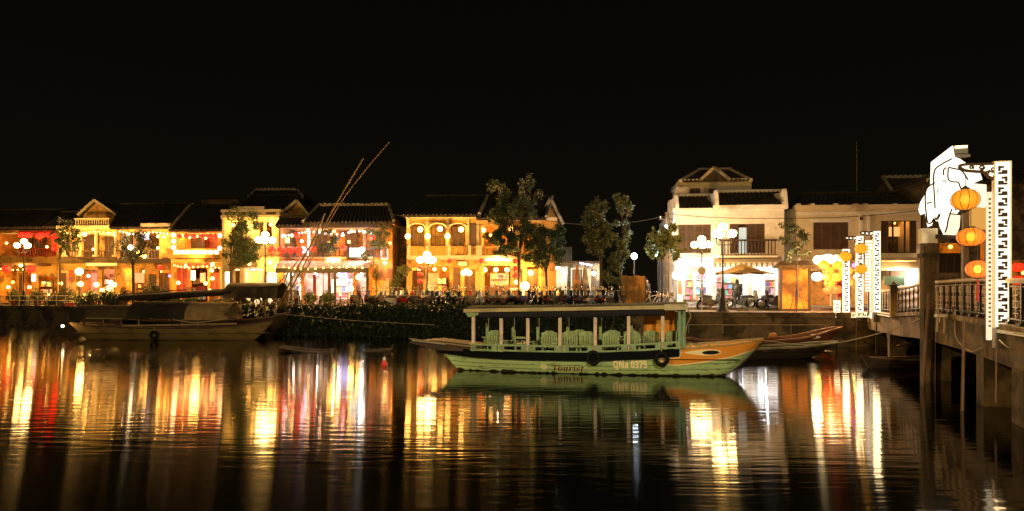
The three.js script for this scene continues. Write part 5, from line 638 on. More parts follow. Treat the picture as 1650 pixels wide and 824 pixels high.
function vault(x0, x1, y, h, w, n = 14, th = 0.03, wob = 0, tilt = 0) { // barrel canopy
  const pos = [], idx = [], r = rng(Math.round(x0 * 97 + 500)), NX = 10; for (let k = 0; k < 2; k++) for (let i = 0; i <= NX; i++) for (let j = 0; j <= n; j++) { const a = Math.PI * j / n, q = k ? 0 : th; pos.push(x0 + (x1 - x0) * i / NX, y + tilt * i / NX + Math.sin(a) * (h + q) + (j > 0 && j < n ? Math.sin(i * 1.9 + j) * wob : 0), Math.cos(a) * (w + q)); } const W = n + 1, half = (NX + 1) * W; for (let k = 0; k < 2; k++) for (let i = 0; i < NX; i++) for (let j = 0; j < n; j++) { const a = k * half + i * W + j; idx.push(a, a + 1, a + W + 1, a, a + W + 1, a + W); } for (const i of [0, NX]) for (let j = 0; j < n; j++) { const a = i * W + j; idx.push(a, a + 1, a + half + 1, a, a + half + 1, a + half); } const g = new THREE.BufferGeometry(); g.setAttribute('position', new THREE.Float32BufferAttribute(pos, 3)); g.setIndex(idx); g.computeVertexNormals(); return uvMetres(g); }
const tyreFender = (label, pos, yaw, R = 0.2) => { const t = thing('tyre_fender', label, 'tyre', pos, yaw, 'old tyres hung as boat fenders'); part(t, 'tyre', new THREE.TorusGeometry(R * 0.74, R * 0.27, 10, 26), m.tyre); part(t, 'rope', tube([[0, R * 0.7, 0], [0, R * 1.3, -0.02], [0, R * 1.9, -0.08]], 0.012, 8, 4), m.rope); };

{ // ---- the green tour boat
  const yaw = -0.218, f = frame(950, 20, yaw, 0), L = f.L, Z = 0.86;
  const boat = thing('tour_boat', 'green roofed tour boat with an orange bow and painted eye, moored in the middle', 'boat', f.o, yaw);
  const X = (px, py = 580) => L(px, py, Z)[0], Y = (px, py) => L(px, py, Z)[1];
  const xs0 = X(736, 600), xs1 = X(700, 566), xe0 = L(1158, 612, 0.2)[0], xe1 = L(1233, 547, 0.0)[0];
  const sheerPts = [[700, 560], [760, 566], [860, 569], [950, 570], [1030, 567.5], [1095, 563]].map(([x, y]) => [X(x, y), Y(x, y)]).concat([[1165, 557, 0.5], [1233, 547, 0]].map(([x, y, z]) => L(x, y, z)));
  const keel = -0.12, o = { keel, xs: (v) => xs0 + (xs1 - xs0) * Math.pow(v, 0.9), xe: (v) => xe0 + (xe1 - xe0) * Math.pow(v, 0.85), sheer: (x) => interp(sheerPts, x), beam: (t) => Z * Math.pow(clamp(t < 0.5 ? 0.55 + 0.45 * sm(0, 0.3, t) : 1), 1) * Math.sqrt(clamp(1 - Math.pow(Math.max(0, (t - 0.5) / 0.5), 2.6))), u0: xs1 - 0.1, uw: xe1 - xs1 + 0.2, v0: keel, vh: 1.4 };
  // painted livery: green planks, orange bow with a pale outline and eye, the word and the number
  const CW = 2048, CHh = 320, cv = document.createElement('canvas'); cv.width = CW; cv.height = CHh; const c = cv.getContext('2d');
  const U = (px, py, z = Z) => { const [x, y] = L(px, py, z); return [(x - o.u0) / o.uw * CW, CHh - (y - o.v0) / o.vh * CHh]; }, path = (pts, close = true) => { c.beginPath(); pts.forEach(([x, y, z], i) => { const p = U(x, y, z); i ? c.lineTo(...p) : c.moveTo(...p); }); if (close) c.closePath(); };
  const zAt = (px) => Z * Math.sqrt(clamp(1 - Math.pow(Math.max(0, (px - 966) / 267), 2.6))), B = (px, py) => [px, py, zAt(px)];
  c.fillStyle = '#a6bf86'; c.fillRect(0, 0, CW, CHh); const rr = rng(33);
  for (let k = 0; k < 900; k++) { c.fillStyle = `rgba(${rr() > 0.5 ? '150,170,120' : '70,95,62'},${0.05 + 0.1 * rr()})`; const w = 20 + rr() * 160; c.fillRect(rr() * CW, rr() * CHh, w, 1 + rr() * 4); }
  for (let k = 1; k < 6; k++) { c.strokeStyle = 'rgba(36,50,32,0.8)'; c.lineWidth = 3; c.beginPath(); for (let i = 0; i <= 60; i++) { const x = xs1 + (xe1 - xs1) * i / 60, y = keel + (o.sheer(x) - keel) * k / 6; c.lineTo((x - o.u0) / o.uw * CW, CHh - (y - o.v0) / o.vh * CHh); } c.stroke(); }
  for (let k = 0; k < 150; k++) { c.fillStyle = `rgba(58,60,38,${0.15 + 0.3 * rr()})`; c.fillRect(rr() * CW, CHh * (0.55 + 0.3 * rr()), 3 + rr() * 40, 2 + rr() * 6); } // scuffs
  { const y0 = U(900, 607)[1]; c.fillStyle = 'rgba(38,34,20,0.9)'; c.beginPath(); c.moveTo(0, CHh); for (let i = 0; i <= 120; i++) c.lineTo(i * CW / 120, y0 - 8 - rr() * 22); c.lineTo(CW, CHh); c.fill(); } // algae line
  const bow = [B(1062, 578), B(1072, 588), B(1090, 590), B(1130, 585), B(1180, 576), B(1222, 562), B(1240, 540), B(1180, 540), B(1098, 552), B(1098, 570), B(1094, 577)];
  path(bow); c.fillStyle = '#dc9134'; c.fill(); c.strokeStyle = '#f0dca0'; c.lineWidth = 9; path([B(1098, 568), B(1095, 577), B(1062, 579), B(1072, 589), B(1090, 590.5), B(1130, 586), B(1180, 576.5), B(1222, 563)], false); c.stroke();
  for (let k = 0; k < 120; k++) { const p = U(...B(1070 + rr() * 150, 556 + rr() * 30)); c.fillStyle = `rgba(170,95,30,${0.1 + 0.2 * rr()})`; c.fillRect(p[0], p[1], 20 + rr() * 60, 2); }
  const e0 = B(1102, 569), e1 = B(1163, 569), q0 = U(...e0), q1 = U(...e1); c.fillStyle = '#f0e0b0'; c.beginPath(); c.moveTo(q0[0], q0[1]); c.bezierCurveTo(q0[0] + (q1[0] - q0[0]) * 0.4, q0[1] - 26, q1[0] - 10, q1[1] - 30, q1[0], q1[1] - 4); c.bezierCurveTo(q1[0] - 20, q1[1] + 26, q0[0] + (q1[0] - q0[0]) * 0.5, q0[1] + 26, q0[0], q0[1]); c.fill();
  { const a = U(...B(1132, 570)), b = U(...B(1160, 568)); c.fillStyle = '#120d0a'; c.beginPath(); c.ellipse((a[0] + b[0]) / 2, (a[1] + b[1]) / 2, (b[0] - a[0]) / 2, 13, -0.03, 0, 7); c.fill(); }
  { const a = U(987, 595), b = U(1043, 594), h = Math.abs(U(990, 583)[1] - U(990, 595)[1]); c.fillStyle = '#f2e2b4'; c.font = `bold ${Math.round(h * 1.42)}px sans-serif`; const tx = 'QNa 0375', w = c.measureText(tx).width; c.save(); c.translate(a[0], a[1]); c.rotate(-0.02); c.scale((b[0] - a[0]) / w, 1); c.fillText(tx, 0, 0); c.strokeStyle = '#f2e2b4'; c.lineWidth = 3; c.strokeText(tx, 0, 0); c.restore(); }
  { const a = U(886, 600), b = U(938, 599), h = Math.abs(U(900, 589)[1] - U(900, 600)[1]); c.fillStyle = '#6b2a18'; c.font = `italic bold ${Math.round(h * 1.3)}px serif`; const tx = 'Tourist', w = c.measureText(tx).width; c.save(); c.translate(a[0], a[1]); c.scale((b[0] - a[0]) / w, 1); c.fillText(tx, 0, 0); c.fillRect(-w * 0.02, -h * 0.98, w * 0.3, h * 0.13); c.restore(); }
  { const a = U(874, 593), rx = Math.abs(U(868.5, 593)[0] - a[0]); c.strokeStyle = '#f2dcae'; c.lineWidth = rx * 0.36; c.beginPath(); c.ellipse(a[0], a[1], rx * 0.72, rx * 0.72, 0, 0, 7); c.stroke(); c.fillStyle = '#f2dcae'; c.fillRect(a[0] - rx * 1.1, a[1] - rx * 0.14, rx * 2.2, rx * 0.3); }
  const ht = new THREE.CanvasTexture(cv); ht.colorSpace = THREE.SRGBColorSpace; const hm = new THREE.MeshPhysicalMaterial({ roughness: 0.55, map: ht, side: THREE.DoubleSide, bumpMap: ht, bumpScale: 0.006 });
  const hull = part(boat, 'hull', hullGeo(o), hm, true); hull.userData.label = 'green planked hull lettered in cream and red, orange at the bow';
  const green = mat(0.28, 0.42, 0.2, 0.6, { k: 'wood' }), greenD = mat(0.18, 0.34, 0.2, 0.6, { k: 'wood' }), pink = mat(0.78, 0.62, 0.5, 0.7, { k: 'wood' });
  strips(boat, 'rubbing_band', o, X(700, 566), X(1095, 566), -0.2, 0.02, 0.05, mat(0.003, 0.0035, 0.005, 0.8, { spec: 0.15 })); strips(boat, 'gunwale', o, X(1095, 566), xe1 - 0.05, -0.02, 0.03, 0.015, mat(0.5, 0.28, 0.07, 0.6, { k: 'wood' })); part(boat, 'stem_post', tube([[xe0 + 0.02, keel, 0], [xe0 + (xe1 - xe0) * 0.5, 0.35, 0], [xe1 + 0.03, o.sheer(xe1) + 0.05, 0]], 0.035, 14, 6), m.woodDark);
  const dy = 0.5; part(boat, 'deck', deckGeo(o, xs1 + 0.05, xe1 - 0.7, (x) => Math.min(dy, o.sheer(x) - 0.1)), m.wood); part(boat, 'bow_deck', deckGeo(o, X(1105), xe1 - 0.1, (x) => o.sheer(x) - 0.09, 0.05), greenD);
  for (const px of [1114, 1128, 1144, 1158]) { const x = X(px); part(boat, 'cleat', box(x - 0.025, o.sheer(x) - 0.1, 0.52, x + 0.025, o.sheer(x) + 0.1, 0.57), green); }
  // side rails: sill, cap and blocks with slots between
  for (const s of [1, -1]) { const sec = [[757, 801], [801, 850], [850, 905], [905, 958], [958, 1013], [1013, 1068], [1068, 1096]]; for (const [p0, p1] of sec) { const x0 = X(p0), x1 = X(p1), y0 = o.sheer(x0), y1 = o.sheer(x1), z = s * (Z - 0.05), blk = (u, v) => poly([[x0 + (x1 - x0) * u, y0 + (y1 - y0) * u + 0.05], [x0 + (x1 - x0) * v, y0 + (y1 - y0) * v + 0.05], [x0 + (x1 - x0) * v, y0 + (y1 - y0) * v + 0.17], [x0 + (x1 - x0) * u, y0 + (y1 - y0) * u + 0.17]], 0.06, z - 0.03); part(boat, 'side_rail', [beam([x0 + 0.004, y0 + 0.035, z], [x1 - 0.004, y1 + 0.035, z], 0.07, 0.06), beam([x0 + 0.004, y0 + 0.195, z], [x1 - 0.004, y1 + 0.195, z], 0.1, 0.05), blk(0.02, 0.22), blk(0.78, 0.98)], green); } }
  // posts and roof
  const yr = (x) => interp([[750, 497], [850, 496], [950, 494.5], [1106, 490.5]].map(([p, q]) => [X(p, q), Y(p, q)]), x), yT = (x) => yr(x) - 0.1;
  for (const px of [762, 807, 850, 902, 959, 1013, 1068]) { const x = X(px); part(boat, 'post', box(x - 0.045, o.sheer(x), Z - 0.1, x + 0.045, yT(x), Z - 0.02), pink); part(boat, 'post', box(x - 0.04, o.sheer(x), -Z + 0.02, x + 0.04, yT(x), -Z + 0.1), green); }
  for (const dx of [-0.06, 0.06]) { const x = X(1099) + dx; part(boat, 'post', box(x - 0.04, o.sheer(x), Z - 0.12, x + 0.04, yT(x), Z - 0.04), greenD); part(boat, 'post', box(x - 0.04, o.sheer(x), -Z + 0.04, x + 0.04, yT(x), -Z + 0.12), greenD); }
  { const x0 = X(749), x1 = X(1107), pos = [], idx = [], NX = 24, NZ = 10; for (let k = 0; k < 2; k++) for (let i = 0; i <= NX; i++) for (let j = 0; j <= NZ; j++) { const x = x0 + (x1 - x0) * i / NX, z = (j / NZ * 2 - 1) * (Z + 0.12); pos.push(x, yr(x) - 0.03 - k * 0.07 + 0.09 * (1 - (z / (Z + 0.12)) ** 2), z); } const W = NZ + 1, hf = (NX + 1) * W; for (let k = 0; k < 2; k++) for (let i = 0; i < NX; i++) for (let j = 0; j < NZ; j++) { const a = k * hf + i * W + j; idx.push(a, a + 1, a + W + 1, a, a + W + 1, a + W); } const g = new THREE.BufferGeometry(); g.setAttribute('position', new THREE.Float32BufferAttribute(pos, 3)); g.setIndex(idx); g.computeVertexNormals(); const rf = part(boat, 'roof', uvMetres(g), mat(0.3, 0.3, 0.16, 0.75, { k: 'concrete' }));
    for (const s of [1, -1]) part(rf, 'roof_edge', beam([x0, yr(x0) - 0.07, s * (Z + 0.125)], [x1 - 0.6, yr(x1 - 0.6) - 0.07, s * (Z + 0.125)], 0.035, 0.1), mat(0.55, 0.44, 0.22, 0.7, { k: 'wood' })); part(rf, 'front_board', box(x1 - 0.01, yr(x1) - 0.16, -Z - 0.1, x1 + 0.03, yr(x1) + 0.02, Z + 0.14), mat(0.62, 0.52, 0.34, 0.7, { k: 'wood' })); part(rf, 'front_edge', beam([x1 - 0.6, yr(x1 - 0.6) - 0.07, Z + 0.13], [x1, yr(x1) - 0.07, Z + 0.13], 0.045, 0.16), mat(0.62, 0.52, 0.34, 0.7, { k: 'wood' })); part(rf, 'end_bracket', poly([[x0 + 0.02, yr(x0) - 0.12], [x0 + 0.5, yr(x0) - 0.12], [x0 + 0.46, yr(x0) - 0.18], [x0 + 0.25, yr(x0) - 0.24], [x0 + 0.12, yr(x0) - 0.26], [x0 + 0.06, yr(x0) - 0.18]], 0.06, Z - 0.02), green);
    part(rf, 'front_bracket', tube([[x1 - 0.02, yr(x1) - 0.1, Z], [x1 + 0.1, yr(x1) - 0.32, Z], [x1 + 0.02, yr(x1) - 0.52, Z], [x1 - 0.06, yr(x1) - 0.9, Z]], 0.018, 14, 5), m.woodPale);
    const pts = [], tp = []; for (let i = 0; i <= 14; i++) { const x = X(772) + (X(1072) - X(772)) * i / 14; tp.push([x, yr(x) - 0.19 + Math.sin(i * 1.3) * 0.008 - (i % 4 === 2 ? 0.012 : 0), Z + 0.02]); } const tg = tube(tp, 0.1, 70, 10), tpz = tg.attributes.position; for (let i = 0; i < tpz.count; i++) { const a = i * 12.9898; tpz.setY(i, tpz.getY(i) + Math.sin(tpz.getX(i) * 23 + tpz.getZ(i) * 60) * 0.012); tpz.setZ(i, Z + 0.02 + (tpz.getZ(i) - Z - 0.02) * 0.55); } tg.computeVertexNormals(); part(rf, 'rolled_tarpaulin', tg, mat(0.014, 0.014, 0.018, 0.85, { spec: 0.3 })); }
  // stern platform and engine shaft
  part(boat, 'stern_platform', poly([[X(652, 552), Y(652, 553)], [X(690, 549), Y(690, 549)], [X(760, 556), Y(760, 557)], [X(760, 566), Y(760, 568)], [X(700, 566), Y(700, 566)]], 1.1, -0.5), m.woodDark); part(boat, 'engine_shaft', bar([X(660, 550), Y(660, 550), 0.66], [X(715, 556), Y(715, 556), 0.66], 0.03), m.steel); part(boat, 'stern_oar', bar([X(655, 549), Y(655, 547), 0.62], [X(760, 557), Y(760, 560), 0.72], 0.022), m.woodPale);
  { const g = new THREE.PlaneGeometry(0.9, 0.85, 14, 10), p = g.attributes.position; for (let i = 0; i < p.count; i++) p.setZ(i, Math.sin(p.getX(i) * 14) * 0.05 + Math.sin(p.getY(i) * 6) * 0.02); g.computeVertexNormals(); const x = X(1062), cu = single(part(scene, 'orange_cloth', g, mat(0.62, 0.26, 0.03, 0.85)), 'orange cloth hung behind the chairs at the bow end of the tour boat', 'cloth'); const w = V(x, yr(x) - 0.62, -0.6).applyAxisAngle(V(0, 1, 0), yaw).add(f.o); cu.position.copy(w); cu.rotation.y = yaw; }
  // armchairs
  const chair = new THREE.Group(); chair.name = 'boat_chair'; { const gm = mat(0.34, 0.48, 0.2, 0.6, { k: 'wood' }); part(chair, 'seat', box(-0.22, 0.32, -0.2, 0.22, 0.355, 0.22), gm); for (const [x, z] of [[-1, 1], [1, 1], [-1, -1], [1, -1]]) part(chair, 'leg', box(x * 0.2 - 0.02, 0, z * 0.19 - 0.02, x * 0.2 + 0.02, z > 0 ? 0.5 : 0.36, z * 0.19 + 0.02), gm); part(chair, 'backrest', [box(-0.23, 0.36, -0.225, -0.18, 0.68, -0.185), box(0.18, 0.36, -0.225, 0.23, 0.68, -0.185), poly([[-0.23, 0.6], [0.23, 0.6], [0.23, 0.67], [0.15, 0.7], [0.08, 0.735], [-0.08, 0.735], [-0.15, 0.7], [-0.23, 0.67]], 0.035, -0.22)], gm); for (let k = 0; k < 5; k++) part(chair, 'back_slat', box(-0.165 + k * 0.07, 0.36, -0.212, -0.115 + k * 0.07, 0.6, -0.192), gm); for (const s of [-1, 1]) part(chair, 'armrest', box(s * 0.24 - 0.03, 0.5, -0.18, s * 0.24 + 0.03, 0.53, 0.24), gm); }
  const rowN = ['leftmost', 'second from the left', 'third from the left', 'fourth from the left', 'fifth from the left', 'sixth from the left', 'rightmost'];
  [[787, 0.45, Math.PI + 0.5], [835, 0.45, Math.PI / 2 + 0.25], [882, 0.42, Math.PI], [915, 0.42, Math.PI], [944, 0.42, Math.PI], [982, 0.42, Math.PI], [1017, 0.42, Math.PI]].forEach(([px, z, ry], i) => { const x = X(px) + 0.02, w = V(x, dy + 0.004, z).applyAxisAngle(V(0, 1, 0), yaw).add(f.o); const q = chair.clone(); q.name = numbered('boat_chair'); q.position.copy(w); q.rotation.y = yaw + ry; q.userData = { label: rowN[i] + ' green wooden armchair in the front row on the tour boat', category: 'chair', group: 'green armchairs on the tour boat' }; scene.add(q); });
  [[935, -0.42], [988, -0.42], [1018, -0.42], [1050, -0.4], [1082, -0.3]].forEach(([px, z], i) => { const [x] = L(px, 560, z), w = V(x, dy + 0.004, z).applyAxisAngle(V(0, 1, 0), yaw).add(f.o); const q = chair.clone(); q.name = numbered('boat_chair'); q.position.copy(w); q.rotation.y = yaw + (i === 4 ? Math.PI + 0.3 : Math.PI); q.userData = { label: ['leftmost', 'second from the left', 'middle', 'second from the right', 'rightmost'][i] + ' green wooden armchair in the back row on the tour boat', category: 'chair', group: 'green armchairs on the tour boat' }; scene.add(q); });
  for (const [px, py, lb] of [[956, 577, 'tyre fender beside the middle post of the tour boat'], [1066, 579, 'tyre fender over the orange bow tip of the tour boat']]) { const [x, y] = L(px, py, Z + 0.1), w = V(x, y, Z + 0.1).applyAxisAngle(V(0, 1, 0), yaw).add(f.o); tyreFender(lb, w, yaw, 0.21); }
}
// ---- plain wooden boats
function plainBoat(name, label, frm, o) { // o: stern/bow pixels, sheer pixel points, half beam, materials
  const { L } = frm, boat = thing(name, label, 'boat', frm.o, frm.yaw), Z = o.z, X = (px, py) => L(px, py, Z)[0];
  const sp = o.sheer.map(([x, y, z]) => L(x, y, z ?? Z)), xs1 = sp[0][0], xe1 = sp[sp.length - 1][0], xs0 = X(o.keelPx[0], o.wl), xe0 = L(o.keelPx[1], o.wl, Z * 0.2)[0];
  const h = { keel: -0.1, xs: (v) => xs0 + (xs1 - xs0) * v, xe: (v) => xe0 + (xe1 - xe0) * Math.pow(v, 0.85), sheer: (x) => interp(sp, x), beam: (t) => Z * Math.sqrt(clamp(1 - Math.pow(Math.abs((t - 0.45) / (t < 0.45 ? (o.sternFull ?? 0.5) : 0.55)), 2.4))), u0: 0, uw: 1, v0: 0, vh: 1 };
  const g = hullGeo(h); part(boat, 'hull', g, o.hull); strips(boat, 'gunwale', h, xs1 + 0.1, xe1 - 0.05, -0.04, 0.03, 0.03, o.rail); part(boat, 'deck', deckGeo(h, xs1 + 0.3, xe1 - 0.3, (x) => Math.min(o.deck ?? 0.3, h.sheer(x) - 0.08)), m.woodDark);
  part(boat, 'stem_post', tube([[xe0, -0.1, 0], [(xe0 + xe1) / 2, h.sheer(xe1) * 0.4, 0], [xe1 + 0.02, h.sheer(xe1) + 0.04, 0]], 0.04, 12, 6), o.rail);
  for (let k = 1; k < 6; k++) { const x = xs1 + (xe1 - xs1) * k / 6, b = h.beam(k / 6) - 0.05; part(boat, 'thwart', box(x - 0.1, h.sheer(x) - 0.12, -b, x + 0.1, h.sheer(x) - 0.08, b), m.woodDark); }
  return { boat, h, L, X, Z };
}
const hullTan = mat(0.3, 0.2, 0.065, 0.75, { k: 'wood' }), canvasTan = mat(0.1, 0.06, 0.025, 0.9, { k: 'plaster' }), canvasDark = mat(0.035, 0.023, 0.013, 0.9, { k: 'plaster' });
{ const f = frame(265, 34.6, -0.05, 0), p = plainBoat('canopy_boat', 'long tan boat with two barrel canopies, frontmost at the left', f, { z: 0.85, wl: 547, keelPx: [128, 402], sheer: [[100, 521], [150, 526], [230, 529], [330, 529], [390, 525], [441, 517, 0]], hull: hullTan, rail: mat(0.1, 0.04, 0.02, 0.7, { k: 'wood' }), deck: 0.35 }), { boat, L, X, Z } = p;
  const V2 = (x0, x1, ye, yt, mt, n, tilt = 0, w = 0.8) => { const a = X(x0, ye), c = X(x1, ye), y = L(x0, ye, Z)[1], t = L(x0, yt, 0)[1]; return part(boat, n, vault(a, c, y, t - y, w, 14, 0.03, 0.015, tilt), mt); };
  V2(110, 205, 515, 493, canvasTan, 'canopy'); V2(203, 296, 514, 487, canvasDark, 'canopy', 0, 0.83); V2(294, 366, 516, 488, mat(0.38, 0.25, 0.1, 0.9, { k: 'plaster' }), 'canopy', 0, 0.78);
  for (const px of [132, 161, 192, 290]) for (const s of [1, -1]) { const x = X(px, 516); part(boat, 'canopy_post', box(x - 0.035, p.h.sheer(x), s * 0.72 - 0.035, x + 0.035, L(px, 514, Z)[1] + 0.05, s * 0.72 + 0.035), m.wood); } part(boat, 'roof_rail', bar([X(138, 508), L(138, 513, Z)[1], 0.86], [X(195, 508), L(195, 514, Z)[1], 0.86], 0.03), m.woodPale);
  part(boat, 'side_plank', beam([X(198, 524), L(198, 525, Z)[1], 0.9], [X(380, 522), L(380, 522, Z)[1], 0.8], 0.03, 0.08), m.woodPale); part(boat, 'rear_lamp', at(new THREE.SphereGeometry(0.07, 10, 8), X(97, 526), L(97, 526, Z)[1], 0.7), glow(1, 0.75, 0.45, 9)); light(boat, [X(97, 526), L(97, 526, Z)[1], 0.7], WARM, 1.5, 0.06); part(boat, 'lamp_bracket', bar([X(97, 527), L(97, 528, Z)[1], 0.68], [X(112, 528), L(112, 528, Z)[1], 0.3], 0.02), m.iron);
  const [tx, ty] = L(248, 540, Z + 0.06); tyreFender('small tyre fender on the side of the left canopy boat', V(tx, ty, Z + 0.08).applyAxisAngle(V(0, 1, 0), f.yaw).add(f.o), f.yaw, 0.22);
  const [mx, my] = L(340, 521, 0.4); single(part(scene, 'mooring_rope', tube([L(278, 515, 0.9), L(310, 520, 0.9), L(345, 517, 0.9), L(370, 512, 0.7)].map(([x, y]) => V(x, y, 0.9).applyAxisAngle(V(0, 1, 0), f.yaw).add(f.o)), 0.02, 24, 5), m.rope), 'slack rope along the canopy of the left boat', 'rope'); }
{ const f = frame(320, 37.6, -0.06, 0), p = plainBoat('roofed_boat', 'dark boat with long tilted roof behind the tan canopy boat', f, { z: 0.8, wl: 541, keelPx: [205, 430], sheer: [[185, 515], [260, 519], [360, 518], [430, 512], [468, 503, 0]], hull: m.woodDark, rail: m.wood, deck: 0.35 }), { boat, L, X, Z } = p;
  const y0 = L(190, 486, Z)[1], y1 = L(372, 477, Z)[1], t0 = L(190, 481, 0)[1]; part(boat, 'roof', vault(X(188, 485), X(372, 478), y0, 0.3, 0.85, 12, 0.04, 0.01, y1 - y0 + 0.1), canvasDark); part(boat, 'front_canopy', vault(X(360, 480), X(446, 476), L(360, 481, Z)[1], L(400, 457, 0)[1] - L(400, 481, 0)[1], 0.85, 14, 0.03, 0.012), mat(0.13, 0.09, 0.035, 0.9, { k: 'plaster' }));
  for (const px of [200, 270, 330, 366, 425, 442]) for (const s of [1, -1]) { const x = X(px, 500); part(boat, 'roof_post', box(x - 0.035, p.h.sheer(x), s * 0.7 - 0.035, x + 0.035, y0 + 0.04, s * 0.7 + 0.035), m.wood); } part(boat, 'pale_oar', bar([X(190, 483), L(190, 482, 0)[1] + 0.25, 0.4], [X(300, 474), L(300, 474, 0)[1] + 0.25, 0.5], 0.03), m.bamboo); }
{ const f = frame(530, 27.5, 0.12, 0); plainBoat('low_dark_boat', 'low almost black rowing boat lying left of the tour boat', f, { z: 0.6, wl: 574, keelPx: [470, 606], sheer: [[440, 561], [500, 568], [560, 570], [610, 567], [634, 563, 0]], hull: mat(0.03, 0.014, 0.01, 0.8, { k: 'wood' }), rail: m.woodDark, deck: 0.12 });
  const t = thing('river_marker', 'small red and white float beside the bow of the low dark boat', 'float', P(619, 598, 22).setY(0), 0.3); part(t, 'red_base', lathe([[0, -0.08], [0.1, -0.05], [0.11, 0.04], [0.05, 0.16]], 10), mat(0.6, 0.03, 0.02, 0.5)); part(t, 'white_top', lathe([[0.05, 0.16], [0.05, 0.24], [0, 0.28]], 10), m.white); }
{ const f = frame(1240, 28.3, 0.02, 0), p = plainBoat('sampan', 'red brown sampan with painted eye, close against the right quay wall', f, { z: 0.7, wl: 562, keelPx: [1120, 1318], sheer: [[1098, 545], [1150, 551], [1220, 552], [1290, 546], [1358, 527, 0]], hull: mat(0.2, 0.06, 0.025, 0.6, { k: 'wood' }), rail: mat(0.26, 0.11, 0.03, 0.7, { k: 'wood' }), deck: 0.3 }); const { boat, L } = p; const e = (px, py, z) => { const [x, y] = L(px, py, z); return [x, y]; };
  const [ex, ey] = e(1312, 543.5, 0.5); part(boat, 'painted_eye', at(new THREE.SphereGeometry(0.2, 16, 10).scale(1.4, 0.34, 0.2), ex, ey, 0.5, 0), m.paper); part(boat, 'pupil', at(new THREE.SphereGeometry(0.1, 12, 8).scale(1.3, 0.42, 0.3), ex - 0.04, ey, 0.53), m.black); single(part(scene, 'orange_float', new THREE.SphereGeometry(0.12, 14, 10).scale(1.5, 1, 1).translate(...P(1246, 541, 28).toArray()), mat(0.4, 0.17, 0.05, 0.7)), 'orange float lying on the red brown sampan', 'float'); }
{ const f = frame(1240, 24.6, 0.03, 0); plainBoat('sampan', 'dark sampan with pale gunwale in front of the red brown one', f, { z: 0.65, wl: 579, keelPx: [1150, 1298], sheer: [[1105, 552], [1150, 560], [1220, 562], [1290, 560], [1350, 551, 0]], hull: mat(0.035, 0.022, 0.014, 0.6, { k: 'wood' }), rail: mat(0.22, 0.19, 0.08, 0.7, { k: 'wood' }), deck: 0.25 }); }
function rope(label, pts, r = 0.014) { single(part(scene, 'mooring_rope', tube(pts, r, 30, 5), m.rope), label, 'rope', 'mooring ropes'); }
rope('mooring rope from the sampan bow to the bridge', [P(1232, 549, 18.2), P(1300, 556, 20.5), P(1370, 549, 22), P(1450, 528, 21), P(1495, 508, 19)]); rope('mooring line along the dark creeper wall', [P(440, 505, 37), P(560, 516, 35.5), P(640, 521, 34.8), P(700, 524, 34)], 0.012);
// ---- bamboo poles of a lift net, leaning over the left bank
{ const d = 38.2, t = thing('lift_net_poles', 'tall leaning bamboo lift net poles between the street lamp and awning', 'fishing poles', P(458, HY, d).setY(QY)); const o = t.position, S = (l, r0, r1, k = 0) => { const pts = l.map(([x, y, dd]) => P(x, y, dd ?? d).sub(o)); const n = pts.length; part(t, 'pole', tube(pts, r0, 40, 7), m.bamboo); };
  S([[452, 497, 38], [500, 408, 37.6], [535, 340, 37.4], [585, 255, 37.2]], 0.04); S([[464, 497, 38.6], [498, 420, 38.2], [548, 328, 37.8], [590, 272, 37.6], [627, 229, 37.4]], 0.026); S([[446, 499, 37.8], [480, 430, 38], [505, 386, 38], [523, 344, 38]], 0.045); S([[414, 502, 37.4], [440, 466, 37.8], [466, 438, 38.2], [480, 420, 38.3]], 0.035); S([[444, 500, 38.4], [452, 470, 38.4], [464, 440, 38.4]], 0.035); S([[428, 472, 38.2], [450, 467, 38.2], [478, 469, 38.2]], 0.03); S([[468, 496, 38], [480, 466, 38], [492, 440, 38], [512, 396, 38]], 0.03); S([[438, 500, 38], [456, 480, 38], [480, 455, 38]], 0.025); }
{ const t = thing('mooring_rail', 'thin metal mooring rail along the right quay wall', 'rail', [0, 0, 0]), a = []; for (const px of [1110, 1165, 1220, 1275, 1330]) { const p = P(px, 524, bankD(px) - 0.35); a.push(p); part(t, 'bracket', bar(p, p.clone().add(V(0, -0.35, -0.0)), 0.018), m.steel); part(t, 'wall_plate', bar(p.clone().add(V(0, -0.35, 0)), p.clone().add(V(0.02, -0.35, -0.22)), 0.018), m.steel); } part(t, 'rail', tube(a, 0.02, 40, 6), mat(0.3, 0.22, 0.13, 0.6)); }
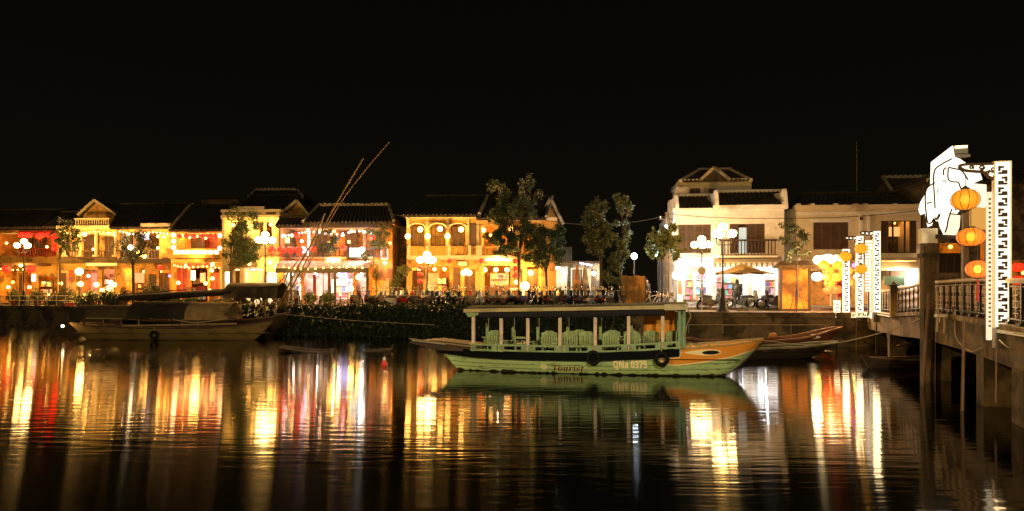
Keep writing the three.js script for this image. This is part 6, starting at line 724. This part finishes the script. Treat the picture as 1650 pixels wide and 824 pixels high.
// ---------------------------------------------------------------- the bridge
const BY = Math.atan2(-0.937, -0.348), bf = frame(1612, 12.8, BY, 0), BL = bf.L, BR = thing('footbridge', 'concrete footbridge with railings running in from the right', 'bridge', bf.o, BY);
const bX = (px, py = 475) => BL(px, py, 0)[0], xFar = bX(1392), xNear = bX(1900), bdeck = (x) => interp([[xFar, 1.5], [bX(1440), 1.6], [bX(1490), 1.76], [bX(1560), 1.75], [bX(1650), 1.66], [xNear, 1.45]], x);
{ // deck slab and side girder in sections, lower edge sloping with the deck
  const N = 14; for (let k = 0; k < N; k++) { const x0 = xFar + (xNear - xFar) * k / N, x1 = xFar + (xNear - xFar) * (k + 1) / N, g = (h0, h1, z0, dep) => poly([[x0 + 0.006, bdeck(x0) - h1], [x1 - 0.006, bdeck(x1) - h1], [x1 - 0.006, bdeck(x1) - h0], [x0 + 0.006, bdeck(x0) - h0]], dep, z0); part(BR, 'girder_section', g(0.06, 0.72, -0.28, 0.24), m.stone); part(BR, 'girder_section', g(0.06, 0.72, -3.75, 0.24), m.stone); part(BR, 'deck_section', g(0, 0.18, -3.5, 3.2), m.stoneDark); part(BR, 'deck_lip', g(-0.05, 0.06, -0.3, 0.34), mat(0.45, 0.34, 0.18, 0.85, { k: 'concrete' })); }
  for (const [px, w] of [[1640, 0.6], [1575, 0.5], [1497, 0.36], [1430, 0.5]]) { const x = bX(px), y = bdeck(x) - 0.7; for (const z of [-0.3, -3.2]) part(BR, 'pier', box(x - w / 2, -1.5, z - w / 2, x + w / 2, y, z + w / 2), m.grime); part(BR, 'cross_beam', box(x - w / 2 + 0.02, y - 0.4, -3.2 + w / 2, x + w / 2 - 0.02, y, -0.3 - w / 2), m.stoneDark); }
}
function railing(label, z) { const t = thing('bridge_railing', label, 'railing', bf.o, BY, 'railings of the footbridge'), rm = mat(0.55, 0.4, 0.2, 0.6, { k: 'wood' }), h = 0.8, xa = bX(1400), xb = bX(1800), n = Math.round((xb - xa) / 0.62), fret = [box(-0.02, 0.12, -0.012, 0.02, h - 0.1, 0.012)]; for (let k = 0; k < 5; k++) { const y = 0.2 + k * 0.11; fret.push(box(-0.13, y, -0.01, 0.13, y + 0.022, 0.01)); if (k % 2) fret.push(box(-0.13, y, -0.01, -0.108, y + 0.12, 0.01), box(0.108, y, -0.01, 0.13, y + 0.12, 0.01)); } const fg = M(fret), pg = M([box(-0.022, 0, -0.022, 0.022, h - 0.03, 0.022), box(-0.06, 0, -0.06, 0.06, 0.05, 0.06)]);
  const rail = []; for (let k = 0; k <= n; k++) { const x = xa + (xb - xa) * k / n, y = bdeck(x) + 0.05; rail.push([x, y + h, z]); part(t, 'post', pg, m.iron).position.set(x, y, z); if (k < n) part(t, 'fret_panel', fg, mat(0.35, 0.26, 0.15, 0.6)).position.set(x + (xb - xa) / n / 2, bdeck(x + 0.3) + 0.05, z); }
  part(t, 'hand_rail', tube(rail, 0.05, n * 2, 8), rm); part(t, 'foot_rail', tube(rail.map(([x, y, q]) => [x, y - h + 0.1, q]), 0.02, n * 2, 5), m.iron); part(t, 'upper_rail', tube(rail.map(([x, y, q]) => [x, y - 0.1, q]), 0.016, n * 2, 5), rm); return t; }
railing('near side railing of the footbridge, before the white lit posts', -0.12); railing('far side railing of the footbridge', -3.5);
{ const x = bX(1443), y = bdeck(x); const t = thing('railing_newel', 'thick yellow newel post in the bridge railing', 'post', V(x, y, 0.05).applyAxisAngle(V(0, 1, 0), BY).add(bf.o), BY); part(t, 'shaft', [box(-0.11, -0.1, -0.11, 0.11, 0.95, 0.11)], mat(0.55, 0.34, 0.08, 0.8, { k: 'plaster' })); part(t, 'cap', [box(-0.15, 0.95, -0.15, 0.15, 1.0, 0.15), new THREE.ConeGeometry(0.14, 0.14, 4).rotateY(Math.PI / 4).translate(0, 1.07, 0)], m.verge); }
// lit posts with a key pattern
function keyGeo(w, h, z) { const l = [], u = w * 0.62, n = Math.max(2, Math.round(h / (u * 1.25))), p = h / n, t = w * 0.16, B = (x0, y0, x1, y1) => l.push(box(Math.min(x0, x1), Math.min(y0, y1), z, Math.max(x0, x1), Math.max(y0, y1), z + 0.008)); for (let k = 0; k < n; k++) { const y = k * p, f = k % 2 ? -1 : 1, a = u / 2; B(-a * f, y + p * 0.12, a * f, y + p * 0.12 + t); B((a - t) * f, y + p * 0.12 + t, a * f, y + p * 0.5); B(-a * 0.2 * f, y + p * 0.5 - t, (a - t) * f, y + p * 0.5); B(-a * f, y + p * 0.4, (-a + t) * f, y + p * 0.9); B((-a + t) * f, y + p * 0.68, a * 0.25 * f, y + p * 0.68 + t); } return M(l); }
function bracketParts(t, len, h, y, fade) { // fretwork bracket reaching towards -x
  const dk = mat(0.05, 0.02, 0.01, 0.7), lit = glow(1, 0.86, 0.6, 1.7), S = (x, yy) => V(-x * len, y - yy * h, 0); part(t, 'bracket_panel', poly([[0, 0], [-0.92, 0], [-1, -0.06], [-0.88, -0.22], [-0.6, -0.3], [-0.42, -0.34], [-0.32, -0.52], [-0.18, -0.66], [-0.08, -0.86], [0, -0.94]].map(([p, q]) => [p * len, y + q * h]), 0.03, -0.015), lit); part(t, 'bracket_frame', [tube([S(0, 0), S(0.5, 0), S(0.9, 0), S(1, 0.06), S(0.88, 0.22), S(0.6, 0.3), S(0.42, 0.34), S(0.32, 0.52), S(0.18, 0.66), S(0.08, 0.86), S(0, 0.94)], 0.03, 60, 6), bar(S(0, 0.94), S(0, 0), 0.022)], dk);
  const sc = []; for (const [x, yy, r, a0] of [[0.2, 0.25, 0.13, 0], [0.48, 0.15, 0.1, 1], [0.72, 0.13, 0.075, 2], [0.15, 0.55, 0.09, 3], [0.34, 0.38, 0.07, 4], [0.07, 0.72, 0.05, 2]]) { const pts = []; for (let k = 0; k <= 16; k++) { const a = a0 + k * 0.55, q = r * (1 - k / 22); pts.push(S(x + Math.cos(a) * q * 0.8, yy + Math.sin(a) * q).setZ(0.02)); } sc.push(tube(pts, 0.016, 30, 5)); } part(t, 'bracket_scrolls', sc, dk); }
function litPost(label, px, d, top, bot, w, o = {}) { // px rows of top and foot
  const f = frame(px, d, -0.2, 0), [, y1] = f.L(px, top), [, y0] = f.L(px, bot), t = thing('lit_key_post', label, 'lit post', [f.o.x, y0, f.o.z], -0.2, 'white lit posts with key pattern on the bridge'), h = y1 - y0, em = glow(1, 0.9, 0.7, o.s ?? 2.6);
  part(t, 'light_panel', box(-w / 2, 0, -0.04, w / 2, h, 0.04), em); part(t, 'key_pattern', keyGeo(w, h - 0.1, 0.041).translate(0, 0.05, 0), mat(0.03, 0.012, 0.008, 0.7)); part(t, 'edge_trim', [box(-w / 2 - 0.02, -0.02, -0.05, -w / 2, h + 0.02, 0.055), box(w / 2, -0.02, -0.05, w / 2 + 0.02, h + 0.02, 0.055), box(-w / 2, h, -0.05, w / 2, h + 0.02, 0.055)], m.paper); part(t, 'steel_back', box(-w / 2 + 0.02, -0.4, -0.12, w / 2 - 0.02, h, -0.042), m.steel);
  if (o.side) { const sw = w * 0.3, st = part(t, 'side_strip', box(-w / 2 - 0.05 - sw, -0.25, -0.03, -w / 2 - 0.05, h - (o.side > 1 ? h * 0.4 : 0.55), 0.03), glow(1, 0.86, 0.6, (o.s ?? 2.6) * 0.6)), dots = []; for (let y = 0; y < h - 0.7; y += 0.085) dots.push(box(-w / 2 - 0.05 - sw * 0.75, y, 0.03, -w / 2 - 0.05 - sw * 0.25, y + 0.035, 0.036)); part(st, 'dots', dots, mat(0.05, 0.02, 0.01, 0.7)); }
  if (o.bracket) bracketParts(t, o.bracket, o.bracket * 0.62, h - 0.02); const n = h > 2 ? 3 : 2; for (let k = 0; k < n; k++) { const l = new THREE.RectAreaLight(new THREE.Color(1, 0.64, 0.26), o.rl ?? 6, w, h / n * 0.98); l.name = 'panel_glow'; l.position.set(0, h * (k + 0.5) / n, 0.06); l.rotation.y = Math.PI; t.add(l); } return t; }
litPost('largest white lit post with black key pattern at the right', 1614.5, 12.8, 262, 527, 0.25, { side: 1, bracket: 0.72, s: 1.25, rl: 5 });
litPost('second white lit post with key pattern at the middle of the bridge', 1413, 26.6, 373, 503, 0.24, { bracket: 0.6, s: 1.9, side: 1 }); litPost('third white lit post, left of the second, under a yellow lantern', 1385.5, 29.5, 381, 503, 0.26, { bracket: 0.6, s: 1.9 }); litPost('fourth white lit post among the orange lanterns', 1364, 31.2, 402, 504, 0.26, { s: 1.9 }); litPost('shortest white lit post at the bridge foot', 1349, 32, 485, 505, 0.24, { s: 1.9 });
{ const l = thing('lit_ladder_frame', 'white lit lattice panel between the second and third lit posts', 'lit panel', P(1400, 503, 27.6), -0.2), y = (p) => P(1400, p, 27.6).y - P(1400, 503, 27.6).y, bars = []; part(l, 'light_panel', box(-0.12, y(470), -0.02, 0.13, y(388), 0.02), glow(1, 0.85, 0.55, 1.8)); for (let k = 0; k < 16; k++) bars.push(box(-0.13, y(468 - k * 5), 0.02, 0.14, y(467 - k * 5) + 0.012, 0.035)); part(l, 'cross_bars', bars, mat(0.2, 0.1, 0.03, 0.7)); part(l, 'foot', box(-0.04, -0.1, -0.03, 0.04, y(470), 0.03), m.steel); }
// lit panels with key pattern at the posts' feet
function litBase(label, x0, x1, py0, py1, d, yaw = -0.2) { const pc = (x0 + x1) / 2, f = frame(pc, d, yaw, 0), [a, t1] = f.L(x0, py0), [c, u] = f.L(x1, py1), t = thing('lit_key_sign', label, 'lit sign', [f.o.x, u, f.o.z], yaw, 'low lit panels with key pattern on the bridge edge'), h = t1 - u; part(t, 'light_panel', box(a, 0, -0.04, c, h, 0.04), glow(1, 0.8, 0.45, 1.3)); part(t, 'key_pattern', keyGeo(h * 0.95, c - a - 0.04, 0.041).rotateZ(-Math.PI / 2).translate(a + 0.02, h / 2, 0), mat(0.05, 0.02, 0.01, 0.7)); part(t, 'edge_trim', [box(a, -0.02, -0.05, c, 0, 0.05), box(a, h, -0.05, c, h + 0.02, 0.05)], m.paper); part(t, 'bracket', box(a + 0.05, 0.02, -0.3, c - 0.05, h * 0.6, -0.045), m.steel); }
litBase('low lit key pattern panel at the foot of the largest lit post', 1607, 1690, 532, 547, 11.7, BY); litBase('low lit key pattern panel below the second lit post', 1412, 1440, 502.5, 511, 25, BY); litBase('low lit key pattern panel below the third lit post', 1381, 1411, 503, 511.5, 29.2); litBase('low lit panel at the foot of the shortest lit post', 1345, 1380, 504, 512, 30);
// big lit sculpture on its stone pillar
{ const d = 17.6, yaw = -0.25, f = frame(1525, d, yaw, 0), L = f.L, t = thing('lit_sculpture', 'large white lit carved panel with black outlines above the bridge', 'lit sign', f.o, yaw), Q = (x, y) => L(x, y), lit = glow(1, 0.9, 0.72, 1.5), ink = mat(0.02, 0.012, 0.008, 0.7), line = (l, r = 0.02, z = 0.178) => part(t, 'outline', tube(l.map(([x, y]) => [...Q(x, y), z]), r, 40, 5), ink);
  part(t, 'light_panel', poly([[1481, 338], [1484, 326], [1500, 300], [1501, 262], [1533, 237], [1536, 255], [1545, 258], [1556, 266], [1572, 268], [1580, 290], [1566, 296], [1562, 330], [1538, 344], [1515, 346], [1500, 340], [1484, 346]].map(([x, y]) => Q(x, y)), 0.1, 0, 0.01), lit);
  part(t, 'carved_cloud', poly([[1490, 310], [1498, 298], [1512, 296], [1516, 284], [1521, 272], [1526, 276], [1526, 291], [1534, 294], [1540, 297], [1545, 306], [1552, 303], [1556, 312], [1552, 328], [1544, 338], [1538, 346], [1531, 341], [1524, 356], [1512, 349], [1507, 357], [1502, 352], [1498, 364], [1493, 366], [1489, 345]].map(([x, y]) => Q(x, y)), 0.05, 0.115, 0.008), glow(1, 0.86, 0.64, 1.9));
  part(t, 'carved_drop', poly([[1512, 346], [1524, 342], [1526, 352], [1523, 366], [1519, 378], [1514, 368], [1511, 356]].map(([x, y]) => Q(x, y)), 0.05, 0.08, 0.008), glow(1, 0.88, 0.66, 1.4)); part(t, 'paper_panel', poly([[1524, 346], [1546, 348], [1545, 366], [1540, 379], [1520, 378]].map(([x, y]) => Q(x, y)), 0.04, 0.02, 0.006), glow(1, 0.82, 0.56, 1.05));
  part(t, 'side_box', poly([[1565, 296], [1589, 298], [1589, 334], [1565, 332]].map(([x, y]) => Q(x, y)), 0.14, -0.1), glow(1, 0.86, 0.55, 1.2)); part(t, 'amber_box', poly([[1565, 333.5], [1589, 335.5], [1589, 370], [1565, 368]].map(([x, y]) => Q(x, y)), 0.14, -0.1), glow(1, 0.5, 0.1, 0.5)); part(t, 'beige_box', poly([[1486, 368], [1512, 368], [1512, 392], [1486, 392]].map(([x, y]) => Q(x, y)), 0.3, -0.32), m.paper);
  line([[1503, 338], [1503, 276], [1512, 268], [1530, 258]]); line([[1503, 296], [1490, 306], [1489, 345], [1493, 362], [1502, 356], [1507, 352], [1510, 346]]); line([[1524, 272], [1525, 292], [1532, 295], [1540, 296], [1545, 306], [1552, 302], [1558, 312]]); line([[1525, 272], [1534, 274], [1545, 277], [1556, 292]]); line([[1517, 285], [1517, 276], [1521, 272]]); line([[1530, 338], [1524, 356], [1522, 368], [1519, 376]]); line([[1534, 340], [1541, 338], [1545, 344], [1553, 343]]); line([[1490, 330], [1498, 327]]); line([[1506, 316], [1508, 308], [1512, 306]], 0.012); line([[1514, 296], [1518, 292], [1521, 298]], 0.012); line([[1498, 358], [1503, 352], [1506, 356], [1512, 347]], 0.014); line([[1545, 355], [1545, 375]], 0.012); line([[1523, 345], [1546, 347]], 0.01);
  part(t, 'top_lamp_box', [box(...Q(1535, 236), -0.15, ...Q(1558, 248), 0.1)], m.steel); part(t, 'top_lamp', box(...Q(1537, 237), 0.1, ...Q(1556, 239.5), 0.13), glow(1, 0.75, 0.35, 4)); part(t, 'lamp_arm', box(...Q(1536, 250), -0.1, ...Q(1563, 253), 0.05), m.steel);
  for (const [x, y, w, h, c] of [[1510, 285, 0.3, 0.7, 7], [1530, 325, 0.5, 0.8, 7], [1500, 335, 0.25, 0.5, 6]]) { const l = new THREE.RectAreaLight(new THREE.Color(1, 0.7, 0.34), c, w, h); l.name = 'panel_glow'; l.position.set(...Q(x, y), 0.26); l.rotation.y = Math.PI; t.add(l); }
  part(t, 'pillar', box(...Q(1489, 392), -0.3, ...Q(1507, 640), 0.0), m.grime); part(t, 'pillar_band', box(...Q(1485, 408), -0.33, ...Q(1511, 414), 0.05), m.stoneDark); part(t, 'rear_post', box(...Q(1556, 330), -0.28, ...Q(1565, 520), -0.12), m.wood); part(t, 'cross_rail', box(...Q(1508, 378), -0.1, ...Q(1562, 384), 0.0), m.woodDark); part(t, 'side_post', box(...Q(1590, 300), -0.14, ...Q(1596, 520), -0.04), m.woodDark); }
// pipes, hanging cables, wooden stakes in the water
{ const t = thing('service_ledge', 'white pipe ledge with dangling cable ends below the bridge railing', 'pipe', P(1530, 511, 16.4), 0.1), o = t.position, q = (x, y, d = 16.4) => P(x, y, d).sub(o); part(t, 'pipe', bar(q(1506, 509), q(1562, 512), 0.045), m.paper); part(t, 'bracket', beam(q(1515, 505), q(1515, 520), 0.05, 0.05), m.steel); part(t, 'bracket', beam(q(1552, 505), q(1552, 520), 0.05, 0.05), m.steel); for (const [x, y0, y1] of [[1509, 470, 535], [1521, 512, 537]]) part(t, 'cable_end', tube([q(x, y0), q(x + 1.5, (y0 + y1) / 2), q(x, y1)], 0.03, 12, 6), mat(0.4, 0.3, 0.18, 0.8)); part(t, 'black_box', box(...q(1535, 494).toArray(), ...q(1541, 512).add(V(0, 0, 0.12)).toArray()), m.black); }
for (const [pts, lb] of [[[[1540, 500, 16], [1540, 540, 15.6], [1552, 558, 15], [1568, 567, 14.2], [1585, 560, 13.6]], 'pale cable looping from the service ledge to the near girder'], [[[1610, 548, 12.5], [1625, 560, 12.4], [1640, 562, 12.3], [1660, 555, 12.2]], 'dark cable drooping across the near girder'], [[[1430, 505, 26], [1432, 548, 25], [1442, 558, 24.5], [1450, 556, 24]], 'pale cable loop under the second lit post']]) rope(lb, pts.map(([x, y, d]) => P(x, y, d)), 0.016);
function stake(label, x0, y0, x1, y1, d, r) { const a = P(x0, y0, d), b = P(x1, y1, d); single(part(scene, 'mooring_stake', bar(b, a, r * 1.1, r, 8), m.wood), label, 'stake', 'wooden stakes standing in the water'); }
stake('slanting bamboo stake against the sculpture pillar', 1498, 474, 1486, 625, 17, 0.035); stake('upright bamboo stake before the bridge pier', 1554, 515, 1551, 668, 13.4, 0.028); stake('thin stake below the near girder', 1606, 545, 1605, 650, 12.2, 0.013); stake('thin stake near the middle of the bridge', 1413, 505, 1412, 580, 26, 0.022); stake('thin stake at the bow of the dark sampan', 1381, 512, 1380, 580, 26.5, 0.02);
{ const p = P(1478, 569, 22).setY(0), t = thing('hull_edge_boat', 'narrow dark skiff moored under the bridge', 'boat', p, 0.35), h = { keel: -0.1, xs: (v) => -2 - v * 0.3, xe: (v) => 1.6 + v * 0.5, sheer: (x) => 0.22 + 0.03 * x * x, beam: (q) => 0.5 * Math.sqrt(clamp(1 - Math.pow(Math.abs(q - 0.5) * 2, 2.4))), u0: 0, uw: 1, v0: 0, vh: 1 }; part(t, 'hull', hullGeo(h), m.woodDark); strips(t, 'gunwale', h, -2.2, 2, -0.03, 0.02, 0.02, m.wood); part(t, 'deck', deckGeo(h, -2, 1.8, 0.1), m.woodDark); }
// ---------------------------------------------------------------- people
function person(label, px, d, yaw, pose, shirt, legs) { // one continuous body from tapered bones, meshed
  const J = pose === 'sit' ? { hip: [0, 0.5, 0], chest: [0, 0.98, 0.02], neck: [0, 1.12, 0.03], head: [0, 1.25, 0.06], sl: [0.18, 1.05, 0.02], el: [0.24, 0.78, 0.08], hl: [0.16, 0.72, 0.32], sr: [-0.18, 1.05, 0.02], er: [-0.24, 0.78, 0.08], hr: [-0.14, 0.74, 0.33], pl: [0.1, 0.5, 0], kl: [0.12, 0.5, 0.42], al: [0.12, 0.08, 0.44], tl: [0.12, 0.04, 0.6], pr: [-0.1, 0.5, 0], kr: [-0.12, 0.5, 0.42], ar: [-0.13, 0.08, 0.4], tr: [-0.13, 0.04, 0.56] }
    : { hip: [0, 0.92, 0], chest: [0, 1.28, 0.01], neck: [0, 1.42, 0.01], head: [0, 1.55, 0.03], sl: [0.19, 1.36, 0], el: [0.25, 1.1, -0.02], hl: [0.23, 0.85, 0.1], sr: [-0.19, 1.36, 0], er: [-0.26, 1.1, 0], hr: [-0.16, 0.98, 0.22], pl: [0.1, 0.9, 0], kl: [0.11, 0.48, 0.03], al: [0.12, 0.08, -0.02], tl: [0.13, 0.04, 0.15], pr: [-0.1, 0.9, 0], kr: [-0.12, 0.48, 0.06], ar: [-0.13, 0.08, 0.06], tr: [-0.15, 0.04, 0.22] };
  const bones = [['hip', 'chest', 0.15, 0.16], ['chest', 'neck', 0.13, 0.06], ['neck', 'head', 0.055, 0.1], ['sl', 'sr', 0.075, 0.075], ['sl', 'el', 0.06, 0.045], ['el', 'hl', 0.045, 0.036], ['sr', 'er', 0.06, 0.045], ['er', 'hr', 0.045, 0.036], ['pl', 'kl', 0.1, 0.065], ['kl', 'al', 0.062, 0.042], ['al', 'tl', 0.045, 0.035], ['pr', 'kr', 0.1, 0.065], ['kr', 'ar', 0.062, 0.042], ['ar', 'tr', 0.045, 0.035], ['pl', 'pr', 0.12, 0.12]].map(([a, b, r0, r1]) => [V(...J[a]), V(...J[b]), r0, r1]);
  const hd = V(...J.head), dist = (x, y, z) => { let s = 0; const p = V(x, y, z); for (const [a, b, r0, r1] of bones) { const ab = b.clone().sub(a), k = clamp(p.clone().sub(a).dot(ab) / ab.lengthSq()), q = p.distanceTo(a.clone().addScaledVector(ab, k)) - (r0 + (r1 - r0) * k); s += Math.exp(-q * 38); } const e = Math.hypot((x - hd.x) / 0.078, (y - hd.y - 0.02) / 0.115, (z - hd.z) / 0.095) - 1; s += Math.exp(-e * 0.085 * 38); s += Math.exp(-(Math.hypot(x, y - hd.y + 0.0, z - hd.z - 0.105) - 0.016) * 38) * 0.6; return -Math.log(s) / 38; };
  const N = 64, mc = new MarchingCubes(N, mats.size && m.dark, false, false, 60000), S = 0.95, cy = 0.86; mc.isolation = 0; for (let k = 0; k < N; k++) for (let j = 0; j < N; j++) for (let i = 0; i < N; i++) mc.field[i + j * N + k * N * N] = -dist((i - N / 2) / (N / 2) * S, (j - N / 2) / (N / 2) * S + cy, (k - N / 2) / (N / 2) * S); mc.update();
  const cnt = mc.count, pos = new Float32Array(cnt * 3), col = new Float32Array(cnt * 3), skin = [0.36, 0.2, 0.12], hair = [0.012, 0.009, 0.007];
  for (let i = 0; i < cnt; i++) { const x = mc.positionArray[i * 3] * S, y = mc.positionArray[i * 3 + 1] * S + cy, z = mc.positionArray[i * 3 + 2] * S; pos.set([x, y, z], i * 3); const hand = Math.min(V(x, y, z).distanceTo(V(...J.hl)), V(x, y, z).distanceTo(V(...J.hr))) < 0.16; const c = y > hd.y - 0.1 ? (y > hd.y + 0.06 || z < hd.z - 0.01 ? hair : skin) : hand ? skin : (y < 0.1 ? [0.02, 0.015, 0.012] : y < J.hip[1] + 0.03 || (pose === 'sit' && y < 0.62 && z > 0.1) ? legs : shirt); col.set(c, i * 3); }
  let g = new THREE.BufferGeometry(); g.setAttribute('position', new THREE.BufferAttribute(pos, 3)); g.setAttribute('color', new THREE.BufferAttribute(col, 3)); g.computeVertexNormals(); g = mergeVertices(g, 1e-4); g.deleteAttribute('normal'); g.computeVertexNormals();
  const mt = new THREE.MeshPhysicalMaterial({ roughness: 0.85, vertexColors: true, side: THREE.DoubleSide }), q = P(px, HY, d), t = thing('person', label, 'person', [q.x, QY + 0.0, q.z], yaw); part(t, 'body', g, mt); const eye = [box(-0.045, hd.y + 0.01, hd.z + 0.086, -0.02, hd.y + 0.024, hd.z + 0.096), box(0.02, hd.y + 0.01, hd.z + 0.086, 0.045, hd.y + 0.024, hd.z + 0.096)]; part(t, 'eyes', eye, m.black); return t; }
person('person in dark clothes standing right of the mustard screen', 1041, 38.2, 0.4, 'stand', [0.03, 0.03, 0.035], [0.02, 0.02, 0.025]);
person('person in dark clothes standing behind the motorbikes under the parasol', 1188, 38, 2.6, 'stand', [0.04, 0.05, 0.06], [0.02, 0.025, 0.03]);
person('person in dark shirt standing among the plants right of the open leafy tree', 251, 47.2, 0.6, 'stand', [0.05, 0.035, 0.03], [0.02, 0.02, 0.02]);
person('seated diner in a pale shirt at the pink lit shop', 170, 48.6, -1.4, 'sit', [0.4, 0.33, 0.25], [0.03, 0.03, 0.05]);
// ---------------------------------------------------------------- tall lamps on the near bank, behind the camera: they light the boats' sides
function nearLamp(label, x, z, cd, c) { const t = thing('promenade_lamp', label, 'street lamp', [x, 0.75, z], 0, 'promenade lamps on the near bank'); part(t, 'post', lathe([[0.2, 0], [0.18, 0.4], [0.08, 0.6], [0.06, 5.6]], 10), m.iron); part(t, 'arm', tube([[0, 5.5, 0], [0, 5.9, -0.4], [0, 5.95, -1.1]], 0.04, 12, 6), m.iron); part(t, 'hood', at(lathe([[0.05, 0.2], [0.28, 0.06], [0.3, 0]], 14), 0, 5.84, -1.2), m.iron); part(t, 'globe', at(new THREE.SphereGeometry(0.2, 14, 10), 0, 5.74, -1.2), glow(...c, 40)); light(t, [0, 5.74, -1.2], c, cd, 0.2); }
nearLamp('tall promenade lamp on the near bank, behind and left of the viewer', -9, 4.5, 680, [1, 0.68, 0.24]); nearLamp('tall promenade lamp on the near bank, behind and right of the viewer', 3, 5.2, 800, [1, 0.8, 0.47]);
scene.traverse((o) => { if (o.isMesh) { o.castShadow = true; o.receiveShadow = true; } });
renderer.render(scene, camera);
